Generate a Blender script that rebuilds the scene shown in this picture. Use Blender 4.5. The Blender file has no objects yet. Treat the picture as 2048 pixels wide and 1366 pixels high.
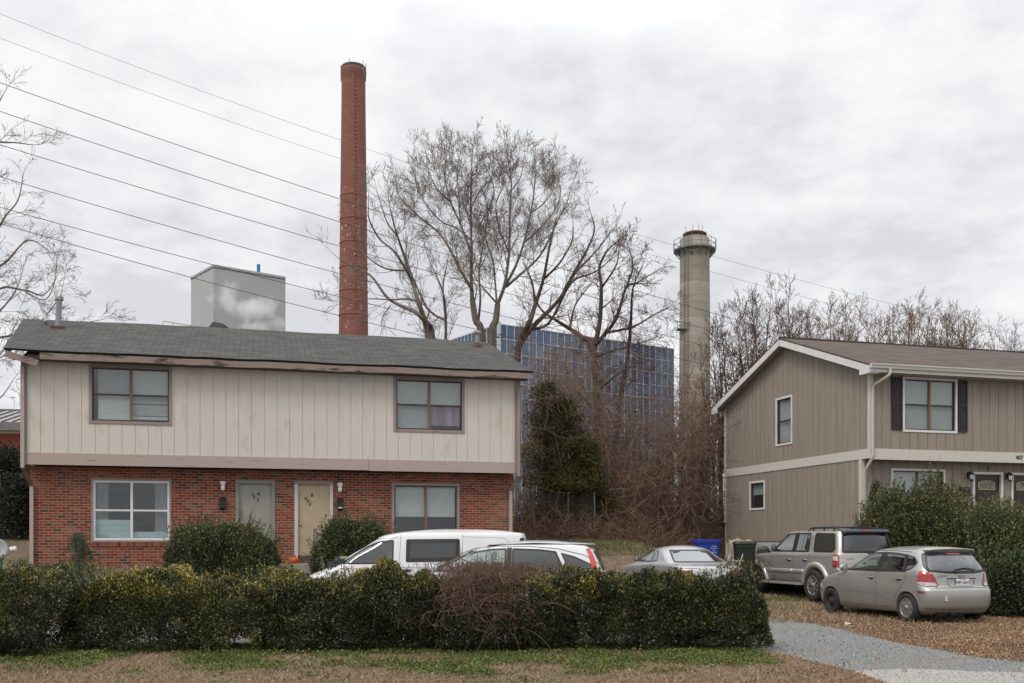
import bpy, math, random
import numpy as np
from mathutils import Vector, Matrix, noise
from mathutils.geometry import tessellate_polygon
random.seed(7); rng = np.random.default_rng(11)
S = bpy.context.scene
COL = S.collection
R = math.radians
# ---------------------------------------------------------------- camera
FPX, CXP, HOR, EYE = 1991.0, 1024.0, 1083.0, 1.65      # focal length, centre and horizon of the 2048 px wide photo
cd = bpy.data.cameras.new('camera'); cam = bpy.data.objects.new('camera', cd); COL.objects.link(cam)
cam.location = (0, 0, EYE); cam.rotation_euler = (R(90), 0, 0)
cd.sensor_width = 36; cd.lens = 36*FPX/2048; cd.shift_y = (HOR-683)/2048; cd.clip_end = 3000; cd.clip_start = .1
S.camera = cam
# ---------------------------------------------------------------- overcast sky
W = bpy.data.worlds.new('World'); S.world = W; W.use_nodes = True
nt = W.node_tree; nt.nodes.clear(); L = nt.links.new
def wn(t, **k):
    n = nt.nodes.new(t)
    for a, b in k.items(): setattr(n, a, b)
    return n
tc = wn('ShaderNodeTexCoord'); sep = wn('ShaderNodeSeparateXYZ'); L(tc.outputs['Generated'], sep.inputs[0])
def wm(op, a, b=None, clamp=False):
    n = wn('ShaderNodeMath', operation=op, use_clamp=clamp)
    for i, v in enumerate((a, b)):
        if v is None: continue
        if hasattr(v, 'links') or hasattr(v, 'is_linked'): L(v, n.inputs[i])
        else: n.inputs[i].default_value = v
    return n.outputs[0]
zz = wm('ADD', wm('MAXIMUM', sep.outputs[2], 0.0), .22)
px = wm('DIVIDE', sep.outputs[0], zz); py = wm('DIVIDE', sep.outputs[1], zz)
cmb = wn('ShaderNodeCombineXYZ'); L(px, cmb.inputs[0]); L(py, cmb.inputs[1]); cmb.inputs[2].default_value = 3.7
n1 = wn('ShaderNodeTexNoise'); n1.inputs['Scale'].default_value = 1.25; n1.inputs['Detail'].default_value = 9; n1.inputs['Roughness'].default_value = .52
n1.inputs['Distortion'].default_value = .25; L(cmb.outputs[0], n1.inputs['Vector'])
n2 = wn('ShaderNodeTexNoise'); n2.inputs['Scale'].default_value = 3.1; n2.inputs['Detail'].default_value = 8; n2.inputs['Roughness'].default_value = .62
L(cmb.outputs[0], n2.inputs['Vector'])
mixn = wm('ADD', wm('MULTIPLY', n1.outputs[0], .5), wm('MULTIPLY', n2.outputs[0], .5))
cr = wn('ShaderNodeValToRGB'); L(mixn, cr.inputs[0]); e = cr.color_ramp.elements
e[0].position = .42; e[0].color = (6.05, 6.15, 6.5, 1); e[1].position = .55; e[1].color = (8.05, 8.1, 8.15, 1)
m = e.new(.48); m.color = (7.1, 7.2, 7.4, 1)
sky = wn('ShaderNodeTexSky', sky_type='NISHITA', sun_disc=False, sun_elevation=R(48), sun_rotation=R(215), air_density=1.0, dust_density=4.0)
mx = wn('ShaderNodeMix', data_type='RGBA'); mx.inputs[0].default_value = .02
L(cr.outputs[0], mx.inputs[6]); L(sky.outputs[0], mx.inputs[7])
# a cloud layer is brighter overhead than near the horizon, and darker still towards the ground
g = wm('ADD', wm('MULTIPLY', wm('MAXIMUM', wm('SUBTRACT', sep.outputs[2], .42), 0.0), 1.7), 1.0)
vm = wn('ShaderNodeVectorMath', operation='SCALE'); L(mx.outputs[2], vm.inputs[0]); L(g, vm.inputs['Scale'])
bg = wn('ShaderNodeBackground'); bg.inputs[1].default_value = .1; L(vm.outputs[0], bg.inputs[0])
ow = wn('ShaderNodeOutputWorld'); L(bg.outputs[0], ow.inputs[0])
sl = bpy.data.lights.new('sun', 'SUN'); sl.energy = 1.1; sl.angle = R(18); sl.color = (1, .93, .84)
so = bpy.data.objects.new('sun', sl); COL.objects.link(so); so.rotation_euler = (R(42), 0, R(-35)); so.location = (0, -10, 30)
S.render.engine = 'CYCLES'
S.view_settings.view_transform = 'Standard'; S.view_settings.look = 'None'; S.view_settings.gamma = 1
S.view_settings.exposure = 0.25
S.cycles.max_bounces = 6; S.cycles.transparent_max_bounces = 12; S.cycles.volume_bounces = 4
# ================================================================ helpers
def P(u, v, y):                       # photo pixel at depth y -> world point
    return Vector(((u-CXP)/FPX*y, y, EYE+(HOR-v)/FPX*y))
def sm(a, b, x):
    t = np.clip((x-a)/(b-a), 0, 1); return t*t*(3-2*t)
def G(x, y):                          # height of the ground
    d = np.asarray(y, float)-.26*np.asarray(x, float)
    k1 = np.interp(d, [-500, 21.4, 23, 24.3, 25.4, 27.4, 29.6, 33, 46, 70, 900], [0, 0, .12, .3, .6, 1.02, 1.42, 1.72, 1.75, .6, 0])
    k2 = np.interp(d, [-500, 21.4, 23.2, 26.0, 26.9, 28, 29.6, 33, 46, 70, 900], [0, 0, .13, .19, .5, .95, 1.38, 1.72, 1.75, .6, 0])
    k3 = np.interp(d, [-500, 21.4, 23.2, 26.0, 26.8, 28, 32, 35, 40, 46, 70, 900], [0, 0, .13, .19, .48, .60, .72, 1.1, 1.6, 1.7, .6, 0])
    t = sm(-.5, 1.2, np.asarray(x, float)); q = sm(4.0, 6.2, np.asarray(x, float)); return (k1*(1-t)+k2*t)*(1-q)+k3*q
def Gs(x, y): return float(G(x, y))
MATS = {}
def mat(name, col, col2=None, rough=.7, metal=0., scale=4., stretch=(1, 1, 1), bump=0., bscale=60., bstretch=None, spec=.5, coat=0., lo=.35, hi=.65, detail=6, emit=None):
    if name in MATS: return MATS[name]
    m = bpy.data.materials.new(name); m.use_nodes = True; MATS[name] = m
    t = m.node_tree; b = t.nodes['Principled BSDF']; b.inputs['Roughness'].default_value = rough; b.inputs['Metallic'].default_value = metal
    b.inputs['Specular IOR Level'].default_value = spec; b.inputs['Coat Weight'].default_value = coat; b.inputs['Coat Roughness'].default_value = .06
    c = t.nodes.new('ShaderNodeTexCoord')
    if col2 is None: col2 = tuple(x*.82 for x in col)
    mp = t.nodes.new('ShaderNodeMapping'); mp.inputs['Scale'].default_value = stretch; t.links.new(c.outputs['Object'], mp.inputs[0])
    n = t.nodes.new('ShaderNodeTexNoise'); n.inputs['Scale'].default_value = scale; n.inputs['Detail'].default_value = detail; n.inputs['Roughness'].default_value = .6
    t.links.new(mp.outputs[0], n.inputs['Vector'])
    r = t.nodes.new('ShaderNodeValToRGB'); r.color_ramp.elements[0].position = lo; r.color_ramp.elements[1].position = hi
    r.color_ramp.elements[0].color = (*col2, 1); r.color_ramp.elements[1].color = (*col, 1)
    t.links.new(n.outputs[0], r.inputs[0]); t.links.new(r.outputs[0], b.inputs['Base Color'])
    if bump:
        mp2 = t.nodes.new('ShaderNodeMapping'); mp2.inputs['Scale'].default_value = bstretch or (1, 1, 1); t.links.new(c.outputs['Object'], mp2.inputs[0])
        n2 = t.nodes.new('ShaderNodeTexNoise'); n2.inputs['Scale'].default_value = bscale; n2.inputs['Detail'].default_value = 4
        t.links.new(mp2.outputs[0], n2.inputs['Vector'])
        bp = t.nodes.new('ShaderNodeBump'); bp.inputs['Strength'].default_value = bump; bp.inputs['Distance'].default_value = .01
        t.links.new(n2.outputs[0], bp.inputs['Height']); t.links.new(bp.outputs[0], b.inputs['Normal'])
    return m
def nodes_of(m): return m.node_tree.nodes, m.node_tree.links, m.node_tree.nodes['Principled BSDF']
def glass(name, tint=(.55, .62, .6), gloss=.12, rough=.02, density=.5, power=3.2):
    """window pane: tinted see-through sheet with a stronger mirror at grazing angles"""
    if name in MATS: return MATS[name]
    m = bpy.data.materials.new(name); m.use_nodes = True; MATS[name] = m; t = m.node_tree; t.nodes.clear()
    o = t.nodes.new('ShaderNodeOutputMaterial'); tr = t.nodes.new('ShaderNodeBsdfTransparent'); tr.inputs[0].default_value = (*tint, 1)
    gl = t.nodes.new('ShaderNodeBsdfGlossy'); gl.inputs['Roughness'].default_value = rough; gl.inputs[0].default_value = (.95, .97, 1, 1)
    lw = t.nodes.new('ShaderNodeLayerWeight'); lw.inputs[0].default_value = .5
    pw = t.nodes.new('ShaderNodeMath'); pw.operation = 'POWER'; pw.inputs[1].default_value = power; t.links.new(lw.outputs['Facing'], pw.inputs[0])
    ma = t.nodes.new('ShaderNodeMath'); ma.operation = 'MULTIPLY_ADD'; ma.inputs[1].default_value = 1-gloss; ma.inputs[2].default_value = gloss; ma.use_clamp = True
    t.links.new(pw.outputs[0], ma.inputs[0])
    n = t.nodes.new('ShaderNodeTexNoise'); n.inputs['Scale'].default_value = 1.5
    c = t.nodes.new('ShaderNodeTexCoord'); t.links.new(c.outputs['Object'], n.inputs['Vector'])
    bp = t.nodes.new('ShaderNodeBump'); bp.inputs['Strength'].default_value = .12; bp.inputs['Distance'].default_value = .05; t.links.new(n.outputs[0], bp.inputs['Height'])
    t.links.new(bp.outputs[0], gl.inputs['Normal'])
    ge = t.nodes.new('ShaderNodeNewGeometry'); iv = t.nodes.new('ShaderNodeMath'); iv.operation = 'MULTIPLY_ADD'; iv.inputs[1].default_value = -.95; iv.inputs[2].default_value = 1; t.links.new(ge.outputs['Backfacing'], iv.inputs[0]); mu = t.nodes.new('ShaderNodeMath'); mu.operation = 'MULTIPLY'; t.links.new(ma.outputs[0], mu.inputs[0]); t.links.new(iv.outputs[0], mu.inputs[1])
    mix = t.nodes.new('ShaderNodeMixShader'); t.links.new(mu.outputs[0], mix.inputs[0]); t.links.new(tr.outputs[0], mix.inputs[1]); t.links.new(gl.outputs[0], mix.inputs[2])
    t.links.new(mix.outputs[0], o.inputs[0]); return m
def tag(o, label=None, cat=None, group=None, kind=None):
    if label: o['label'] = label
    if cat: o['category'] = cat
    if group: o['group'] = group
    if kind: o['kind'] = kind
    return o
def thing(name, label, cat, loc=(0, 0, 0), rz=0., group=None):
    o = bpy.data.objects.new(name, None); COL.objects.link(o); o.location = loc; o.rotation_euler = (0, 0, rz); o.empty_display_size = .3
    return tag(o, label, cat, group)
def np_mesh(name, V, F, m, parent=None, smooth=False, attr=None, mi=None):
    """V (n,3), F (k,3|4) array or list of lists"""
    me = bpy.data.meshes.new(name)
    V = np.asarray(V, np.float32)
    if isinstance(F, np.ndarray):
        k, c = F.shape
        me.vertices.add(len(V)); me.vertices.foreach_set('co', V.ravel())
        me.loops.add(k*c); me.loops.foreach_set('vertex_index', F.astype(np.int32).ravel())
        me.polygons.add(k); me.polygons.foreach_set('loop_start', np.arange(0, k*c, c, dtype=np.int32))
        try: me.polygons.foreach_set('loop_total', np.full(k, c, np.int32))
        except Exception: pass
        me.update(calc_edges=True)
    else:
        me.from_pydata([tuple(v) for v in V.tolist()], [], [list(f) for f in F]); me.update()
    if attr is not None:
        a = me.attributes.new('rnd', 'FLOAT', 'FACE'); a.data.foreach_set('value', np.asarray(attr, np.float32))
    for x in (m if isinstance(m, (list, tuple)) else [m]): me.materials.append(x)
    if mi is not None: me.polygons.foreach_set('material_index', np.asarray(mi, np.int32))
    if smooth: me.polygons.foreach_set('use_smooth', np.ones(len(me.polygons), bool))
    o = bpy.data.objects.new(name, me); COL.objects.link(o)
    if parent is not None: o.parent = parent
    return o
class MB:
    def __init__(s): s.v = []; s.f = []; s.mi = []; s.cur = 0; s.sm = []
    def add(s, vs, fs, smooth=False):
        o = len(s.v); s.v += [tuple(x) for x in vs]; s.f += [[i+o for i in f] for f in fs]; s.mi += [s.cur]*len(fs); s.sm += [smooth]*len(fs); return s
    def box(s, x0, x1, y0, y1, z0, z1, M=None):
        v = [(x, y, z) for x in (x0, x1) for y in (y0, y1) for z in (z0, z1)]
        if M is not None: v = [M @ Vector(p) for p in v]
        return s.add(v, [(0, 1, 3, 2), (4, 6, 7, 5), (0, 4, 5, 1), (2, 3, 7, 6), (0, 2, 6, 4), (1, 5, 7, 3)])
    def beam(s, a, b, w, h, up=(0, 0, 1)):
        a = Vector(a); b = Vector(b); d = (b-a).normalized(); sd = d.cross(Vector(up)).normalized(); u = sd.cross(d)
        v = [p+sd*w/2*i+u*h/2*j for p in (a, b) for i in (-1, 1) for j in (-1, 1)]
        return s.add(v, [(0, 1, 3, 2), (4, 6, 7, 5), (0, 4, 5, 1), (2, 3, 7, 6), (0, 2, 6, 4), (1, 5, 7, 3)])
    def prism(s, pts, vec, smooth=False):
        n = len(pts); vec = Vector(vec); a = [Vector(p) for p in pts]
        return s.add(a+[p+vec for p in a], [list(range(n))[::-1], list(range(n, 2*n))]+[(i, (i+1) % n, (i+1) % n+n, i+n) for i in range(n)])
    def tube(s, pts, r, n=8, cap=True):
        pts = [Vector(p) for p in pts]; rs = r if isinstance(r, (list, tuple)) else [r]*len(pts); vs = []; fs = []
        t0 = (pts[1]-pts[0]).normalized(); ref = Vector((0, 0, 1)) if abs(t0.z) < .9 else Vector((1, 0, 0)); a = t0.cross(ref).normalized()
        for i, p in enumerate(pts):
            t = (pts[min(i+1, len(pts)-1)]-pts[max(i-1, 0)]).normalized(); a = (a-t*a.dot(t)).normalized(); b = t.cross(a)
            for k in range(n):
                q = 2*math.pi*k/n; vs.append(p+(a*math.cos(q)+b*math.sin(q))*rs[i])
        for i in range(len(pts)-1):
            for k in range(n): fs.append((i*n+k, i*n+(k+1) % n, (i+1)*n+(k+1) % n, (i+1)*n+k))
        s.add(vs, fs, True)
        if cap: s.add(vs[:n], [list(range(n))[::-1]]); s.add(vs[-n:], [list(range(n))])
        return s
    def lathe(s, prof, n=24, M=None, cap=True, smooth=True):        # prof [(r,z)]
        vs = []; fs = []
        for r, z in prof:
            for k in range(n):
                q = 2*math.pi*k/n; p = Vector((r*math.cos(q), r*math.sin(q), z)); vs.append(M @ p if M else p)
        for i in range(len(prof)-1):
            for k in range(n): fs.append((i*n+k, i*n+(k+1) % n, (i+1)*n+(k+1) % n, (i+1)*n+k))
        s.add(vs, fs, smooth)
        if cap:
            if prof[0][0] > 1e-4: s.add(vs[:n], [list(range(n))[::-1]])
            if prof[-1][0] > 1e-4: s.add(vs[-n:], [list(range(n))])
        return s
    def ball(s, c, r, n=12, sc=(1, 1, 1)):
        c = Vector(c); prof = [(math.sin(math.pi*i/n), -math.cos(math.pi*i/n)) for i in range(n+1)]
        M = Matrix.Translation(c) @ Matrix.Diagonal((r*sc[0], r*sc[1], r*sc[2], 1)); return s.lathe([(max(a, 1e-5), b) for a, b in prof], n+4, M, cap=False)
    def build(s, name, m, parent=None):
        me = bpy.data.meshes.new(name); me.from_pydata(s.v, [], s.f); me.update()
        for x in (m if isinstance(m, (list, tuple)) else [m]): me.materials.append(x)
        me.polygons.foreach_set('material_index', np.array(s.mi, np.int32)); me.polygons.foreach_set('use_smooth', np.array(s.sm, bool))
        o = bpy.data.objects.new(name, me); COL.objects.link(o)
        if parent is not None: o.parent = parent
        return o
def frame4(mb, x0, x1, z0, z1, w, y0, y1, wb=None, wt=None):       # picture-frame of four boxes in the xz plane
    wb = wb or w; wt = wt or w
    mb.box(x0, x1, y0, y1, z1-wt, z1); mb.box(x0, x1, y0, y1, z0, z0+wb); mb.box(x0, x0+w, y0, y1, z0+wb, z1-wt); mb.box(x1-w, x1, y0, y1, z0+wb, z1-wt); return mb
def wall_panel(strips, z0, z1, holes=(), topf=None, depth=.0):
    """wall in the xz plane looking to -y; strips [(xa,xb,recess)], holes [(xa,xb,za,zb,reveal)], topf(x) optional top outline"""
    mb = MB(); cuts = set()
    for h in holes: cuts |= {h[0], h[1]}
    prev = None
    for xa, xb, rc in strips:
        xs = [xa]+sorted(c for c in cuts if xa < c < xb)+[xb]
        for a, b in zip(xs[:-1], xs[1:]):
            mid = (a+b)/2; hz = sorted((h[2], h[3]) for h in holes if h[0] <= mid <= h[1])
            zs = [z0]; [zs.extend(q) for q in hz]; zt = z1
            for i in range(0, len(zs), 2):
                lo = zs[i]; hi = zs[i+1] if i+1 < len(zs) else None
                if hi is None:
                    ta, tb = (topf(a), topf(b)) if topf else (z1, z1)
                    if min(ta, tb) <= lo+1e-4: continue
                    mb.add([(a, rc, lo), (b, rc, lo), (b, rc, tb), (a, rc, ta)], [(0, 1, 2, 3)])
                else: mb.add([(a, rc, lo), (b, rc, lo), (b, rc, hi), (a, rc, hi)], [(0, 1, 2, 3)])
        if prev is not None and abs(prev-rc) > 1e-6:
            t = topf(xa) if topf else z1; hz = sorted((h[2], h[3]) for h in holes if h[0] < xa < h[1]); zs = [z0]; [zs.extend(q) for q in hz]; zs.append(t)
            for lo_, hi_ in zip(zs[::2], zs[1::2]): mb.add([(xa, prev, lo_), (xa, rc, lo_), (xa, rc, hi_), (xa, prev, hi_)], [(0, 1, 2, 3)])
        prev = rc
    for xa, xb, za, zb, rv in holes:
        mb.add([(xa, 0, za), (xb, 0, za), (xb, 0, zb), (xa, 0, zb), (xa, rv, za), (xb, rv, za), (xb, rv, zb), (xa, rv, zb)], [(0, 4, 5, 1), (1, 5, 6, 2), (2, 6, 7, 3), (3, 7, 4, 0)])
    return mb
def boards(x0, x1, step, gap=.012, rec=.011, jit=.0, rnd=random):
    out = []; x = x0
    while x < x1-1e-3:
        nx = min(x+step+(rnd.uniform(-jit, jit)), x1)
        if x1-nx < .03: nx = x1
        out.append((x, max(nx-gap, x+.004), 0.))
        if nx < x1: out.append((max(nx-gap, x+.004), nx, rec))
        else: out[-1] = (x, x1, 0.)
        x = nx
    return out
_fc = {}
def text(name, body, size, m, parent, M, depth=.004, bold=False):
    cu = bpy.data.curves.new(name, 'FONT'); cu.body = body; cu.size = size; cu.extrude = depth; cu.align_x = 'CENTER'; cu.align_y = 'CENTER'
    if bold: cu.offset = size*.02
    o = bpy.data.objects.new(name, cu); COL.objects.link(o); dg = bpy.context.evaluated_depsgraph_get(); dg.update()
    me = bpy.data.meshes.new_from_object(o.evaluated_get(dg)); bpy.data.objects.remove(o)
    me.name = name; me.materials.clear(); me.materials.append(m); o = bpy.data.objects.new(name, me); COL.objects.link(o)
    if parent is not None: o.parent = parent
    me.transform(M); return o
def segs_mesh(name, A, B, ra, rb, m, parent, n=4, attr=None):
    A = np.asarray(A, float); B = np.asarray(B, float); ra = np.asarray(ra, float); rb = np.asarray(rb, float)
    d = B-A; ln = np.linalg.norm(d, axis=1, keepdims=True); d = d/np.maximum(ln, 1e-6)
    ref = np.where(np.abs(d[:, 2:3]) < .9, np.array([[0, 0, 1.]]), np.array([[1., 0, 0]])); a = np.cross(d, ref); a /= np.linalg.norm(a, axis=1, keepdims=True); b = np.cross(d, a)
    k = len(A); V = np.zeros((k, 2*n, 3))
    for i in range(n):
        q = 2*math.pi*i/n; o = a*math.cos(q)+b*math.sin(q)
        V[:, i] = A+o*ra[:, None]; V[:, n+i] = B+o*rb[:, None]
    base = (np.arange(k)*2*n)[:, None]
    F = np.concatenate([base+np.array([[i, (i+1) % n, (i+1) % n+n, i+n]]) for i in range(n)], 0)
    return np_mesh(name, V.reshape(-1, 3), F, m, parent, smooth=True)
def attr_mat(name, stops, rough=.6, spec=.4, nscale=0, trans=0., metal=0):
    if name in MATS: return MATS[name]
    m = bpy.data.materials.new(name); m.use_nodes = True; MATS[name] = m; N, Lk, b = nodes_of(m); b.inputs['Roughness'].default_value = rough; b.inputs['Specular IOR Level'].default_value = spec
    a = N.new('ShaderNodeAttribute'); a.attribute_name = 'rnd'; r = N.new('ShaderNodeValToRGB'); e = r.color_ramp.elements
    e[0].position = stops[0][0]; e[0].color = (*stops[0][1], 1); e[1].position = stops[-1][0]; e[1].color = (*stops[-1][1], 1)
    for p, c in stops[1:-1]: x = e.new(p); x.color = (*c, 1)
    Lk.new(a.outputs['Fac'], r.inputs[0]); Lk.new(r.outputs[0], b.inputs['Base Color'])
    if trans: b.inputs['Transmission Weight'].default_value = 0
    return m
def unit(a): return a/np.maximum(np.linalg.norm(a, axis=-1, keepdims=True), 1e-9)
def leaf_mesh(name, Pc, size, col, m, parent, aspect=.5, up=.35, out=None, fold=.12, droop=0.):
    N = len(Pc); d = rng.normal(size=(N, 3)); d = unit(d)
    if out is not None: d = d+out*.8
    d[:, 2] += up-droop; d = unit(d); s = unit(np.cross(d, rng.normal(size=(N, 3)))); n = np.cross(d, s); L_ = np.asarray(size)[:, None]
    V = np.stack([Pc, Pc+d*L_*.5+s*L_*aspect/2+n*L_*fold, Pc+d*L_, Pc+d*L_*.5-s*L_*aspect/2+n*L_*fold], 1).reshape(-1, 3)
    F = np.arange(N*4).reshape(N, 4); return np_mesh(name, V, F, m, parent, attr=np.clip(col, 0, 1))
# ================================================================ ground, driveway
def nonuni(a, b, lo, hi, fine, coarse):
    return np.array(sorted(set(np.round(np.concatenate([np.arange(a, lo, coarse), np.arange(lo, hi, fine), np.arange(hi, b+1, coarse)]), 3))))
gx = nonuni(-400, 400, -26, 30, .4, 12); gy = nonuni(-60, 900, 9, 60, .4, 12)
X, Y = np.meshgrid(gx, gy); Z = G(X, Y)
Z = Z+np.where(Z > .02, 1, 0)*np.array([[noise.noise((x*.5, y*.5, 0))*.05 for x in gx] for y in gy])
V = np.stack([X, Y, Z], -1).reshape(-1, 3); ny, nx_ = X.shape
idx = np.arange(ny*nx_).reshape(ny, nx_)
F = np.stack([idx[:-1, :-1], idx[:-1, 1:], idx[1:, 1:], idx[1:, :-1]], -1).reshape(-1, 4)
mg = mat('dry lawn', (.21, .15, .10), (.10, .065, .04), rough=.95, scale=9, bump=.8, bscale=45, detail=10)
N, Lk, b = nodes_of(mg)                                   # green patches in the dormant turf
c = [n for n in N if n.type == 'TEX_COORD'][0]; n = N.new('ShaderNodeTexNoise'); n.inputs['Scale'].default_value = .55; n.inputs['Detail'].default_value = 7; Lk.new(c.outputs['Object'], n.inputs['Vector'])
r = N.new('ShaderNodeValToRGB'); r.color_ramp.elements[0].position = .50; r.color_ramp.elements[1].position = .62; Lk.new(n.outputs[0], r.inputs[0])
mx = N.new('ShaderNodeMix'); mx.data_type = 'RGBA'; mx.inputs[7].default_value = (.055, .085, .022, 1)
old = b.inputs['Base Color'].links[0].from_socket; Lk.new(old, mx.inputs[6]); Lk.new(r.outputs[0], mx.inputs[0]); Lk.new(mx.outputs[2], b.inputs['Base Color'])
tag(np_mesh('ground', V, F, mg, smooth=True), kind='structure')
def gp(u, v): y = FPX*EYE/(v-HOR); return ((u-CXP)/FPX*y, y)
def rough_poly(pts, step=.12, amp=.10, seed=0):
    out = []
    for (x0, y0), (x1, y1) in zip(pts, pts[1:]+pts[:1]):
        n = max(1, int(math.hypot(x1-x0, y1-y0)/step))
        for i in range(n):
            t = i/n; x = x0+(x1-x0)*t; y = y0+(y1-y0)*t
            out.append((x+noise.noise((x*1.7, y*1.7, seed))*amp*2+noise.noise((x*7, y*7, seed))*amp, y+noise.noise((x*1.7, y*1.7, seed+9))*amp*2+noise.noise((x*7, y*7, seed+5))*amp))
    return out
def sheet(name, pts, z, m):
    v = [Vector((x, y, 0)) for x, y in pts]; tr = tessellate_polygon([v])
    F = np.array([t if (v[t[1]]-v[t[0]]).cross(v[t[2]]-v[t[0]]).z > 0 else t[::-1] for t in tr])
    return np_mesh(name, [(x, y, z) for x, y in pts], F, m)
mgr = mat('blue grey gravel', (.235, .25, .25), (.13, .14, .14), rough=.95, scale=60, lo=.3, hi=.7, bump=1.0, bscale=110, detail=8)
N, Lk, b = nodes_of(mgr); c = [n for n in N if n.type == 'TEX_COORD'][0]      # worn sandy tracks through the gravel
n = N.new('ShaderNodeTexNoise'); n.inputs['Scale'].default_value = .9; n.inputs['Detail'].default_value = 9; mp = N.new('ShaderNodeMapping'); mp.inputs['Scale'].default_value = (.5, 1.6, 1); Lk.new(c.outputs['Object'], mp.inputs[0]); Lk.new(mp.outputs[0], n.inputs['Vector'])
r = N.new('ShaderNodeValToRGB'); r.color_ramp.elements[0].position = .48; r.color_ramp.elements[1].position = .66; Lk.new(n.outputs[0], r.inputs[0])
mx = N.new('ShaderNodeMix'); mx.data_type = 'RGBA'; mx.inputs[7].default_value = (.21, .175, .14, 1); old = b.inputs['Base Color'].links[0].from_socket; Lk.new(old, mx.inputs[6]); Lk.new(r.outputs[0], mx.inputs[0]); Lk.new(mx.outputs[2], b.inputs['Base Color'])
drive = [gp(1500, 1302), gp(1560, 1309), gp(1640, 1329), gp(1700, 1344), gp(1780, 1372), gp(1850, 1420), (16, 9.4), (16, 13.6), gp(2048, 1324), gp(1960, 1316), gp(1880, 1301), gp(1800, 1287), gp(1740, 1274), gp(1690, 1262), gp(1620, 1247), gp(1540, 1236), (4.2, 21.6), (1, 21.2), (-3, 20.2), (-8, 19.0), (-13, 17.8), (-13, 15.9), (-6, 16.3), (0, 16.4), (3.6, 16.2)]
tag(sheet('driveway', rough_poly(drive), .004, mgr), kind='structure')
map_ = mat('pale apron', (.42, .39, .355), (.30, .275, .25), rough=.9, scale=22, bump=.5, bscale=90, detail=10)
tag(sheet('driveway_apron', rough_poly([gp(1690, 1344), gp(1800, 1338), gp(1900, 1341), gp(2048, 1347), (17, 12.4), (17, 8.2), (3.4, 8.2), gp(1790, 1374), gp(1745, 1358)], .1, .03, 4), .008, map_), kind='structure')
tag(sheet('road', [(-60, -20), (60, -20), (60, 9.2), (17, 9.2), (17, 8.6), (-60, 8.6)], .012, mat('asphalt', (.06, .06, .06), (.045, .045, .045), rough=.9, scale=30, bump=.4)), kind='structure')
# ================================================================ houses
class Pl:
    def __init__(s, ox, oy, yaw): s.o = (ox, oy); s.c = math.cos(yaw); s.s = math.sin(yaw); s.yaw = yaw
    def loc(s, u, v, off=0.):                 # photo pixel -> (distance along the front, height) on the plane at depth `off`
        r = (u-CXP)/FPX; ox = s.o[0]-s.s*off; oy = s.o[1]+s.c*off
        t = (r*oy-ox)/(s.c-r*s.s); Y = oy+t*s.s; return t, EYE+(HOR-v)/FPX*Y
    def side(s, u, v, off=0.):                # the same on the left flank
        r = (u-CXP)/FPX; ox = s.o[0]+s.c*off; oy = s.o[1]+s.s*off
        t = (ox-r*oy)/(r*s.c+s.s); Y = oy+t*s.c; return t, EYE+(HOR-v)/FPX*Y
    def rect(s, u0, u1, vtl, vtr, vbl, vbr, off=0., f=None):
        f = f or s.loc; a = f(u0, vtl, off); b = f(u1, vtr, off); c = f(u0, vbl, off); d = f(u1, vbr, off)
        return min(a[0], b[0]), max(a[0], b[0]), (c[1]+d[1])/2, (a[1]+b[1])/2
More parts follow.
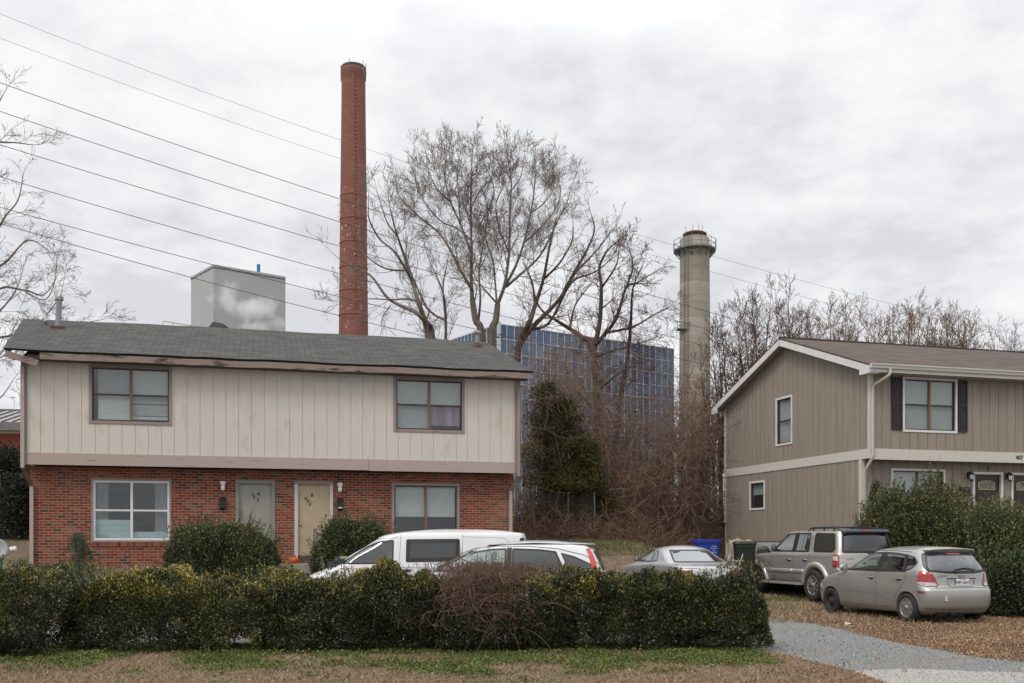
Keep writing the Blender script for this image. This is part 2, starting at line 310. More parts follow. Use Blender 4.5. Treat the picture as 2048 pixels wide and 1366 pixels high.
def brick_mat(name, w=.203, h=.0677, tones=None, mortar=(.30, .21, .15), msize=.011, axis='x', bloom=.2):
    m = mat(name, (.3, .1, .06), rough=.9); N, Lk, b = nodes_of(m); c = [n for n in N if n.type == 'TEX_COORD'][0]
    sp = N.new('ShaderNodeSeparateXYZ'); Lk.new(c.outputs['Object'], sp.inputs[0]); cb = N.new('ShaderNodeCombineXYZ'); Lk.new(sp.outputs[0], cb.inputs[0]); Lk.new(sp.outputs[2], cb.inputs[1])
    if axis == 'xy': ad = N.new('ShaderNodeMath'); ad.operation = 'ADD'; Lk.new(sp.outputs[0], ad.inputs[0]); Lk.new(sp.outputs[1], ad.inputs[1]); Lk.new(ad.outputs[0], cb.inputs[0])
    t = N.new('ShaderNodeTexBrick'); Lk.new(cb.outputs[0], t.inputs['Vector']); t.inputs['Scale'].default_value = 1; t.inputs['Brick Width'].default_value = w; t.inputs['Row Height'].default_value = h
    t.inputs['Mortar Size'].default_value = msize*.75; t.inputs['Mortar Smooth'].default_value = .15; t.inputs['Color1'].default_value = (0, 0, 0, 1); t.inputs['Color2'].default_value = (1, 1, 1, 1); t.inputs['Mortar'].default_value = (.5, .5, .5, 1)
    r = N.new('ShaderNodeValToRGB'); e = r.color_ramp.elements; tones = tones or [(0, (.045, .03, .03)), (.10, (.07, .035, .03)), (.16, (.15, .028, .014)), (.45, (.21, .032, .014)), (.7, (.24, .052, .026)), (.86, (.24, .09, .05)), (1, (.19, .075, .048))]
    e[0].position = tones[0][0]; e[0].color = (*tones[0][1], 1); e[1].position = tones[-1][0]; e[1].color = (*tones[-1][1], 1)
    for p, q in tones[1:-1]: x = e.new(p); x.color = (*q, 1)
    Lk.new(t.outputs['Color'], r.inputs[0])
    n = N.new('ShaderNodeTexNoise'); n.inputs['Scale'].default_value = 16; n.inputs['Detail'].default_value = 6; Lk.new(c.outputs['Object'], n.inputs['Vector'])
    n3 = N.new('ShaderNodeTexNoise'); n3.inputs['Scale'].default_value = .7; n3.inputs['Detail'].default_value = 4; Lk.new(c.outputs['Object'], n3.inputs['Vector'])
    hs = N.new('ShaderNodeMix'); hs.data_type = 'RGBA'; hs.blend_type = 'OVERLAY'; hs.inputs[0].default_value = .55; Lk.new(r.outputs[0], hs.inputs[6]); Lk.new(n.outputs[0], hs.inputs[7])
    mo = N.new('ShaderNodeMix'); mo.data_type = 'RGBA'; Lk.new(t.outputs['Fac'], mo.inputs[0]); Lk.new(hs.outputs[2], mo.inputs[6]); mo.inputs[7].default_value = (*mortar, 1)
    ef = N.new('ShaderNodeMix'); ef.data_type = 'RGBA'; ef.inputs[7].default_value = (.36, .25, .19, 1)      # lime bloom in broad patches
    rr = N.new('ShaderNodeMapRange'); rr.inputs[1].default_value = .5; rr.inputs[2].default_value = .75; rr.inputs[3].default_value = 0; rr.inputs[4].default_value = bloom; Lk.new(n3.outputs[0], rr.inputs[0]); Lk.new(rr.outputs[0], ef.inputs[0]); Lk.new(mo.outputs[2], ef.inputs[6])
    Lk.new(ef.outputs[2], b.inputs['Base Color'])
    iv = N.new('ShaderNodeMath'); iv.operation = 'SUBTRACT'; iv.inputs[0].default_value = 1; Lk.new(t.outputs['Fac'], iv.inputs[1]); bp = N.new('ShaderNodeBump'); bp.inputs['Strength'].default_value = .8; bp.inputs['Distance'].default_value = .008
    ad2 = N.new('ShaderNodeMath'); ad2.operation = 'MULTIPLY_ADD'; ad2.inputs[1].default_value = .35; Lk.new(n.outputs[0], ad2.inputs[0]); Lk.new(iv.outputs[0], ad2.inputs[2]); Lk.new(ad2.outputs[0], bp.inputs['Height']); Lk.new(bp.outputs[0], b.inputs['Normal'])
    return m
def shingle_mat(name, ca, cb_, line, w=.33, h=.14, patch=.4):
    m = mat(name, ca, cb_, rough=.95, scale=2.2, lo=.3, hi=.7, detail=9); N, Lk, b = nodes_of(m); c = [n for n in N if n.type == 'TEX_COORD'][0]
    t = N.new('ShaderNodeTexBrick'); mp = N.new('ShaderNodeMapping'); Lk.new(c.outputs['Object'], mp.inputs[0]); Lk.new(mp.outputs[0], t.inputs['Vector'])
    t.inputs['Scale'].default_value = 1; t.inputs['Brick Width'].default_value = w; t.inputs['Row Height'].default_value = h; t.inputs['Mortar Size'].default_value = .008; t.inputs['Mortar Smooth'].default_value = .3
    t.inputs['Color1'].default_value = (.72, .72, .74, 1); t.inputs['Color2'].default_value = (1.15, 1.12, 1.08, 1); t.inputs['Mortar'].default_value = line
    n = N.new('ShaderNodeTexNoise'); n.inputs['Scale'].default_value = 240; n.inputs['Detail'].default_value = 3; Lk.new(c.outputs['Object'], n.inputs['Vector'])
    n4 = N.new('ShaderNodeTexNoise'); n4.inputs['Scale'].default_value = 1; n4.inputs['Detail'].default_value = 6; mp4 = N.new('ShaderNodeMapping'); mp4.inputs['Scale'].default_value = (1.2, 14, 1); Lk.new(c.outputs['Object'], mp4.inputs[0]); Lk.new(mp4.outputs[0], n4.inputs['Vector'])
    r4 = N.new('ShaderNodeMapRange'); r4.inputs[1].default_value = .3; r4.inputs[2].default_value = .7; r4.inputs[3].default_value = .78; r4.inputs[4].default_value = 1.2; Lk.new(n4.outputs[0], r4.inputs[0])
    old = b.inputs['Base Color'].links[0].from_socket
    m1 = N.new('ShaderNodeMix'); m1.data_type = 'RGBA'; m1.blend_type = 'MULTIPLY'; m1.inputs[0].default_value = 1; Lk.new(old, m1.inputs[6]); Lk.new(t.outputs['Color'], m1.inputs[7])
    m2 = N.new('ShaderNodeMix'); m2.data_type = 'RGBA'; m2.blend_type = 'MULTIPLY'; m2.inputs[0].default_value = 1; Lk.new(m1.outputs[2], m2.inputs[6]); Lk.new(r4.outputs[0], m2.inputs[7])
    m3 = N.new('ShaderNodeMix'); m3.data_type = 'RGBA'; m3.blend_type = 'OVERLAY'; m3.inputs[0].default_value = .6; Lk.new(m2.outputs[2], m3.inputs[6]); Lk.new(n.outputs[0], m3.inputs[7]); Lk.new(m3.outputs[2], b.inputs['Base Color'])
    bp = N.new('ShaderNodeBump'); bp.inputs['Strength'].default_value = .5; bp.inputs['Distance'].default_value = .01; iv = N.new('ShaderNodeMath'); iv.operation = 'SUBTRACT'; iv.inputs[0].default_value = 1; Lk.new(t.outputs['Fac'], iv.inputs[1]); Lk.new(iv.outputs[0], bp.inputs['Height']); Lk.new(bp.outputs[0], b.inputs['Normal'])
    return m
def worn_mat(name, col, col2, dirt, amt=.6, scale=1.2, stretch=(6, 6, .6), fine=30, fstretch=(1, 1, .06), rough=.8, thr=(.58, .72)):
    """painted wood: fine grain, broad fading and streaks of grime where paint has gone"""
    m = mat(name, col, col2, rough=rough, scale=fine, stretch=fstretch, lo=.3, hi=.7, detail=8, bump=.25, bscale=fine, bstretch=fstretch); N, Lk, b = nodes_of(m); c = [n for n in N if n.type == 'TEX_COORD'][0]
    mp = N.new('ShaderNodeMapping'); mp.inputs['Scale'].default_value = stretch; Lk.new(c.outputs['Object'], mp.inputs[0]); n = N.new('ShaderNodeTexNoise'); n.inputs['Scale'].default_value = scale; n.inputs['Detail'].default_value = 10; n.inputs['Roughness'].default_value = .65; Lk.new(mp.outputs[0], n.inputs['Vector'])
    rr = N.new('ShaderNodeMapRange'); rr.inputs[1].default_value = thr[0]; rr.inputs[2].default_value = thr[1]; rr.inputs[4].default_value = amt; Lk.new(n.outputs[0], rr.inputs[0])
    x = N.new('ShaderNodeMix'); x.data_type = 'RGBA'; x.inputs[7].default_value = (*dirt, 1); old = b.inputs['Base Color'].links[0].from_socket; Lk.new(old, x.inputs[6]); Lk.new(rr.outputs[0], x.inputs[0]); Lk.new(x.outputs[2], b.inputs['Base Color'])
    return m
def blind_mat(name, col, pitch=.03):
    m = mat(name, col, tuple(x*.93 for x in col), rough=.6); N, Lk, b = nodes_of(m); c = [n for n in N if n.type == 'TEX_COORD'][0]
    w = N.new('ShaderNodeTexWave'); w.wave_type = 'BANDS'; w.bands_direction = 'Z'; w.inputs['Scale'].default_value = .314/pitch*1.0; Lk.new(c.outputs['Object'], w.inputs['Vector']); bp = N.new('ShaderNodeBump'); bp.inputs['Strength'].default_value = .9; bp.inputs['Distance'].default_value = .012
    Lk.new(w.outputs['Fac'], bp.inputs['Height']); Lk.new(bp.outputs[0], b.inputs['Normal']); return m
m_cream = worn_mat('cream painted siding', (.62, .57, .515), (.55, .505, .45), (.40, .33, .28), .7, scale=.9, stretch=(2.5, 2.5, .8))
m_mauve = worn_mat('mauve brown trim paint', (.31, .245, .225), (.255, .20, .185), (.10, .07, .055), .8, scale=2.2, stretch=(1.2, 1, 6), fine=20, fstretch=(.3, 1, 3), thr=(.6, .7))
m_fascia = worn_mat('rotting fascia board', (.29, .225, .195), (.20, .145, .12), (.02, .014, .01), .95, scale=1.15, stretch=(.9, 1, 4), fine=16, fstretch=(.3, 1, 4), thr=(.53, .62))
m_band = worn_mat('pinkish band board', (.42, .345, .305), (.37, .30, .27), (.24, .16, .12), .8, scale=1.5, stretch=(.8, 1, 7), fine=14, fstretch=(.2, 1, 4), thr=(.6, .68))
m_brick = brick_mat('red brick wall')
m_shA = shingle_mat('grey green shingle', (.095, .094, .088), (.062, .063, .059), (.035, .035, .033, 1))
m_shB = shingle_mat('brown shingle', (.125, .095, .078), (.095, .07, .057), (.5, .48, .45, 1), w=.6, h=.14)
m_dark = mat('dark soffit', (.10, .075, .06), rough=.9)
m_bronze = mat('bronze window frame', (.045, .03, .025), rough=.5); m_wood = mat('bare mullion wood', (.22, .12, .07), rough=.7)
m_white = mat('white vinyl frame', (.72, .72, .72), (.66, .66, .66), rough=.45)
m_room = mat('dim room', (.035, .035, .035), rough=.9)
m_blind = blind_mat('white blind', (.60, .63, .61)); m_blindg = blind_mat('grey blind', (.40, .42, .42)); m_blindt = blind_mat('dark blind', (.04, .045, .05), .04)
m_curt = mat('pale curtain', (.42, .42, .40), (.25, .25, .24), rough=.9, scale=18, stretch=(1, 1, .05)); m_curtp = mat('lilac curtain', (.38, .29, .37), (.20, .15, .20), rough=.9, scale=9, stretch=(1, 1, .05), lo=.42, hi=.58)
m_aqua = blind_mat('aqua roller blind', (.46, .60, .60))
m_pane = glass('house window pane', (.78, .82, .82), .09)
m_black = mat('black plastic', (.012, .012, .012), rough=.4); m_lampw = mat('white lamp glass', (.8, .8, .78), rough=.25)
def house_window(root, x0, x1, z0, z1, yw, trim, fr, trimw=.07, sash=.04, covers=(), rail=True, mullion=None, label=None, depth=.09, side=None):
    """window part with frame, panes, blinds; x0..z1 is the outline of the trim"""
    T = side or Matrix.Identity(4)
    def fin(mb, n, m, p=None):
        mb.v = [tuple(T @ Vector(q)) for q in mb.v]; return mb.build(n, m, p)
    a, b, c, d = x0+trimw, x1-trimw, z0+trimw, z1-trimw; mb = MB()
    frame4(mb, x0, x1, z0, z1, trimw, yw-.022, yw+.012)
    w = fin(mb, 'window', trim, root)
    if label: w['label'] = label
    mb = MB(); frame4(mb, a, b, c, d, sash, yw+.012, yw+.062); mid = (a+b)/2
    cols = [(a+sash, b-sash)]
    if mullion is not None:
        cols = [(a+sash, mid-.03), (mid+.03, b-sash)]
    zr = (c+d)/2
    if rail:
        for p, q in cols: mb.box(p, q, yw+.02, yw+.055, zr-.022, zr+.022)
    fin(mb, 'window_frame', fr, w)
    if mullion is not None: fin(MB().box(mid-.03, mid+.03, yw+.008, yw+.058, c+sash, d-sash), 'mullion', mullion, w)
    mb = MB()
    for p, q in cols:
        for za, zb in (((c+sash, zr-.022), (zr+.022, d-sash)) if rail else ((c+sash, d-sash),)): mb.add([(p, yw+.045, za), (q, yw+.045, za), (q, yw+.045, zb), (p, yw+.045, zb)], [(0, 1, 2, 3)])
    fin(mb, 'pane', m_pane, w)
    for i, (cx0, cx1, cz0, cz1, m, wav) in enumerate(covers):      # fractions of the opening
        xa = a+(b-a)*cx0; xb = a+(b-a)*cx1; za = c+(d-c)*cz0; zb = c+(d-c)*cz1; mb = MB(); k = 24 if wav else 1
        for j in range(k):
            xj, xk = xa+(xb-xa)*j/k, xa+(xb-xa)*(j+1)/k; yj, yk = (yw+.12+.02*math.sin(j*2.1), yw+.12+.02*math.sin((j+1)*2.1)) if wav else (yw+.10+i*.004,)*2
            mb.add([(xj, yj, za), (xk, yk, za), (xk, yk, zb), (xj, yj, zb)], [(0, 1, 2, 3)], wav > 0)
        fin(mb, 'curtain' if wav else 'blind', m, w)
    mb = MB(); D = yw+.8; e = .3
    mb.add([(a, yw+depth, c), (b, yw+depth, c), (b, yw+depth, d), (a, yw+depth, d), (a-e, D, c-e), (b+e, D, c-e), (b+e, D, d+e), (a-e, D, d+e)], [(4, 5, 6, 7), (0, 1, 5, 4), (1, 2, 6, 5), (2, 3, 7, 6), (3, 0, 4, 7)]); fin(mb, 'dark_room', m_room, w)
    return w
def xform(mb, M): mb.v = [tuple(M @ Vector(p)) for p in mb.v]; return mb
# ---------------------------------------------------------------- brick and cream duplex on the left
HL = Pl(-11.80, 24.39, R(14.3)); LW = HL.loc(1027, 1000)[0]
hl = thing('duplex_house', 'two-storey duplex, red brick below, cream board siding above, sagging grey roof', 'house', (HL.o[0], HL.o[1], 0), HL.yaw)
hl.name = 'duplex_house'; OV = -.40
wLL = HL.rect(182, 343, 957.5, 957.5, 1084, 1084); wLR = HL.rect(783, 919, 966, 966.5, 1087, 1087)
dA = HL.rect(471, 550, 960, 961, 1124, 1124); dB = HL.rect(589, 666, 961.5, 963, 1122, 1122)
wLR = (wLR[0], wLR[1], wLL[2], wLL[3]); zfl = 1.14; ztop = (dA[3]+dB[3])/2; dA = (dA[0], dA[1], zfl, ztop); dB = (dB[0], dB[1], zfl, ztop)
hol = [(w[0]+.02, w[1]-.02, w[2]+.02, w[3]-.02, .09) for w in (wLL, wLR)]+[(w[0]+.02, w[1]-.02, w[2], w[3]-.02, .10) for w in (dA, dB)]
mb = wall_panel([(0, LW, 0)], .4, 3.50, hol); mb.box(0, .1, .02, 6.1, .4, 3.5); mb.box(LW-.1, LW, .02, 6.1, .4, 3.5); mb.box(.1, LW-.1, 6.0, 6.1, .4, 3.5)
mb.build('brick_wall', m_brick, hl)
mb = MB(); k = 0; x = wLL[0]                                              # soldier course under the window
while x < wLL[1]-.03: mb.box(x, x+.060, -.022, .05, wLL[2]-.115, wLL[2]-.004); x += .0705
mb.build('brick_sill', brick_mat('red brick sill', w=.0705, h=3, tones=[(0, (.05, .03, .03)), (.2, (.2, .05, .03)), (1, (.3, .09, .05))]), hl)
UA = HL.loc(54, 800, OV)[0]; UB = HL.loc(1029, 800, OV)[0]; UA0 = HL.loc(42, 800, OV)[0]; UB1 = HL.loc(1040, 800, OV)[0]
ZB0, ZB1, ZE = 3.51, 3.80, 6.12
wUL = HL.rect(178, 344, 727.4, 735.8, 846, 851, OV); wUR = HL.rect(787, 929, 753.5, 759, 864, 866, OV)
zt = (wUL[3]+wUR[3])/2; zb = (wUL[2]+wUR[2])/2; wUL = (wUL[0], wUL[1], zb, zt); wUR = (wUR[0], wUR[1], zb, zt)
mb = wall_panel(boards(UA, UB, .3125, .014, .012, .012), ZB1-.02, ZE+.05, [(w[0]+.02, w[1]-.02, w[2]+.02, w[3]-.02, .09) for w in (wUL, wUR)]); xform(mb, Matrix.Translation((0, OV, 0)))
mb.build('siding', m_cream, hl)
mb = MB(); D0, D1 = OV+.03, 6.5
mb.box(UA0+.03, UA0+.1, D0, D1, ZB0+.05, ZE); mb.box(UB1-.1, UB1-.03, D0, D1, ZB0+.05, ZE); mb.box(UA0+.1, UB1-.1, D1-.1, D1, ZB0+.05, ZE)
for sx, xx in ((0, UA0+.03), (1, UB1-.03)):                               # gable ends
    mb.add([(xx, D0, ZE), (xx, D1, ZE), (xx, 3.05, ZE+1.42)], [(0, 1, 2)])
mb.build('end_wall', m_cream, hl)
mb = MB(); xm = HL.loc(738, 940, OV)[0]
mb.box(UA-.02, xm-.004, OV-.025, OV+.02, ZB0, ZB1); mb.box(xm+.004, UB+.02, OV-.028, OV+.02, ZB0-.012, ZB1-.004); mb.build('band_board', m_band, hl)
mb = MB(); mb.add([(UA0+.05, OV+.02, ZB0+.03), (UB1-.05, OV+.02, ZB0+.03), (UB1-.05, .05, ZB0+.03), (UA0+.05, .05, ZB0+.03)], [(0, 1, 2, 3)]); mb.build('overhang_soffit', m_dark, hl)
MB().box(UA0, UA, OV-.03, OV+.06, ZB0-.01, ZE-.08).build('corner_trim', m_mauve, hl); MB().box(UB, UB1, OV-.03, OV+.06, ZB0-.01, ZE-.08).build('corner_trim', m_mauve, hl)
def downspout(root, pts, w, m, name='downspout'):
    mb = MB()
    for a, b in zip(pts[:-1], pts[1:]): mb.beam(a, b, w, w*.75, up=(0, 1, 0) if abs(a[2]-b[2]) > .05 else (0, 0, 1))
    return mb.build(name, m, root)
xl = (UA0+UA)/2; xr = (UB+UB1)/2
downspout(hl, [(xl-.02, OV-.06, ZE-.25), (xl-.02, OV-.06, 3.42)], .085, m_band); downspout(hl, [(xl-.02, OV-.06, 3.45), (xl+.10, -.06, 3.02)], .085, mat('rusty elbow', (.2, .13, .10), (.12, .07, .05), rough=.8)); downspout(hl, [(xl+.10, -.06, 3.06), (xl+.10, -.06, .9)], .085, m_band)
downspout(hl, [(xr+.02, OV-.06, ZE-.35), (xr+.02, OV-.06, 3.42)], .085, m_mauve); downspout(hl, [(xr+.02, OV-.06, 3.45), (xr-.1, -.06, 3.05)], .085, m_mauve); downspout(hl, [(xr-.10, -.06, 3.09), (xr-.10, -.06, .9)], .085, m_band)
# windows
house_window(hl, *wLL, 0, m_mauve, m_white, trimw=.045, sash=.055, mullion=m_white, label='white framed lower window with aqua blinds and parted curtains', covers=[(.03, .5, .0, .34, m_aqua, 0), (.5, .97, .0, .14, m_aqua, 0), (.03, .19, .02, 1, m_curt, 1), (.80, .97, .02, 1, m_curt, 1)])
house_window(hl, *wLR, 0, m_mauve, m_bronze, trimw=.075, sash=.03, rail=False, mullion=m_wood, label='lower window with white blinds half drawn', covers=[(.02, .49, .42, .99, m_blind, 0), (.51, .98, .42, .99, m_blind, 0)])
house_window(hl, *wUL, OV, m_mauve, m_bronze, trimw=.07, sash=.03, mullion=m_wood, label='upper window with closed grey and white blinds', covers=[(.07, .49, .5, .98, m_blindg, 0), (.5, .99, .5, .98, m_blind, 0), (.07, .49, .03, .5, m_blind, 0), (.51, .98, .35, .5, m_blindg, 0), (.51, .98, .12, .33, m_blindg, 0), (.51, .98, .05, .11, m_blind, 0)])
house_window(hl, *wUR, OV, m_mauve, m_bronze, trimw=.07, sash=.03, mullion=m_wood, label='upper window with a lilac curtain in one pane', covers=[(.02, .99, .5, .98, m_blind, 0), (.02, .49, .03, .5, m_blindg, 0), (.51, .98, .10, .55, m_curtp, 1)])
# doors
m_dg = mat('grey green door paint', (.30, .295, .25), (.27, .265, .225), rough=.5); m_dgf = mat('grey green door frame', (.24, .25, .22), (.2, .21, .185), rough=.6); m_db = mat('tan door paint', (.47, .37, .245), (.42, .33, .215), rough=.5); m_sill = mat('dark threshold', (.10, .075, .06), rough=.8)
m_wt = worn_mat('peeling white jamb', (.62, .60, .57), (.5, .48, .45), (.3, .24, .2), .7, scale=4, stretch=(6, 1, 1))
m_num = mat('black numeral', (.02, .02, .022), rough=.4); m_ns = mat('silver numeral', (.10, .105, .13), rough=.45); m_ghost = mat('numeral ghost', (.62, .53, .38), rough=.6)
def door(d, leaf, jambs, fr, label, th=.0):
    j = .085; mb = MB(); mb.box(d[0], d[1], -.02, .06, d[3]-j, d[3]); p = None
    D = MB().box(d[0]+j, d[1]-j, .055, .095, d[2]+th, d[3]-j).build('door', leaf, hl); D['label'] = label
    mb.build('door_head', fr, D)
    MB().box(d[0], d[0]+j, -.018, .06, d[2], d[3]-j).build('door_jamb', jambs, D); MB().box(d[1]-j, d[1], -.018, .06, d[2], d[3]-j).build('door_jamb', jambs, D)
    MB().box(d[0]+j+.02, d[1]-j-.02, .02, .075, d[2], d[2]+max(th, .03)).build('threshold', m_sill, D)
    mb = MB(); mb.ball((d[0]+j+.07, .03, d[2]+.95), .03, 8); mb.tube([(d[0]+j+.07, .055, d[2]+.95), (d[0]+j+.07, .03, d[2]+.95)], .015, 8); mb.build('door_knob', mat('brass knob', (.5, .4, .2), rough=.3, metal=1), D)
    return D
DA = door(dA, m_dg, m_dgf, m_dgf, 'grey green front door with the numbers 405 A'); DB = door(dB, m_db, m_wt, m_mauve, 'tan front door with the numbers 405 B', .14)
def on_front(u, v, y, rz=0., tilt=0.):
    s, z = HL.loc(u, v, y); return Matrix.Translation((s, y, z)) @ Matrix.Rotation(R(90), 4, 'X') @ Matrix.Rotation(R(tilt), 4, 'Z')
for par, lst in ((DA, [('4', 505, 989, m_ns, 10), ('0', 508.5, 994.5, m_num, 12), ('5', 516, 1000, m_num, 12), ('A', 517, 988, m_num, -12)]), (DB, [('4', 611, 997, m_num, -20), ('0', 615.5, 1002.5, m_num, -20), ('5', 620, 1008.5, m_num, -20), ('1', 623.5, 1017, m_ghost, 0), ('B', 624, 990.5, m_num, -18)])):
    for ch, u, v, m, t in lst: text('door_number', ch, .125, m, par, on_front(u, v, .050, tilt=t), .002, True)
for u, v in ((446, 972), (679.5, 975)):
    s, z = HL.loc(u, v, 0); mb = MB(); mb.box(s-.045, s+.045, -.03, 0, z+.0, z+.10); mb.lathe([(.055, .12), (.075, .1), (.06, .03), (.05, 0)], 14, Matrix.Translation((s, -.08, z))); L1 = mb.build('wall_lamp', m_white, hl)
    MB().lathe([(.045, 0), (.055, -.04), (.05, -.09), (.03, -.13), (.001, -.135)], 14, Matrix.Translation((s, -.08, z))).build('lamp_globe', m_lampw, L1)
for i, (u, v) in enumerate(((445.5, 1006), (680, 1008))):
    s, z = HL.loc(u, v, 0); mb = MB(); mb.prism([(s-.075, -.10, z-.13), (s-.075, -.10, z+.08), (s-.075, -.02, z+.15), (s-.075, -.001, z+.15), (s-.075, -.001, z-.15), (s-.075, -.06, z-.15)], (.15, 0, 0)); mb.box(s-.085, s+.085, -.115, -.001, z+.07, z+.10)
    o = mb.build('mailbox', m_black, hl)
    if i: MB().box(s-.05, s+.05, -.112, -.102, z-.115, z-.085).build('letter', m_white, o)
# roof with a slight sag
ES0 = HL.loc(8, 690, OV-.45)[0]; ES1 = HL.loc(1067, 738, OV-.45)[0]; YE = OV-.45; ZEV = 6.21; YR = 3.05; ZR = 7.73; SH = -.40
def roof_slope(name, x0, x1, ya, za, yb, zb_, sh, m, parent, nx=60, ny=10, sag=.03, th=.05, seed=1):
    vs = []; L_ = math.hypot(yb-ya, zb_-za)
    for j in range(ny+1):
        t = j/ny
        for i in range(nx+1):
            x = x0+(x1-x0)*i/nx; dz = noise.noise((x*.35, t*1.5, seed))*sag+noise.noise((x*1.3, t*3, seed))*sag*.35; vs.append((x+sh*t, t*L_, dz*(1 if 0 < i < nx else .4)))
    v2 = [(x, y, z-th) for x, y, z in vs]; n = nx+1; f = [(j*n+i, j*n+i+1, (j+1)*n+i+1, (j+1)*n+i) for j in range(ny) for i in range(nx)]; o = len(vs)
    f2 = [tuple(a+o for a in q[::-1]) for q in f]; rim = [(i, i+1) for i in range(nx)][::-1]
    sd = [(i+1, i, i+o, i+1+o) for i in range(nx)]+[(ny*n+i, ny*n+i+1, ny*n+i+1+o, ny*n+i+o) for i in range(nx)]+[(j*n, (j+1)*n, (j+1)*n+o, j*n+o) for j in range(ny)]+[((j+1)*n+nx, j*n+nx, j*n+nx+o, (j+1)*n+nx+o) for j in range(ny)]
    ob = np_mesh(name, vs+v2, f+f2+sd, m, parent); s = 1 if yb > ya else -1
    M = Matrix(((1, 0, 0, 0), (0, (yb-ya)/L_, -(zb_-za)/L_*s, ya), (0, (zb_-za)/L_, abs(yb-ya)/L_, za), (0, 0, 0, 1)))
    if s < 0: M = Matrix(((1, 0, 0, 0), (0, (yb-ya)/L_, (zb_-za)/L_, ya), (0, (zb_-za)/L_, abs(yb-ya)/L_, za), (0, 0, 0, 1)))
    ob.matrix_local = M; return ob
roof = roof_slope('roof', ES0, ES1, YE, ZEV, YR, ZR, SH, m_shA, hl, sag=.045)
roof_slope('roof', ES0, ES1, 2*YR-YE, ZEV, YR, ZR, SH, m_shA, hl, sag=.01, seed=3)
mb = MB(); xa = HL.loc(79, 700, YE)[0]; n = 40
def wob(x): return noise.noise((x*.35, 0, 1))*.045+noise.noise((x*1.3, 0, 1))*.0157
for i in range(n):                                                       # fascia follows the sag
    a = xa+(ES1-xa)*i/n; c = xa+(ES1-xa)*(i+1)/n; za = ZEV-.055+wob(a); zc = ZEV-.055+wob(c)
    mb.add([(a, YE+.02, za-.15), (c, YE+.02, zc-.15), (c, YE+.02, zc), (a, YE+.02, za), (a, YE+.06, za-.15), (c, YE+.06, zc-.15), (c, YE+.06, zc), (a, YE+.06, za)], [(0, 1, 2, 3), (1, 0, 4, 5), (3, 2, 6, 7)]+([(0, 3, 7, 4)] if i == 0 else [])+([(1, 5, 6, 2)] if i == n-1 else []))
mb.build('fascia', m_fascia, hl)
p0 = HL.loc(11, 700, YE)[0]; mb = MB(); mb.beam((p0, YE+.03, ZEV-.12), (HL.loc(76, 714, YE)[0], YE-.02, ZEV-.33), .045, .15, up=(0, 0, 1)); o = mb.build('fascia', m_fascia, hl); o['label'] = 'broken piece of fascia hanging loose'
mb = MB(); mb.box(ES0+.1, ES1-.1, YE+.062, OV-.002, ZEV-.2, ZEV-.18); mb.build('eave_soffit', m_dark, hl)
for xx in (ES0+.04, ES1-.04):
    mb = MB()
    for ya, yb in ((YE+.03, YR), (2*YR-YE-.03, YR)): mb.beam((xx, ya, ZEV-.13), (xx+SH, yb, ZR-.14), .04, .16)
    mb.build('rake_board', m_mauve, hl)
# roof vents stand on the slope
def roof_pt(u, v):                                                        # pixel -> local point on the front slope
    best = None
    for i in range(200):
        t = i/199; off = YE+(YR-YE)*t; z = ZEV+(ZR-ZEV)*t; s, zz_ = HL.loc(u, v, off)
        if best is None or abs(zz_-z) < best[0]: best = (abs(zz_-z), (s, off, z))
    return best[1]
m_galv = mat('galvanised metal', (.33, .35, .37), (.2, .21, .22), rough=.45, metal=.7, scale=8, stretch=(1, 1, .3)); m_rust = mat('rusty flashing', (.12, .06, .045), (.07, .045, .038), rough=.9, scale=14)
x, y, z = roof_pt(116, 655); f = MB().tube([(x, y, z-.1), (x+.03, y, z+.78)], .075, 12).build('flue_pipe', m_galv, hl)
MB().lathe([(.105, 0), (.11, .02), (.11, .10), (.09, .11), (.001, .12)], 14, Matrix.Translation((x+.03, y, z+.72))).build('vent_cap', mat('weathered cap', (.42, .40, .37), (.2, .17, .15), rough=.7, scale=9), f); MB().box(x-.17, x+.17, y-.14, y+.14, z-.06, z+.02, Matrix.Translation((0, 0, z)) @ Matrix.Rotation(0, 4, 'X') @ Matrix.Translation((0, 0, -z))).build('flashing', m_rust, f)
x, y, z = roof_pt(90, 648); f = MB().tube([(x, y, z-.1), (x, y, z+.26)], .03, 8).build('vent_pipe', m_white, hl); MB().lathe([(.1, -.03), (.08, .04), (.04, .08)], 12, Matrix.Translation((x, y, z))).build('vent_boot', m_black, f)
x, y, z = roof_pt(954, 692); f = MB().tube([(x, y, z-.1), (x, y, z+.34)], .07, 12).build('flue_pipe', m_galv, hl)
MB().lathe([(.06, 0), (.12, .02), (.12, .11), (.08, .12), (.001, .125)], 14, Matrix.Translation((x, y, z+.33))).build('vent_cap', mat('weathered cap', (.4, .4, .4)), f); MB().lathe([(.17, -.05), (.16, .01), (.1, .04), (.08, .09)], 14, Matrix.Translation((x, y, z))).build('flashing', m_rust, f)
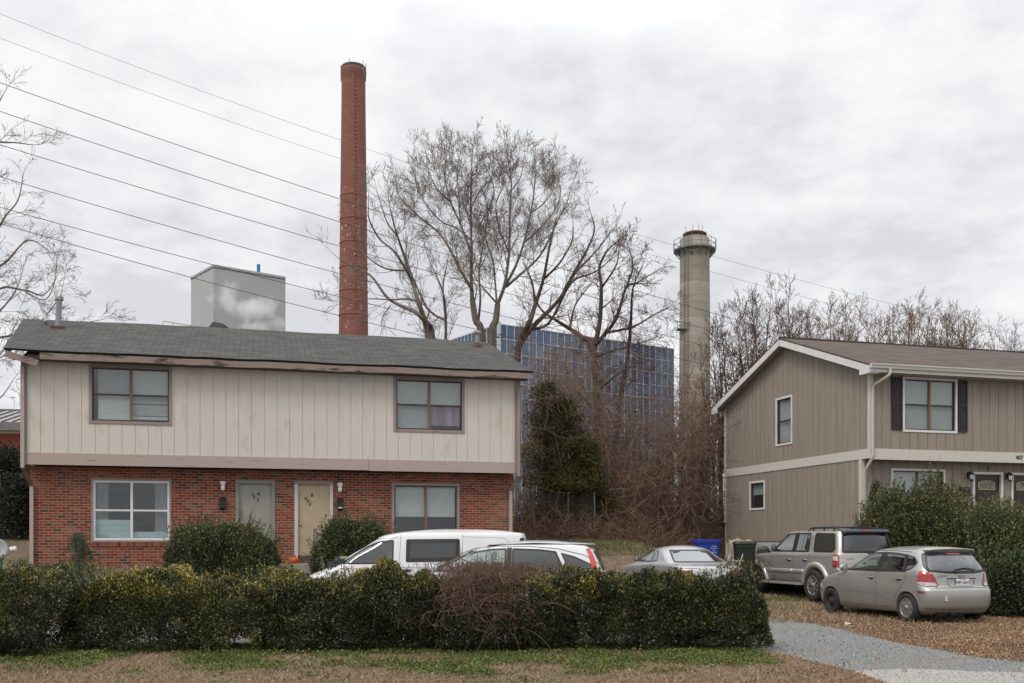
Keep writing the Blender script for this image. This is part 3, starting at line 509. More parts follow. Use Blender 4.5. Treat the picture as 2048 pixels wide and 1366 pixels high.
# ---------------------------------------------------------------- taupe house on the right
HR = Pl(10.14, 28.20, R(15.5)); DP = HR.side(1450, 900)[0]; WR = 12.6
hr = thing('siding_house', 'two-storey taupe board siding house with cream trim and brown shingle roof', 'house', (HR.o[0], HR.o[1], 0), HR.yaw)
m_taupe = worn_mat('taupe siding', (.295, .25, .21), (.25, .21, .175), (.38, .34, .30), .42, scale=.8, stretch=(5, 5, .5), thr=(.47, .70)); m_trim = worn_mat('cream trim paint', (.60, .57, .52), (.54, .51, .46), (.42, .38, .33), .5, scale=1.2, stretch=(2, 2, 3))
m_trimw = mat('white casing', (.72, .71, .69), (.64, .63, .61), rough=.6)
ZEr, ZRr, YRr = 6.62, 8.26, DP/2; zb0, zb1 = 4.01, 4.285
up = HR.rect(1805, 1914, 754, 758, 864, 866.5, 0); lo = HR.rect(1782, 1890, 936.5, 939, 1045, 1045, .4); d1 = HR.rect(1945, 2000, 943, 945.5, 1070, 1070, .4); d2 = HR.rect(2022, 2078, 945, 947, 1070, 1070, .4)
su = HR.rect(1552, 1585, 797, 789.5, 892.5, 888, 0, HR.side); sl_ = HR.rect(1499.5, 1530, 963.5, 960.5, 1021, 1018.5, 0, HR.side)
d1 = (d1[0], d1[0]+1.08, 1.75, d1[3]); d2 = (d2[0], d2[0]+1.08, 1.75, d1[3])
def hole(w, rv=.09, b=.02): return (w[0]+.02, w[1]-.02, w[2]+b, w[3]-.02, rv)
wall_panel(boards(.09, WR, .305, .016, .016, .01), zb1-.02, ZEr+.05, [hole(up)]).build('siding', m_taupe, hr)
mb = wall_panel(boards(.09, WR, .305, .016, .016, .01), 1.66, zb0+.1, [hole(lo), hole(d1, .1, 0), hole(d2, .1, 0)]); xform(mb, Matrix.Translation((0, .4, 0))).build('siding', m_taupe, hr)
SM = Matrix(((0, 1, 0, 0), (-1, 0, 0, DP), (0, 0, 1, 0), (0, 0, 0, 1)))      # panel x runs from the back corner towards the front
def fl(w): return (DP-w[1], DP-w[0], w[2], w[3])
su = fl(su); sl_ = fl(sl_)
top = lambda a: ZEr-.05+(ZRr-ZEr)*(1-abs((DP-a)-YRr)/YRr)
xform(wall_panel(boards(0, DP-.0, .305, .018, .016, .03), zb1-.02, 9, [hole(su)], topf=top), SM).build('end_siding', m_taupe, hr)
xform(wall_panel(boards(0, DP-.4, .305, .018, .016, .03), 1.66, zb0+.02, [hole(sl_)]), SM).build('end_siding', m_taupe, hr)
mb = MB(); mb.box(.05, WR, DP-.1, DP, 1.6, ZEr); mb.box(WR, WR+.1, 0, DP, 1.6, ZEr); mb.build('back_wall', m_taupe, hr)
mb = MB(); mb.box(.03, WR, .46, DP-.05, .2, 1.655); mb.build('foundation', mat('white foundation', (.55, .55, .54), (.42, .42, .41), rough=.9, scale=3), hr)
mb = MB(); mb.box(-.022, .02, -.02, DP+.01, zb0, zb1); mb.box(.02, WR, -.024, .02, zb0-.03, zb1); mb.build('band_board', m_trim, hr)
mb = MB(); mb.add([(.02, .02, zb0), (WR, .02, zb0), (WR, .42, zb0), (.02, .42, zb0)], [(0, 1, 2, 3)]); mb.build('overhang_soffit', mat('taupe soffit', (.25, .22, .19), rough=.8), hr)
for q_ in ((-.024, .09, -.026, .09, zb1, ZEr-.1), (-.024, .09, .374, .49, 1.0, zb0-.001), (-.024, .06, DP-.09, DP+.012, 1.0, zb0-.002), (-.024, .06, DP-.09, DP+.012, zb1, ZEr-.1)): MB().box(*q_).build('corner_trim', m_trim, hr)
roof_slope('roof', -.33, WR+.3, -.42, ZEr-.02, YRr, ZRr, 0, m_shB, hr, sag=.012, seed=7); roof_slope('roof', -.33, WR+.3, DP+.42, ZEr-.02, YRr, ZRr, 0, m_shB, hr, sag=.012, seed=8)
MB().tube([(-.34, YRr, ZRr+.0), (WR+.3, YRr, ZRr+.0)], .045, 6).build('ridge_cap', mat('dark ridge shingle', (.04, .033, .03), rough=.95), hr)
mb = MB()
for ya in (-.42, DP+.42): mb.beam((-.32, ya, ZEr-.17), (-.32, YRr, ZRr-.16), .035, .19)
for s_, ya in ((1, -.42), (-1, DP+.42)):
    mb.prism([(-.335, ya+.0*s_, ZEr-.06), (-.335, ya, ZEr-.27), (-.335, ya+.44*s_, ZEr-.27), (-.335, ya+.44*s_, ZEr-.05)], (.03, 0, 0))
    mb.box(-.3, .0, min(ya, ya+.4*s_), max(ya, ya+.4*s_), ZEr-.27, ZEr-.25)
mb.build('rake_board', m_trimw, hr)
mb = MB()
for ya, dy in ((-.40, 1), (DP+.40, -1)): mb.add([(-.3, ya, ZEr-.17), (.01, ya, ZEr-.17), (.01, YRr, ZRr-.15), (-.3, YRr, ZRr-.15)], [(0, 1, 2, 3)])
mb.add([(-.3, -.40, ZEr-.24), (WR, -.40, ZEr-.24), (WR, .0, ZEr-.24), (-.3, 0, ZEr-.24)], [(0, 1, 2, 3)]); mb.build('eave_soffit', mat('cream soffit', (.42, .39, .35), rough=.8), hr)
g = [(-.32, -.445, ZEr-.02), (-.32, -.56, ZEr-.02), (-.32, -.56, ZEr-.05), (-.32, -.535, ZEr-.08), (-.32, -.52, ZEr-.14), (-.32, -.445, ZEr-.14)]
MB().prism(g, (WR+.6, 0, 0)).build('gutter', mat('cream gutter', (.62, .60, .56), (.5, .47, .43), rough=.45, scale=1, stretch=(1, 1, 20)), hr)
MB().box(-.3, WR, -.44, -.415, ZEr-.24, ZEr-.05).build('fascia', m_trimw, hr)
mb = MB(); mb.tube([(.30, -.5, ZEr-.12), (.30, -.5, ZEr-.25), (.28, -.47, ZEr-.32), (.08, -.13, ZEr-.52), (.05, -.07, ZEr-.60), (.05, -.07, 4.10), (.05, -.04, 4.02), (.05, .25, 3.72), (.06, .33, 3.62), (.06, .33, 1.0)], .042, 8); mb.build('downspout', m_trim, hr)
wk = dict(trimw=.065, sash=.03); ca = [(.02, .49, .02, .98, m_blind, 0), (.51, .98, .02, .98, m_blind, 0)]
house_window(hr, *up, 0, m_trimw, m_bronze, mullion=m_wood, covers=[(.02, .98, .5, .98, m_blind, 0), (.02, .98, .02, .5, m_blindg, 0)], label='upper front window with black shutters', **wk)
house_window(hr, *lo, .4, m_trimw, m_bronze, mullion=m_wood, rail=False, covers=ca, label='lower front window half hidden by shrubs', **wk)
house_window(hr, *su, 0, m_trimw, m_bronze, covers=[(.03, .97, .02, .98, m_blind, 0)], side=SM, label='tall upper window in the gable end', **wk)
house_window(hr, *sl_, 0, m_trimw, m_bronze, covers=[(.03, .97, .5, .98, m_aqua, 0), (.03, .97, .02, .5, m_blindt, 0)], side=SM, label='small lower window in the gable end', **wk)
m_shut = mat('black shutter', (.025, .018, .018), (.018, .013, .013), rough=.6)
for u0, u1 in ((1782.5, 1803.5), (1915, 1933.5)):
    a = HR.rect(u0, u1, 760 if u0 < 1850 else 767, 762 if u0 < 1850 else 768, 853, 858); mb = MB(); x0, x1, z0, z1 = a[0], a[1], up[2]+.05, up[3]-.03
    mb.box(x0+.03, x1-.03, -.022, -.004, z0, z1); frame4(mb, x0, x1, z0, z1, .045, -.04, -.002); mb.box(x0+.045, x1-.045, -.04, -.004, (z0+z1)/2-.03, (z0+z1)/2+.03)
    for q in (0, 1): zc = z0+(z1-z0)*(.25+.5*q); mb.box(x0+.075, x1-.075, -.034, -.005, zc-.24, zc+.24)
    mb.build('shutter', m_shut, hr)
m_dd = mat('dark brown door', (.035, .018, .018), (.028, .015, .015), rough=.4); m_gold = mat('brass caming', (.55, .42, .2), rough=.35, metal=.4); m_lg = mat('leaded door glass', (.22, .24, .22), (.06, .07, .065), rough=.25, scale=16, lo=.42, hi=.58)
for i, d in enumerate((d1, d2)):
    j = .07; D = MB().box(d[0]+j, d[1]-j, .455, .49, d[2], d[3]-j).build('door', m_dd, hr); D['label'] = ['dark brown front door under the letter A', 'dark brown front door at the edge of the photo'][i]
    mb = MB(); mb.box(d[0], d[1], .375, .46, d[3]-j, d[3]); mb.box(d[0], d[0]+j, .375, .46, d[2], d[3]-j); mb.box(d[1]-j, d[1], .375, .46, d[2], d[3]-j); mb.build('door_frame', m_trimw, D)
    xc = (d[0]+d[1])/2; zc = d[3]-.40; w2 = .29
    arch = [(-w2, -.12), (w2, -.12), (w2, .06)]+[(w2*math.cos(a), .06+.08*math.sin(a)) for a in np.linspace(.15, math.pi-.15, 12)]+[(-w2, .06)]
    MB().prism([(xc+a*.93, .449, zc+b*.93) for a, b in arch], (0, .004, 0)).build('fanlight', m_lg, D); mb = MB()
    pts = [(xc+a, .447, zc+b) for a, b in arch]; mb.tube(pts+pts[:1], .016, 6, False)
    for k in (-.5, 0, .5): mb.tube([(xc+k*w2*.9, .446, zc-.1), (xc+k*w2*.4, .446, zc+.03), (xc+k*w2, .446, zc+.12)], .006, 4)
    mb.build('fanlight_frame', m_gold, D)
    mb = MB()
    for k in (-1, 1): frame4(mb, xc+k*.2-.15, xc+k*.2+.15, zc-1.1, zc-.25, .02, .449, .456)
    mb.build('door_panel', m_dd, D)
    text('door_letter', 'AB'[i], .17, m_num, hr, Matrix.Translation((xc, .392, d[3]+.11)) @ Matrix.Rotation(R(90), 4, 'X'), .004, True)
    s = d[0]-.16; z = d[3]-.12; mb = MB(); mb.box(s-.04, s+.04, .36, .40, z-.08, z+.1); mb.tube([(s, .38, z+.06), (s, .30, z+.12), (s, .25, z+.09)], .012, 6); mb.lathe([(.03, .09), (.085, .05), (.09, .03), (.07, .02)], 8, Matrix.Translation((s, .25, z))); mb.lathe([(.04, -.17), (.05, -.13), (.055, -.12)], 8, Matrix.Translation((s, .25, z)))
    for q in range(6): a = q*math.pi/3; mb.tube([(s+.075*math.cos(a), .25+.075*math.sin(a), z+.02), (s+.05*math.cos(a), .25+.05*math.sin(a), z-.12)], .006, 4)
    l = mb.build('wall_lantern', m_black, hr); MB().lathe([(.045, -.11), (.065, .02)], 8, Matrix.Translation((s, .25, z))).build('lantern_glass', m_lampw if i == 0 else m_lampw, l)
s, z = HR.loc(1927, 982, .4); mb = MB(); mb.prism([(s-.17, .28, z-.1), (s-.17, .27, z+.02), (s-.17, .32, z+.12), (s-.17, .398, z+.12), (s-.17, .398, z-.13), (s-.17, .32, z-.13)], (.34, 0, 0)); mb.build('mailbox', m_black, hr)
s, z = HR.loc(2039, 915.5, -.03); text('house_number', '407', .17, m_num, hr, Matrix.Translation((s, -.028, z)) @ Matrix.Rotation(R(90), 4, 'X'), .004, True)
mb = MB(); mb.box(d1[0]-.5, WR, -.2, .42, .3, 1.72); mb.build('porch', mat('porch concrete', (.36, .33, .31), rough=.9), hr)
# ================================================================ far structures
# ---- brick smokestack
def curved(y, top_v, rows): return rows
YB = 140.; c = P(707, HOR, YB); bs = thing('brick_smokestack', 'tall tapering red brick smokestack with orange steel bands', 'smokestack', (c.x, YB, 0))
def zof(v, y): return EYE+(HOR-v)/FPX*y
k = YB/FPX; pr = [(33*k, 0), (29*k, zof(667, YB)), (26.8*k, zof(450, YB)), (24.2*k, zof(230, YB)), (23.6*k, zof(165, YB)), (23.6*k, zof(163, YB)), (24.6*k, zof(160, YB)), (24.6*k, zof(152, YB)), (25.4*k, zof(150, YB)), (25.4*k, zof(142, YB)), (24.6*k, zof(139, YB))]
MB().lathe(pr, 48).build('shaft', brick_mat('smokestack brick', w=.55, h=.24, tones=[(0, (.19, .072, .05)), (.5, (.205, .082, .059)), (1, (.22, .092, .067))], mortar=(.20, .075, .055), msize=.035, bloom=.12, axis='xy'), bs)
MB().lathe([(24.9*k, zof(141, YB)), (25.2*k, zof(138, YB)), (23.5*k, zof(134.5, YB)), (20.5*k, zof(134, YB)), (20.5*k, zof(145, YB))], 48, cap=False).build('rim', mat('sooty rim', (.05, .04, .04), rough=.9), bs)
m_or = mat('orange band', (.36, .08, .035), (.28, .07, .04), rough=.6)
for v in (402, 449, 496, 545, 592, 640):
    z = zof(v-8, YB); r = float(np.interp(z, [q[1] for q in pr[:5]], [q[0] for q in pr[:5]])); MB().lathe([(r+.03, z-.06), (r+.07, z-.06), (r+.07, z+.06), (r+.03, z+.06)], 48, cap=False).build('steel_band', m_or, bs)
m_thin = mat('lightning rod', (.2, .2, .21), rough=.5, metal=.5)
for a in (-100, 175, -10, 90, -35): a = R(a); MB().tube([(25.6*k*math.cos(a), 25.6*k*math.sin(a), zof(163, YB)), (25.9*k*math.cos(a), 25.9*k*math.sin(a), zof(129, YB))], .05, 5).build('lightning_rod', m_thin, bs)
mb = MB()
for i in range(60):
    z = zof(150+i*8, YB); r = float(np.interp(z, [q[1] for q in pr[:5]], [q[0] for q in pr[:5]])); a = R(-72); mb.box(-.12, .12, -.08, .05, -.05, .05, Matrix.Translation((r*math.cos(a), r*math.sin(a), z)))
mb.build('climbing_rung', mat('iron rungs', (.13, .06, .045), rough=.9), bs)
rp = random.Random(4); m_pw = mat('flaking white paint', (.5, .42, .38), (.4, .2, .15), rough=.9, scale=3)
mb = MB()
for i in range(60):
    v = rp.choice([388, 425, 432, 460, 465, 478, 510, 570, 576, 620, 624, 630, 655])+rp.uniform(-6, 6); z = zof(v, YB); r = float(np.interp(z, [q[1] for q in pr[:5]], [q[0] for q in pr[:5]]))+.015
    a = R(-90+rp.uniform(-50, 50)); w = rp.uniform(.03, .22); h = rp.uniform(.05, .35); p = Vector((r*math.cos(a), r*math.sin(a), z)); t = Vector((-math.sin(a), math.cos(a), 0))
    mb.add([p-t*w-Vector((0, 0, h*.6)), p+t*w*rp.random(), p+t*w*.4+Vector((0, 0, h)), p-t*w*.7+Vector((0, 0, h*.3))], [(0, 1, 2, 3)])
tag(mb.build('paint_marks', m_pw, bs), kind='stuff')
# ---- concrete stack
YC = 120.; c = P(1389.5, HOR, YC); cs = thing('concrete_smokestack', 'stained concrete smokestack with a railed platform near its top', 'smokestack', (c.x, YC, 0)); k = YC/FPX
mc = mat('board marked concrete', (.36, .325, .275), (.255, .23, .19), rough=.9, scale=.35, stretch=(1, 1, 1.6), detail=10, lo=.35, hi=.62); N, Lk, b = nodes_of(mc); tcn = [n for n in N if n.type == 'TEX_COORD'][0]
sp = N.new('ShaderNodeSeparateXYZ'); Lk.new(tcn.outputs['Object'], sp.inputs[0]); dv = N.new('ShaderNodeMath'); dv.operation = 'DIVIDE'; dv.inputs[1].default_value = .86; Lk.new(sp.outputs[2], dv.inputs[0])
flo = N.new('ShaderNodeMath'); flo.operation = 'FLOOR'; Lk.new(dv.outputs[0], flo.inputs[0]); wn_ = N.new('ShaderNodeTexWhiteNoise'); wn_.noise_dimensions = '1D'; Lk.new(flo.outputs[0], wn_.inputs['W'])
fr = N.new('ShaderNodeMath'); fr.operation = 'FRACT'; Lk.new(dv.outputs[0], fr.inputs[0]); lt = N.new('ShaderNodeMath'); lt.operation = 'LESS_THAN'; lt.inputs[1].default_value = .10; Lk.new(fr.outputs[0], lt.inputs[0])
mr = N.new('ShaderNodeMapRange'); mr.inputs[3].default_value = .78; mr.inputs[4].default_value = 1.08; Lk.new(wn_.outputs[0], mr.inputs[0]); mm = N.new('ShaderNodeMath'); mm.operation = 'MULTIPLY_ADD'; mm.inputs[1].default_value = -.16; Lk.new(lt.outputs[0], mm.inputs[0]); Lk.new(mr.outputs[0], mm.inputs[2])
xm_ = N.new('ShaderNodeMix'); xm_.data_type = 'RGBA'; xm_.blend_type = 'MULTIPLY'; xm_.inputs[0].default_value = 1; old = b.inputs['Base Color'].links[0].from_socket; Lk.new(old, xm_.inputs[6]); Lk.new(mm.outputs[0], xm_.inputs[7])
st = N.new('ShaderNodeTexNoise'); st.inputs['Scale'].default_value = 1; st.inputs['Detail'].default_value = 3; mpp = N.new('ShaderNodeMapping'); mpp.inputs['Scale'].default_value = (1.7, 1.7, .06); Lk.new(tcn.outputs['Object'], mpp.inputs[0]); Lk.new(mpp.outputs[0], st.inputs['Vector'])
zr_ = N.new('ShaderNodeMapRange'); zr_.inputs[1].default_value = zof(585, YC); zr_.inputs[2].default_value = zof(500, YC); Lk.new(sp.outputs[2], zr_.inputs[0]); s2 = N.new('ShaderNodeMapRange'); s2.inputs[1].default_value = .53; s2.inputs[2].default_value = .66; Lk.new(st.outputs[0], s2.inputs[0])
m2_ = N.new('ShaderNodeMath'); m2_.operation = 'MULTIPLY'; Lk.new(zr_.outputs[0], m2_.inputs[0]); Lk.new(s2.outputs[0], m2_.inputs[1]); xr_ = N.new('ShaderNodeMix'); xr_.data_type = 'RGBA'; xr_.inputs[7].default_value = (.26, .12, .05, 1); Lk.new(m2_.outputs[0], xr_.inputs[0]); Lk.new(xm_.outputs[2], xr_.inputs[6]); Lk.new(xr_.outputs[2], b.inputs['Base Color'])
MB().lathe([(33*k, 0), (31*k, zof(880, YC)), (30.2*k, zof(640, YC)), (29.3*k, zof(540, YC)), (29.3*k, zof(481, YC)), (27.5*k, zof(478, YC)), (24*k, zof(476, YC))], 48).build('shaft', mc, cs)
MB().lathe([(20*k, zof(475, YC)), (20*k, zof(473, YC)), (23.8*k, zof(470.5, YC)), (23.8*k, zof(468.5, YC)), (19*k, zof(466, YC)), (19*k, zof(474, YC))], 40, cap=False).build('cap', mat('rusty cap', (.13, .035, .025), (.08, .03, .025), rough=.8, scale=2), cs)
mgv = mat('grey steelwork', (.20, .22, .23), (.13, .14, .15), rough=.6, metal=.3, scale=2); n = 12; rp_ = 42.5*k; zp = zof(500, YC)
poly = [(rp_*math.cos(2*math.pi*i/n+.13), rp_*math.sin(2*math.pi*i/n+.13)) for i in range(n)]; mb = MB(); inn = [(x*.70, y*.70) for x, y in poly]
for i in range(n):
    j = (i+1) % n; mb.add([(*poly[i], zp), (*poly[j], zp), (*inn[j], zp), (*inn[i], zp), (*poly[i], zp-.18), (*poly[j], zp-.18), (*inn[j], zp-.18), (*inn[i], zp-.18)], [(0, 1, 2, 3), (7, 6, 5, 4), (0, 4, 5, 1)])
    mb.beam((*poly[i], zp-.1), (inn[i][0]*.98, inn[i][1]*.98, zp-1.0), .12, .12)
pf = mb.build('platform', mgv, cs); mb = MB()
for i in range(n):
    j = (i+1) % n
    for h in (.5, 1.05): mb.tube([(*poly[i], zp+h), (*poly[j], zp+h)], .035, 5)
    mb.tube([(*poly[i], zp), (*poly[i], zp+1.08)], .04, 5)
mb.build('railing', mgv, pf); mb = MB(); a = R(-133)
for dx in (-.28, .28):
    t = Vector((-math.sin(a), math.cos(a), 0))*dx; mb.tube([Vector((32.6*k*math.cos(a), 32.6*k*math.sin(a), zof(900, YC)))+t, Vector((31.2*k*math.cos(a), 31.2*k*math.sin(a), zof(478, YC)))+t], .04, 5)
for i in range(70):
    z = zof(900, YC)+(zof(480, YC)-zof(900, YC))*i/69; rr_ = (32.4-1.2*i/69)*k; t = Vector((-math.sin(a), math.cos(a), 0)); p = Vector((rr_*math.cos(a), rr_*math.sin(a), z)); mb.tube([p-t*.28, p+t*.28], .02, 4)
mb.build('ladder', mgv, cs)
mb = MB(); ax = -32.5*k; z = zof(663, YC); mb.box(ax-.35, ax+1.1, -1.6, -.2, z, z+.1)
for x0 in (ax-.35, ax+.4, ax+1.1): mb.tube([(x0, -1.6, z), (x0, -1.6, z+.8)], .035, 4)
for h in (.4, .8): mb.tube([(ax-.35, -1.6, z+h), (ax+1.1, -1.6, z+h)], .03, 4); mb.tube([(ax-.35, -1.6, z+h), (ax-.35, -.2, z+h)], .03, 4)
mb.build('side_platform', mgv, cs)
for a in (-110, -80, -60, -150): a = R(a); MB().tube([(23*k*math.cos(a), 23*k*math.sin(a), zof(476, YC)), (23*k*math.cos(a), 23*k*math.sin(a), zof(456, YC))], .03, 4).build('lightning_rod', m_thin, cs)
MB().lathe([(30.8*k, zof(816, YC)), (31.6*k, zof(816, YC)), (31.6*k, zof(818, YC)), (30.8*k, zof(818, YC))], 40, cap=False).build('ring_band', mgv, cs)
# ---- grey plant building
mgp = mat('ribbed grey cladding', (.375, .39, .385), (.345, .36, .355), rough=.5, scale=.3); N, Lk, b = nodes_of(mgp)
A0 = P(427, HOR, 130.); A1 = P(571, HOR, 136.); A2 = P(382, HOR, 136.2); gb = thing('plant_building', 'windowless grey ribbed metal plant building with a blue roof pipe', 'building', (A0.x, A0.y, 0)); top_ = zof(531.5, 130.)
def ribbed(a, b_, z0, z1, pitch=.6, dep=.018):
    mb = MB(); a = Vector((a[0], a[1], 0)); b_ = Vector((b_[0], b_[1], 0)); d = (b_-a); n = int(d.length/pitch); d /= n; nn = Vector((d.y, -d.x, 0)).normalized()
    pts = []
    for i in range(n): p = a+d*i; pts += [p, p+d*.82, p+d*.86-nn*dep, p+d*.96-nn*dep]
    pts.append(b_)
    for p, q in zip(pts[:-1], pts[1:]): mb.add([(p.x, p.y, z0), (q.x, q.y, z0), (q.x, q.y, z1), (p.x, p.y, z1)], [(0, 1, 2, 3)])
    return mb
o0 = (0, 0); o1 = (A1.x-A0.x, A1.y-A0.y); o2 = (A2.x-A0.x, A2.y-A0.y); o3 = (o1[0]+o2[0], o1[1]+o2[1])
for a, b_ in ((o0, o1), (o2, o0), (o3, o2), (o1, o3)): ribbed(a, b_, 0, top_).build('wall', mgp, gb)
MB().prism([(*o0, top_-.02), (*o1, top_-.02), (*o3, top_-.02), (*o2, top_-.02)], (0, 0, -.3)).build('roof', mgp, gb)
mb = MB()
for a, b_ in ((o0, o1), (o2, o0)): mb.beam((*a, top_+.03), (*b_, top_+.03), .18, .28)
mb.build('roof_edge', mat('pale flashing', (.40, .44, .44), rough=.5), gb)
p = P(517, HOR, 139.); MB().tube([(p.x-A0.x, p.y-A0.y, top_-.2), (p.x-A0.x, p.y-A0.y, zof(529, 139.))], .24, 14).build('roof_pipe', mat('blue painted pipe', (.02, .17, .38), rough=.4), gb)
p = P(446, HOR, 127.); q = P(400, HOR, 127.); z = zof(643, 127.); x0 = q.x-A0.x; x1 = p.x-A0.x; xk = P(426, HOR, 127.).x-A0.x
MB().prism([(x0, -3, z-2.2), (xk, -3, z), (x1, -3, z-.25), (x1, -3, z-4), (x0, -3, z-4)], (0, 2.6, 0)).build('intake_hood', mat('dark hood', (.06, .065, .075), rough=.6), gb)
mb = MB(); zr2 = zof(644, 124.); xa = P(322, HOR, 124.).x-A0.x; xb = P(384, HOR, 124.).x-A0.x
mb.tube([(xa, -6, zr2-1.2), (xa+.3, -6, zr2+.1), (xb, -6, zr2-.45)], .06, 5); mb.tube([(xa+1.5, -6, zr2), (xa+1.5, -6, zr2-2)], .05, 5); mb.build('yellow_handrail', mat('yellow rail', (.42, .36, .12), rough=.6), gb)
# ---- blue glass building
C0 = P(998, HOR, 110.); C1 = P(1347, HOR, 124.3); hB = zof(648, 110.); dr = Vector((C1.x-C0.x, C1.y-C0.y, 0)); LR = dr.length; dr.normalize(); dl = Vector((-dr.y, dr.x, 0))
gbb = thing('glass_building', 'blue glass office block with a white mullion grid', 'building', (C0.x, C0.y, 0), math.atan2(dr.y, dr.x)); LL = 26.
mgl = mat('blue curtain wall glass', (.075, .125, .235), (.045, .075, .145), rough=.12, scale=.12, spec=.6); N, Lk, b = nodes_of(mgl)   # every pane its own tone
c = [n for n in N if n.type == 'TEX_COORD'][0]; t = N.new('ShaderNodeTexBrick'); t.offset = 0; sp = N.new('ShaderNodeSeparateXYZ'); Lk.new(c.outputs['Object'], sp.inputs[0]); ad = N.new('ShaderNodeMath'); ad.operation = 'ADD'; Lk.new(sp.outputs[0], ad.inputs[0]); Lk.new(sp.outputs[1], ad.inputs[1]); cb = N.new('ShaderNodeCombineXYZ'); Lk.new(ad.outputs[0], cb.inputs[0]); Lk.new(sp.outputs[2], cb.inputs[1]); Lk.new(cb.outputs[0], t.inputs['Vector'])
t.inputs['Scale'].default_value = 1; t.inputs['Brick Width'].default_value = LR/26; t.inputs['Row Height'].default_value = hB/16; t.inputs['Mortar Size'].default_value = 0; t.inputs['Color1'].default_value = (.5, .6, .7, 1); t.inputs['Color2'].default_value = (1.6, 1.5, 1.4, 1)
x = N.new('ShaderNodeMix'); x.data_type = 'RGBA'; x.blend_type = 'MULTIPLY'; x.inputs[0].default_value = 1; old = b.inputs['Base Color'].links[0].from_socket; Lk.new(old, x.inputs[6]); Lk.new(t.outputs['Color'], x.inputs[7]); Lk.new(x.outputs[2], b.inputs['Base Color'])
MB().box(0, LR, 0, LL, 0, hB).build('glass_wall', mgl, gbb)
mw = mat('white mullion', (.50, .53, .55), rough=.5); mb = MB()
for i in range(27): x0 = LR*i/26; mb.box(x0-.035, x0+.035, -.08, -.01, 0, hB+.1)
for i in range(17): z = hB*i/16; mb.box(-.1, LR, -.07, -.012, z-.04, z+.04)
mb.build('mullion_grid', mw, gbb); mb = MB()
for i in range(33): y0 = LL*i/32; mb.box(-.10, -.01, y0-.05, y0+.05, 0, hB+.1)
for i in range(17): z = hB*i/16; mb.box(-.08, -.012, 0, LL, z-.06, z+.06)
mb.build('mullion_grid', mw, gbb)
MB().box(-.16, .16, -.16, .16, 0, hB+.25).build('corner_post', mw, gbb)
mlb = mat('light blue glass', (.12, .23, .38), (.05, .11, .22), rough=.15, scale=.8); s0, s1 = LR*.855, LR; mb = MB()          # reflective patches put into the colour as lighter panes near the right end
for i in range(22, 26):
    for j in range(0, 16):
        if j < 15 and not (i == 22 and j > 11): mb.box(LR*i/26+.07, LR*(i+1)/26-.07, -.006, .0, hB*j/16+.08, hB*(j+1)/16-.08)
mb.build('light_glass', mlb, gbb)
# ---- red brick building with a seamed metal roof at the far left
lb = thing('brick_building', 'low red brick building with grey seamed metal roof at the left edge', 'building', (P(-60, HOR, 62.).x, 62., 0), R(8)); w = P(60, HOR, 62.).x-P(-60, HOR, 62.).x+9; w0 = -6
ze = zof(866, 62.); MB().box(w0, w, 0, 12, 0, ze).build('brick_wall', brick_mat('far red brick', w=.4, h=.135, tones=[(0, (.22, .04, .025)), (1, (.30, .06, .035))], mortar=(.13, .04, .03), msize=.02), lb)
MB().box(w0-.1, w+.1, -.1, .02, ze-.0, ze+.14).build('cream_trim', m_trim, lb); MB().box(w0-.3, w+.3, -.6, .0, ze+.14, ze+.66).build('metal_fascia', mat('grey metal fascia', (.16, .165, .17), rough=.5), lb)
zt = zof(815, 66.); mb = MB(); mb.add([(w0-.3, -.5, ze+.66), (w+.3, -.5, ze+.66), (w+.3, 5.5, zt), (w0-.3, 5.5, zt)], [(0, 1, 2, 3)]); rf = mb.build('roof', mat('metal roof', (.34, .31, .31), (.28, .25, .25), rough=.5, scale=1), lb); mb = MB(); x = w0
while x < w: mb.beam((x, -.5, ze+.70), (x, 5.5, zt+.04), .07, .08); x += .62
mb.build('roof_seam', mat('dark seam', (.10, .09, .09), rough=.6), rf); MB().box(w0-.4, w+.4, 5.4, 5.7, zt-.1, zt+.08).build('ridge_cap', mat('dark seam', (.1, .09, .09)), lb)
# ---- power lines: each a hanging cable from a near pole (out of the photo, left) to a far one
def cable(pts, y0, y1, r, m, label):
    """pts photo pixels from left to right; depth grows so that 1/depth is even along the span"""
    u = np.array([p[0] for p in pts], float); v = np.array([p[1] for p in pts], float); co = np.polyfit(u, v, 2 if len(pts) > 2 else 1); us = np.linspace(-260, 2250, 60); out = []
    for q in us:
        t = (q+260)/2510; y = 1/((1-t)/y0+t/y1); out.append(P(q, np.polyval(co, q), y))
    o = MB().tube(out, [r*p.y/y0 if False else r for p in out], 5, False).build('power_line', m, None); tag(o, label, 'power line', 'overhead power lines'); return o
m_wd = mat('dark cable', (.045, .045, .05), rough=.6); m_wg = mat('weathered grey cable', (.22, .22, .23), rough=.6)
cable([(0, 38), (300, 130), (620, 254), (815, 327), (1205, 455), (1345, 492), (1630, 570), (2048, 668)], 60, 90, .012, m_wg, 'thin grey power line, topmost of all, from the upper left corner')
cable([(0, 77), (683, 316), (800, 356), (1270, 503), (1420, 545), (1640, 600)], 60, 90, .012, m_wg, 'thin grey power line, second from the top')
cable([(0, 168), (300, 266), (683, 400), (1000, 503), (1350, 602), (1420, 625)], 42, 80, .016, m_wd, 'dark power line, topmost of the thick ones')
cable([(0, 223), (300, 323), (683, 443), (1000, 543), (1350, 640)], 42, 80, .016, m_wd, 'dark power line just below the topmost thick one')
cable([(95, 318), (300, 383), (683, 492), (1000, 583), (1350, 676)], 42, 80, .016, m_wd, 'dark power line, third of the thick ones, crossing mid brick smokestack')
cable([(20, 358), (300, 445), (683, 547), (1000, 630), (1350, 716)], 42, 80, .016, m_wd, 'dark power line crossing just above the grey plant building')
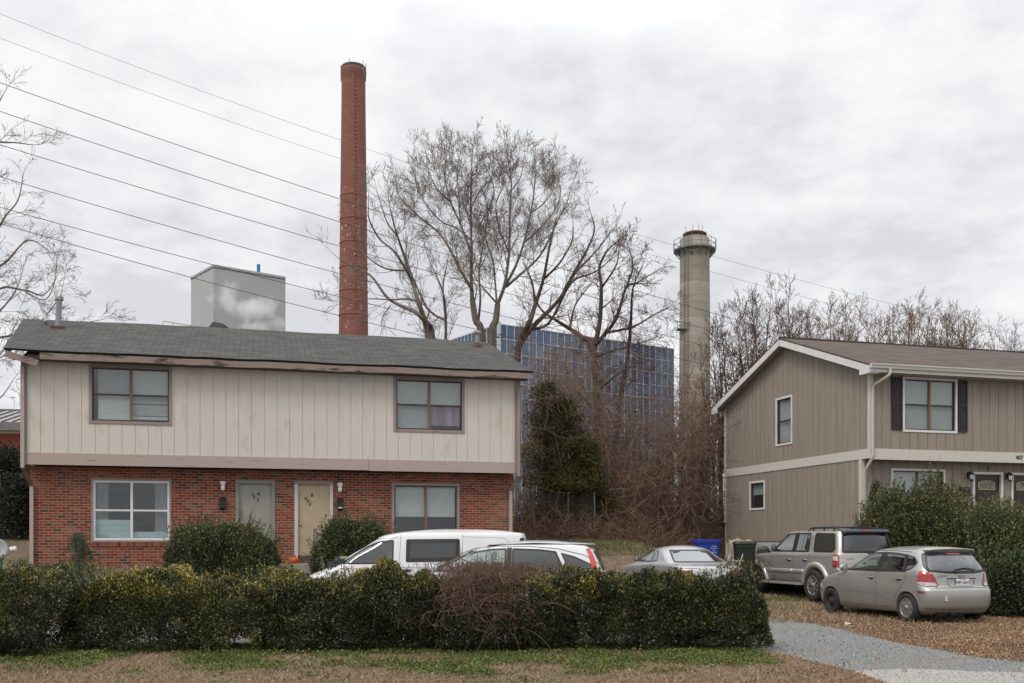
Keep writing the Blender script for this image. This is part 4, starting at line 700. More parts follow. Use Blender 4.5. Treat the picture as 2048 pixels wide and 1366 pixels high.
cable([(0, 412), (300, 502), (683, 592), (1000, 668), (1350, 748)], 42, 80, .016, m_wd, 'dark power line touching the top of the grey plant building')
cable([(85, 472), (300, 532), (683, 633), (850, 672)], 42, 80, .016, m_wd, 'lowest dark power line, crossing the face of the grey plant building')
# ---- steam in front of the plant building
st = P(500, 612, 124.); mb = MB(); mb.box(-7.5, 6.5, -2.2, 2.2, -3.5, 4.6); so_ = mb.build('steam', None if False else mat('steam', (1, 1, 1))); so_.location = st; tag(so_, kind='stuff'); tag(so_, 'white steam drifting across the grey plant building', 'steam')
ms = MATS['steam']; ms.node_tree.nodes.clear(); N = ms.node_tree.nodes; Lk = ms.node_tree.links; o = N.new('ShaderNodeOutputMaterial'); pv = N.new('ShaderNodeVolumePrincipled'); pv.inputs['Color'].default_value = (.98, .98, 1, 1); Lk.new(pv.outputs[0], o.inputs['Volume'])
c = N.new('ShaderNodeTexCoord')
def vm_(op, a, b_=None, cl=False):
    n = N.new('ShaderNodeMath'); n.operation = op; n.use_clamp = cl
    for i, v in enumerate((a, b_)):
        if v is None: continue
        if isinstance(v, (int, float)): n.inputs[i].default_value = v
        else: Lk.new(v, n.inputs[i])
    return n.outputs[0]
def blob(cx, cz, rx, rz_, s=1.):
    mp = N.new('ShaderNodeMapping'); mp.vector_type = 'POINT'; mp.inputs['Location'].default_value = (-cx/rx, 0, -cz/rz_); mp.inputs['Scale'].default_value = (1/rx, 1/2.0, 1/rz_); Lk.new(c.outputs['Object'], mp.inputs[0])
    ln = N.new('ShaderNodeVectorMath'); ln.operation = 'LENGTH'; Lk.new(mp.outputs[0], ln.inputs[0]); return vm_('MULTIPLY', vm_('SUBTRACT', 1.25, ln.outputs['Value'], True), s)
f = vm_('MAXIMUM', vm_('MAXIMUM', blob(.6, -.3, 3.2, 1.6, 1.), blob(3.8, -2.4, 2.2, 1.4, .6)), vm_('MAXIMUM', blob(-2.6, .9, 1.7, 2.6, .8), vm_('MAXIMUM', blob(-4.8, 1.2, 1.7, 2.4, .32), blob(1.0, -2.6, 3.2, 1.3, .7))))
nz = N.new('ShaderNodeTexNoise'); nz.inputs['Scale'].default_value = .55; nz.inputs['Detail'].default_value = 8; nz.inputs['Roughness'].default_value = .62; nz.inputs['Distortion'].default_value = .6; Lk.new(c.outputs['Object'], nz.inputs['Vector'])
dn = vm_('MULTIPLY', vm_('SUBTRACT', vm_('ADD', vm_('MULTIPLY', nz.outputs[0], 1.9), f), 1.30, True), 1.0); Lk.new(dn, pv.inputs['Density']); pv.inputs['Anisotropy'].default_value = .3
# ================================================================ cars
_bb = {}
def pchip(x, xs, ys):                       # smooth, no overshoot
    xs = np.asarray(xs, float); ys = np.asarray(ys, float); h = np.diff(xs); d = np.diff(ys)/h; m = np.zeros(len(xs))
    for i in range(1, len(xs)-1):
        if d[i-1]*d[i] > 0: w1 = 2*h[i]+h[i-1]; w2 = h[i]+2*h[i-1]; m[i] = (w1+w2)/(w1/d[i-1]+w2/d[i])
    m[0] = d[0]; m[-1] = d[-1]; x = np.clip(x, xs[0], xs[-1]); k = np.clip(np.searchsorted(xs, x)-1, 0, len(h)-1); t = (x-xs[k])/h[k]
    return ys[k]*(1+2*t)*(1-t)**2+h[k]*m[k]*t*(1-t)**2+ys[k+1]*t*t*(3-2*t)+h[k]*m[k+1]*t*t*(t-1)
def inpoly(x, z, poly):
    k = id(poly)
    if k not in _bb: _bb[k] = (min(p[0] for p in poly), max(p[0] for p in poly), min(p[1] for p in poly), max(p[1] for p in poly), poly)
    b = _bb[k]
    if x < b[0] or x > b[1] or z < b[2] or z > b[3]: return False
    c = False; n = len(poly)
    for i in range(n):
        (x0, z0), (x1, z1) = poly[i], poly[(i+1) % n]
        if (z0 > z) != (z1 > z) and x < (x1-x0)*(z-z0)/(z1-z0)+x0: c = not c
    return c
def inset(poly, d):
    n = len(poly); ar = sum(poly[i][0]*poly[(i+1) % n][1]-poly[(i+1) % n][0]*poly[i][1] for i in range(n)); s = 1 if ar > 0 else -1; out = []
    for i in range(n):
        p0 = Vector(poly[i-1]); p1 = Vector(poly[i]); p2 = Vector(poly[(i+1) % n]); a = (p1-p0).normalized(); b = (p2-p1).normalized(); na = Vector((-a.y, a.x))*s; nb = Vector((-b.y, b.x))*s; m = (na+nb)
        m = m/max(m.length_squared, .5)*2*.5; m = m*(1/max(.4, m.normalized().dot(na)))*m.length**-1 if m.length > 1e-6 else na; out.append(tuple(p1+m*d))
    return out
def resamp(poly, step=.03, closed=True, rnd=0.):
    pts = [Vector(p) for p in poly]; out = []
    if rnd > 0:                                            # round the corners
        q = []; n = len(pts)
        for i in range(n):
            p0, p1, p2 = pts[i-1], pts[i], pts[(i+1) % n]; r = min(rnd, (p1-p0).length*.45, (p2-p1).length*.45); a = p1+(p0-p1).normalized()*r; b = p1+(p2-p1).normalized()*r
            for t in (0, .25, .5, .75, 1): q.append(a*(1-t)**2+p1*2*t*(1-t)+b*t*t)
        pts = q
    seq = pts+[pts[0]] if closed else pts
    for a, b in zip(seq[:-1], seq[1:]):
        n = max(1, int((b-a).length/step))
        for i in range(n): out.append(tuple(a.lerp(b, i/n)))
    if not closed: out.append(tuple(seq[-1]))
    return out
m_rub = mat('black window rubber', (.012, .012, .013), rough=.5); m_tyre = mat('tyre rubber', (.018, .017, .016), (.028, .026, .024), rough=.85, scale=8); m_gap = mat('panel gap', (.03, .03, .03), rough=.8)
m_int = mat('car interior', (.05, .05, .05), (.035, .035, .035), rough=.9); m_seat = mat('grey car seat', (.16, .16, .155), (.11, .11, .11), rough=.9); m_alloy = mat('alloy wheel', (.42, .41, .39), (.30, .29, .27), rough=.35, metal=.75, scale=6); m_steel = mat('rusty steel wheel', (.05, .03, .025), (.02, .018, .017), rough=.8, scale=20)
m_under = mat('underbody', (.015, .015, .015), rough=.9); m_red = mat('red tail lens', (.42, .012, .012), (.22, .006, .006), rough=.12, coat=1, scale=16, lo=.45, hi=.55); m_clr = mat('clear tail lens', (.62, .60, .58), (.35, .33, .32), rough=.1, coat=1, scale=25); m_chr = mat('chrome', (.65, .65, .66), rough=.15, metal=1); m_amb = mat('amber lens', (.6, .14, .02), rough=.2)
g_front = glass('car glass', (.50, .58, .53), .14, .01); g_dark = glass('privacy glass', (.07, .07, .075), .10, .01, power=2.6); g_rear = glass('rear glass', (.30, .36, .34), .13, .02, power=2.2)
def paint(name, col, metal=.55, rough=.34):
    paint_(name+' body', col, metal, rough, True); return paint_(name, col, metal, rough, False)
def paint_(name, col, metal, rough, back):
    m = mat(name, col, tuple(x*.93 for x in col), rough=rough, metal=metal, scale=1.2, coat=.6); N, Lk, b = nodes_of(m); c = [n for n in N if n.type == 'TEX_COORD'][0]   # road dust gathers low down
    sp = N.new('ShaderNodeSeparateXYZ'); Lk.new(c.outputs['Object'], sp.inputs[0]); n = N.new('ShaderNodeTexNoise'); n.inputs['Scale'].default_value = 5; n.inputs['Detail'].default_value = 8; Lk.new(c.outputs['Object'], n.inputs['Vector'])
    mr = N.new('ShaderNodeMapRange'); mr.inputs[1].default_value = .75; mr.inputs[2].default_value = .15; Lk.new(sp.outputs[2], mr.inputs[0]); ml = N.new('ShaderNodeMath'); ml.operation = 'MULTIPLY'; Lk.new(mr.outputs[0], ml.inputs[0]); Lk.new(n.outputs[0], ml.inputs[1]); ml2 = N.new('ShaderNodeMath'); ml2.operation = 'MULTIPLY_ADD'; ml2.inputs[1].default_value = .9; ml2.inputs[2].default_value = .0; Lk.new(ml.outputs[0], ml2.inputs[0])
    x = N.new('ShaderNodeMix'); x.data_type = 'RGBA'; x.inputs[7].default_value = (.17, .14, .11, 1); old = b.inputs['Base Color'].links[0].from_socket; Lk.new(old, x.inputs[6]); Lk.new(ml2.outputs[0], x.inputs[0]); ge = N.new('ShaderNodeNewGeometry'); y_ = N.new('ShaderNodeMix'); y_.data_type = 'RGBA'; y_.inputs[7].default_value = (.04, .04, .04, 1); y_.inputs[0].default_value = 0; back and Lk.new(ge.outputs['Backfacing'], y_.inputs[0]); Lk.new(x.outputs[2], y_.inputs[6]); Lk.new(y_.outputs[2], b.inputs['Base Color'])
    r = N.new('ShaderNodeMapRange'); r.inputs[3].default_value = rough; r.inputs[4].default_value = rough+.3; Lk.new(ml.outputs[0], r.inputs[0]); Lk.new(r.outputs[0], b.inputs['Roughness']); return m
class Car:
    def __init__(s, name, label, cat, lv, dome, wheels, tr, loc, heading, pm, nf=.6, nr=.4, arch=None, zl=90, belt=None):
        s.lv = np.array(lv, float); s.nf, s.nr = nf, nr; s.wheels = wheels; s.tr = tr; s.pm = pm; s.arch = arch or tr+.06
        s.root = thing(name, label, cat, loc, heading); s.zmax = s.lv[-1, 0]; s.dome = dome; s.z0 = s.lv[0, 0]; s.holes_s = []; s.holes_r = []; s.holes_f = []; s.zl = zl; s.bev = []
    def L(s, z):
        if not hasattr(s, 'tab'):
            q = np.linspace(s.z0, s.zmax, 400); s.tab = [[float(v) for v in pchip(q, s.lv[:, 0], s.lv[:, i])] for i in (1, 2, 3)]; s.tz = s.zmax-s.z0
        f = min(max((z-s.z0)/s.tz*399, 0), 398.999); k = int(f); f -= k; return [t[k]*(1-f)+t[k+1]*f for t in s.tab]
    PW = 2.6; BOW = .05
    def side(s, x, z, off=0., sg=1):
        xf, xr, w = s.L(z); xc = (xf+xr)/2; fr = x > xc; a = (xf-xr)/2; rc = s.nf if fr else s.nr; e = ((xf-x) if fr else (x-xr))/rc; t = min(abs(x-xc)/a, (a-rc)/a)
        W_ = w*(1-s.BOW*t*t); e = min(max(e, .002), 1); return Vector((x, sg*(W_*(1-(1-e)**s.PW)**(1/s.PW)+off), z))
    def end(s, y, z, off=0., rear=True):
        xf, xr, w = s.L(z); a = (xf-xr)/2; rc = s.nr if rear else s.nf; W_ = w*(1-s.BOW*((a-rc)/a)**2); t = min(abs(y)/W_, .9995); e = 1-(1-t**s.PW)**(1/s.PW)
        return Vector((xr+rc*e-off, y, z)) if rear else Vector((xf-rc*e+off, y, z))
    def corner(s, a, z, off=0., sg=1):
        xf, xr, w = s.L(z); A_ = (xf-xr)/2; rc = s.nr; k = .5**(1/s.PW); y0 = w*(1-s.BOW*((A_-rc)/A_)**2)*k
        if a <= y0: p = s.end(a*sg, z); q = min(1, max(0, (a-y0+.08)/.08)); return p+Vector((-off*(1-.3*q), sg*off*.7*q, 0))
        p = s.side(xr+rc*(1-k)+(a-y0), z, 0, sg); q = max(0, 1-(a-y0)/.08); return p+Vector((-off*.7*q, sg*off*(1-.3*q), 0))
    def roof(s, x, y):
        """point on the dome above (x,y)"""
        xf, xr, w = s.L(s.zmax); xc = (xf+xr)/2; a = (xf-xr)/2
        q = min(1, (abs((x-xc)/a)**5+abs(y/w)**5)**.2); return Vector((x, y, s.zmax+s.dome*(1-q**2.3)))
    def body(s, skip=None):
        NX, NY = 110, 46; z = np.concatenate([np.linspace(s.z0, s.zmax, s.zl)]); rows = []
        def ring(zv, sc=1., zz=None):
            xf, xr, w = s.L(zv); xc = (xf+xr)/2; a = (xf-xr)/2; out = []; zz = zv if zz is None else zz; k = .5**(1/s.PW); e0 = 1-k; P_ = s.PW
            def sd(x):
                fr = x > xc; rc = s.nf if fr else s.nr; e = min(1, ((xf-x) if fr else (x-xr))/rc); t = min(abs(x-xc)/a, (a-rc)/a); return w*(1-s.BOW*t*t)*(1-(1-e)**P_)**(1/P_)
            x0, x1 = xr+s.nr*e0, xf-s.nf*e0; Wf = w*(1-s.BOW*((a-s.nf)/a)**2); Wr = w*(1-s.BOW*((a-s.nr)/a)**2)
            def en(y, W_, xe, rc, sgn): t = min(abs(y)/W_, 1); return xe+sgn*rc*(1-(1-t**P_)**(1/P_))
            for i in range(NX): x = x0+(x1-x0)*i/NX; out.append((x, -sd(x)))
            for i in range(NY): y = Wf*k*(-1+2*i/NY); out.append((en(y, Wf, xf, s.nf, -1), y))
            for i in range(NX): x = x1+(x0-x1)*i/NX; out.append((x, sd(x)))
            for i in range(NY): y = Wr*k*(1-2*i/NY); out.append((en(y, Wr, xr, s.nr, 1), y))
            return [(xc+(x-xc)*sc, y*sc, zz) for x, y in out]
        rows = [ring(q) for q in z]; K = len(rows[0])
        for sc in (.985, .96, .92, .86, .78, .66, .5, .3, .1): rows.append(ring(s.zmax, sc, s.zmax+s.dome*(1-sc**2.3)))
        V = np.array(rows); V = V.reshape(-1, 3); F = []
        for j in range(len(rows)-1):
            for i in range(K):
                i2 = (i+1) % K; q = (j*K+i, j*K+i2, (j+1)*K+i2, (j+1)*K+i)
                if j < s.zl-1:
                    c = (V[q[0]]+V[q[2]])/2; iss = i < NX or NX+NY <= i < 2*NX+NY; isr = i >= 2*NX+NY
                    cut = False
                    if abs(c[1]) > .4*s.L(c[2])[2] and c[2] < s.arch+s.tr:
                        for wx in s.wheels:
                            if math.hypot(c[0]-wx, c[2]-s.tr) < s.arch: cut = True
                    if not cut and (iss or abs(c[1]) > .6): cut = any(inpoly(c[0], c[2], h) for h in s.holes_s)
                    if not cut and isr: cut = any(inpoly(c[1], c[2], h) for h in s.holes_r)
                    if not cut and NX <= i < NX+NY: cut = any(inpoly(c[1], c[2], h) for h in s.holes_f)
                    if cut: continue
                F.append(q)
        F = np.array(F); ob = np_mesh('body', V, F, MATS[s.pm.name+' body'], s.root, smooth=True); s.bo = ob
        xf, xr, w = s.L(s.z0); MB().box(xr+.12, xf-.12, -w+.16, w-.16, s.z0+.01, s.z0+.06).build('underbody', m_under, s.root)
        for wx in s.wheels:                                # arch lips and dark wells
            for sg in (1, -1):
                pts = []; a0 = math.asin(max(-1, min(1, (s.z0-s.tr)/s.arch)));
                for i in range(29):
                    a = a0+(math.pi-2*a0)*i/28; pts.append((wx+s.arch*math.cos(a), s.tr+s.arch*math.sin(a)))
                mb = MB(); o = [s.side(x, z_, .006, sg) for x, z_ in pts]; ins = [s.side(wx+(x-wx)*.93, s.tr+(z_-s.tr)*.93, .004, sg) for x, z_ in pts]; out2 = [s.side(wx+(x-wx)*1.05, s.tr+(z_-s.tr)*1.05, .001, sg) for x, z_ in pts]; dp = [p+Vector((0, -sg*.10, 0)) for p in ins]
                n = len(pts); mb.add(out2+o+ins+dp, [(r_*n+i, r_*n+i+1, (r_+1)*n+i+1, (r_+1)*n+i) for r_ in range(3) for i in range(n-1)], True); mb.build('wheel_arch', s.pm, s.root)
                mb = MB(); q1 = [Vector((wx+(x-wx)*.93, sg*(abs(ins[i].y)-.1), s.tr+(z_-s.tr)*.93)) for i, (x, z_) in enumerate(pts)]; q2 = [Vector((p.x, sg*.35, p.z)) for p in q1]; mb.add(q1+q2, [(i, i+1, n+i+1, n+i) for i in range(n-1)]+[list(range(n, 2*n))], False); mb.build('wheel_well', m_under, s.root)
    def flat(s, poly, name, m, off=.006, where='side', sg=1, ring=0., n=18, k=8, parent=None):
        """a panel laid on the body surface, outline given in (x,z) or (y,z); must be monotone in its first coordinate"""
        f = (lambda a, z, o: s.side(a, z, o, sg)) if where == 'side' else (lambda a, z, o: s.corner(a, z, o, sg)) if where == 'corner' else (lambda a, z, o: s.end(a, z, o, where == 'rear'))
        P_ = [Vector(p) for p in poly]; a0 = min(p.x for p in P_); a1 = max(p.x for p in P_); xs = sorted(set([round(a0+(a1-a0)*(.002+.996*i/n), 5) for i in range(n+1)]+[p.x for p in P_ if a0+.002 < p.x < a1-.002])); mb = MB(); vs = []
        for x in xs:
            zs = []
            for p, q in zip(P_, P_[1:]+P_[:1]):
                if (p.x-x)*(q.x-x) <= 0 and abs(p.x-q.x) > 1e-9: zs.append(p.y+(q.y-p.y)*(x-p.x)/(q.x-p.x))
            lo, hi = min(zs), max(zs); vs += [f(x, lo+(hi-lo)*j/k, off) for j in range(k+1)]
        fl = (where == 'side' and sg > 0) or where == 'rear'; mb.add(vs, [(lambda q: q[::-1] if fl else q)((i*(k+1)+j, (i+1)*(k+1)+j, (i+1)*(k+1)+j+1, i*(k+1)+j+1)) for i in range(len(xs)-1) for j in range(k)], True); return mb.build(name, m, parent or s.root)
    def ringm(s, poly, name, m, wd=.035, off=.008, where='side', sg=1, rnd=.05, parent=None):
        f = (lambda a, z, o: s.side(a, z, o, sg)) if where == 'side' else (lambda a, z, o: s.end(a, z, o, where == 'rear'))
        o = resamp(poly, .035, rnd=rnd); i_ = inset(o, wd); n = len(o); mb = MB(); mb.add([f(*p, off) for p in o]+[f(*p, off+.002) for p in i_], [(k, (k+1) % n, (k+1) % n+n, k+n) for k in range(n)], True); return mb.build(name, m, parent or s.root)
    def window(s, poly, g, where='side', wd=.03, rnd=.05, frame=None, both=True, name=None):
        """hole + glass + rubber surround; call before body()"""
        h = inset(resamp(poly, .05, rnd=rnd), .022); nm = {'side': 'side_window', 'rear': 'rear_window', 'front': 'windshield'}[where] if name is None else name
        {'side': s.holes_s, 'rear': s.holes_r, 'front': s.holes_f}[where].append(h); gp_ = inset(resamp(poly, .05, rnd=rnd), .004)
        for sg in ((1, -1) if where == 'side' else (1,)):
            w_ = s.flat(gp_, nm, g, .004, where, sg); s.ringm(poly, 'window_seal', frame or m_rub, wd, .007, where, sg, rnd, parent=w_)
    def seam(s, pts, wd=.007, where='side', sg=1, m=None, off=.002, name='panel_gap', parent=None):
        f = (lambda a, z, o: s.side(a, z, o, sg)) if where == 'side' else (lambda a, z, o: s.end(a, z, o, where == 'rear'))
        q = resamp(pts, .03, False); mb = MB(); vs = []
        for i, p in enumerate(q):
            t = (Vector(q[min(i+1, len(q)-1)])-Vector(q[max(i-1, 0)])).normalized(); nn = Vector((-t.y, t.x))*wd/2; vs += [f(p[0]+nn.x, p[1]+nn.y, off), f(p[0]-nn.x, p[1]-nn.y, off)]
        mb.add(vs, [(2*i, 2*i+1, 2*i+3, 2*i+2) for i in range(len(q)-1)], True); return mb.build(name, m or m_gap, parent or s.bo)
    def strip(s, pts, wd, m, th=.02, where='side', sg=1, name='side_moulding'):
        f = (lambda a, z, o: s.side(a, z, o, sg)) if where == 'side' else (lambda a, z, o: s.end(a, z, o, where == 'rear'))
        q = resamp(pts, .04, False); mb = MB(); vs = []; prof = [(-.5, .0), (-.42, .7), (-.2, 1), (.2, 1), (.42, .7), (.5, 0)]
        for i, p in enumerate(q):
            t = (Vector(q[min(i+1, len(q)-1)])-Vector(q[max(i-1, 0)])).normalized(); nn = Vector((-t.y, t.x))
            vs += [f(p[0]+nn.x*wd*a, p[1]+nn.y*wd*a, .001+th*b) for a, b in prof]
        k = len(prof); mb.add(vs, [(i*k+j, i*k+j+1, (i+1)*k+j+1, (i+1)*k+j) for i in range(len(q)-1) for j in range(k-1)]+[list(range(k)), list(range(len(vs)-k, len(vs)))], True); return mb.build(name, m, s.root)
    def handle(s, x, z, m, sg=1):
        mb = MB(); n = 8; a = [s.side(x-.09+.18*i/n, z, .008+.028*math.sin(math.pi*i/n), sg) for i in range(n+1)]; mb.tube(a, .013, 6); o = mb.build('door_handle', m, s.root); s.flat([(x-.07, z-.03), (x-.03, z-.045), (x+.03, z-.045), (x+.07, z-.03), (x+.06, z+.02), (x-.06, z+.02)], 'handle_recess', m_gap, .003, 'side', sg, n=8, k=3, parent=o)
    def mirror(s, x, z, m, sg=1, sz=1.):
        p = s.side(x, z, 0, sg); mb = MB(); mb.ball(p+Vector((0, sg*.13, .03)), .1*sz, 14, (.62, 1.0, .72)); o = mb.build('wing_mirror', m, s.root); MB().tube([p, p+Vector((0, sg*.09, .0))], .03, 6).build('mirror_arm', m_rub, o)
        q = p+Vector((-.052*sz, sg*.13, .03)); MB().lathe([(.001, -.006), (.075*sz, -.004), (.08*sz, .004)], 16, Matrix.Translation(q) @ Matrix.Rotation(R(-90), 4, 'Y') @ Matrix.Diagonal((.72, 1, 1, 1))).build('mirror_glass', m_chr, o)
    def wheelset(s, rr, wd, style, track, m=None):
        for wi, wx in enumerate(s.wheels):
            for sg in (1, -1):
                st = style[wi] if isinstance(style, (list, tuple)) else style
                M = Matrix.Translation((wx, sg*track, s.tr)) @ (Matrix.Rotation(R(-90), 4, 'X') if sg > 0 else Matrix.Rotation(R(90), 4, 'X'))     # +z outward
                w_ = bpy.data.objects.new('wheel', None); COL.objects.link(w_); w_.parent = s.root; w_.empty_display_size = .1
                t = s.tr; h = wd/2; prof = [(rr, -h+.01), (rr+.02, -h), (t-.03, -h+.005), (t-.008, -h+.03), (t, -h+.06), (t, h-.06), (t-.008, h-.03), (t-.03, h-.005), (t-.06, h+.004), (rr+.03, h-.002), (rr, h-.012)]
                mb = MB(); mb.lathe(prof, 44, M, cap=False)
                for i in range(44): a = 2*math.pi*i/44; mb.box(t-.004, t+.004, -.018, .012, -h+.05, h-.05, M @ Matrix.Rotation(a, 4, 'Z'))
                ty = mb.build('tyre', m_tyre, w_); mb = MB(); mb.lathe([(rr+.004, h-.012), (rr-.012, h-.004), (rr-.03, h-.02), (rr-.035, -h+.02), (rr, -h)], 40, M, cap=False); mr_ = m_steel if st == 'steel' else m_alloy
                if st == 'steel': mb.lathe([(rr-.03, h-.05), (rr-.06, h-.075), (rr-.10, h-.05), (.07, h-.03), (.05, h-.02), (.03, h+.0), (.001, h+.0)], 36, M, cap=False)
                else:
                    ns = 6 if st == 'six' else 5
                    mb.lathe([(.085, h-.05), (.075, h-.018), (.045, h-.012), (.04, h-.002), (.001, h)], 24, M, cap=False)
                    for i in range(ns):
                        R_ = M @ Matrix.Rotation(2*math.pi*(i+.25)/ns, 4, 'Z'); wi_, wo = (.048, .060) if ns == 6 else (.050, .075)
                        if st == 'split': 
                            for dy in (-.032, .032): mb.add([R_ @ Vector(p) for p in [(.05, dy-.02, h-.03), (rr-.02, dy*1.5-.024, h-.03), (rr-.02, dy*1.5+.024, h-.03), (.05, dy+.02, h-.03), (.05, dy-.014, h-.012), (rr-.025, dy*1.5-.017, h-.008), (rr-.025, dy*1.5+.017, h-.008), (.05, dy+.014, h-.012)]], [(4, 5, 6, 7), (0, 1, 5, 4), (2, 3, 7, 6), (1, 2, 6, 5)])
                        else: mb.add([R_ @ Vector(p) for p in [(.05, -wi_, h-.045), (rr-.02, -wo, h-.045), (rr-.02, wo, h-.045), (.05, wi_, h-.045), (.05, -wi_*.8, h-.014), (rr-.03, -wo*.78, h-.012), (rr-.03, wo*.78, h-.012), (.05, wi_*.8, h-.014)]], [(4, 5, 6, 7), (0, 1, 5, 4), (2, 3, 7, 6), (1, 2, 6, 5)])
                mb.build('rim', mr_, w_); mb = MB(); mb.lathe([(rr-.03, h-.09), (.001, h-.09)], 30, M, cap=False); mb.lathe([(rr*.7, h-.085), (rr*.7, h-.07), (.001, h-.07)], 24, M, cap=False); mb.build('brake_disc', mat('brake shadow', (.03, .028, .026), rough=.7, metal=.3), w_)
                for k in ('wheel',): w_.name = 'wheel'
    def interior(s, x_dash, x_s1, x_s2, zseat, ysp=.36, head=True, third=None):
        xf, xr, w = s.L(zseat); wi = w-.14; MB().box(xr+.25, x_dash+.45, -wi, wi, s.z0+.08, s.z0+.2).build('floor_pan', m_int, s.root)
        mb = MB(); mb.prism([(x_dash-.18, -wi, zseat+.32), (x_dash-.05, -wi, zseat+.42), (x_dash+.30, -wi, zseat+.36), (x_dash+.30, -wi, zseat-.2), (x_dash, -wi, zseat-.2)], (0, 2*wi, 0)); d = mb.build('dashboard', m_int, s.root)
        M = Matrix.Translation((x_dash-.28, ysp, zseat+.36)) @ Matrix.Rotation(R(-65), 4, 'Y'); ps = [M @ Vector((.18*math.cos(a), .18*math.sin(a), 0)) for a in np.linspace(0, 2*math.pi, 25)]; mb = MB().tube(ps, .016, 6, False); mb.tube([M @ Vector((0, -.18, 0)), M @ Vector((0, .18, 0))], .02, 6); mb.build('steering_wheel', m_rub, s.root)
        for xs in (x_s1, x_s2):
            if xs is None: continue
            for sg in ((1, -1)):
                mb = MB(); y0 = sg*ysp
                mb.tube([(xs-.05, y0, zseat), (xs+.42, y0, zseat+.04)], .14, 8); mb.add(*rbox(xs-.12, y0, zseat+.05, zseat+.62, .46, .13, -.16))
                mb.add(*rbox(xs-.27, y0, zseat+.66, zseat+.84, .26, .10, -.03)); mb.tube([(xs-.26, y0, zseat+.58), (xs-.27, y0, zseat+.68)], .03, 6); mb.build('seat', m_seat, s.root)
def rbox(x, y, z0, z1, w, t, lean):
    vs = []; fs = []; lv = [(z0, .8), (z0+.04, 1), ((z0+z1)/2, 1), (z1-.05, .9), (z1, .6)]
    for z, sc in lv:
        dx = lean*(z-z0)/(z1-z0)
        for a in range(16): q = 2*math.pi*a/16; c, s_ = math.cos(q), math.sin(q); vs.append((x+dx+t/2*sc*math.copysign(abs(c)**.5, c), y+w/2*sc*math.copysign(abs(s_)**.4, s_), z))
    for j in range(len(lv)-1): fs += [(j*16+i, j*16+(i+1) % 16, (j+1)*16+(i+1) % 16, (j+1)*16+i) for i in range(16)]
    fs += [list(range(16)), list(range(len(vs)-16, len(vs)))]; return vs, fs, True
def plate(c, y, z, w, h, m, lines, off=.012, name='licence_plate', th=.006):
    p = c.end(y, z, off); q = c.end(y, z+h/2, off); lean = math.atan2((c.end(y, z-h/2, off).x-q.x), h)
    M = Matrix.Translation(p) @ Matrix.Rotation(R(-90), 4, 'Z') @ Matrix.Rotation(R(90), 4, 'X')
    o = MB().box(-w/2, w/2, -h/2, h/2, -th, 0, M).build(name, m, c.root)
    for tx, sz, dy, mm in lines: text('plate_text', tx, sz, mm, o, M @ Matrix.Translation((0, dy, .001)), .0008, True)
    return o
# ---------------------------------------------------------------- grey-beige hatchback
def yaw_away(th): return R(90)+R(th)
p_hatch = paint('champagne silver paint', (.385, .385, .365), .5, .33)
hx, hy = 8.18+.0, 20.53; th = R(16.0); hd = Vector((-math.sin(th), math.cos(th), 0)); lf = Vector((-math.cos(th), -math.sin(th), 0))
def place(wheel_xy, th_deg, wx, track, sc=1.):
    wx *= sc; track *= sc           # world origin from the contact point of the rear left wheel
    t = R(th_deg); f = Vector((-math.sin(t), math.cos(t))); l = Vector((-math.cos(t), -math.sin(t))); o = Vector(wheel_xy)-f*wx-l*track; return (o.x, o.y), R(90)+t
(ox, oy), hdg = place((8.09, 20.30), 17.0, -1.27, .76, 1.035)
ht = Car('hatchback', 'small champagne silver five-door hatchback with a rusty steel front wheel', 'car', [(.19, 1.78, -1.78, .76), (.24, 1.86, -1.86, .80), (.35, 1.91, -1.93, .825), (.52, 1.93, -1.95, .835), (.64, 1.91, -1.94, .838), (.70, 1.87, -1.90, .836), (.74, 1.82, -1.86, .835), (.80, 1.72, -1.85, .832), (.86, 1.55, -1.845, .828), (.92, 1.27, -1.84, .822), (.97, 1.0, -1.83, .812), (1.01, .90, -1.81, .80), (1.10, .74, -1.77, .76), (1.20, .56, -1.71, .72), (1.30, .37, -1.64, .68), (1.38, .20, -1.58, .635), (1.42, .10, -1.54, .605)], .085, (-1.27, 1.21), .29, (ox, oy, .0), hdg, p_hatch, nf=.46, nr=.34, arch=.345, zl=110)
ht.window([(.80, .985), (.68, 1.06), (.30, 1.27), (.06, 1.365), (-.38, 1.382), (-.33, .985)], g_front, rnd=.03, wd=.035)
ht.window([(-.43, .985), (-.48, 1.382), (-.80, 1.37), (-1.08, 1.34), (-1.17, .995)], g_front, rnd=.03, wd=.035)
ht.window([(-1.21, 1.01), (-1.13, 1.33), (-1.33, 1.30), (-1.47, 1.19), (-1.35, 1.05)], g_dark, rnd=.03, wd=.02, name='quarter_window')
rw = [(-.66, .99), (-.70, 1.10), (-.60, 1.37), (-.3, 1.385), (.3, 1.385), (.60, 1.37), (.70, 1.10), (.66, .99), (.3, .965), (-.3, .965)]
ht.window(rw, g_rear, 'rear', wd=.06, rnd=.06); ht.window([(-.60, 1.04), (-.50, 1.37), (.50, 1.37), (.60, 1.04)], g_front, 'front', rnd=.06)
ht.body(); ht.wheelset(.19, .185, ['six', 'steel'], .745)
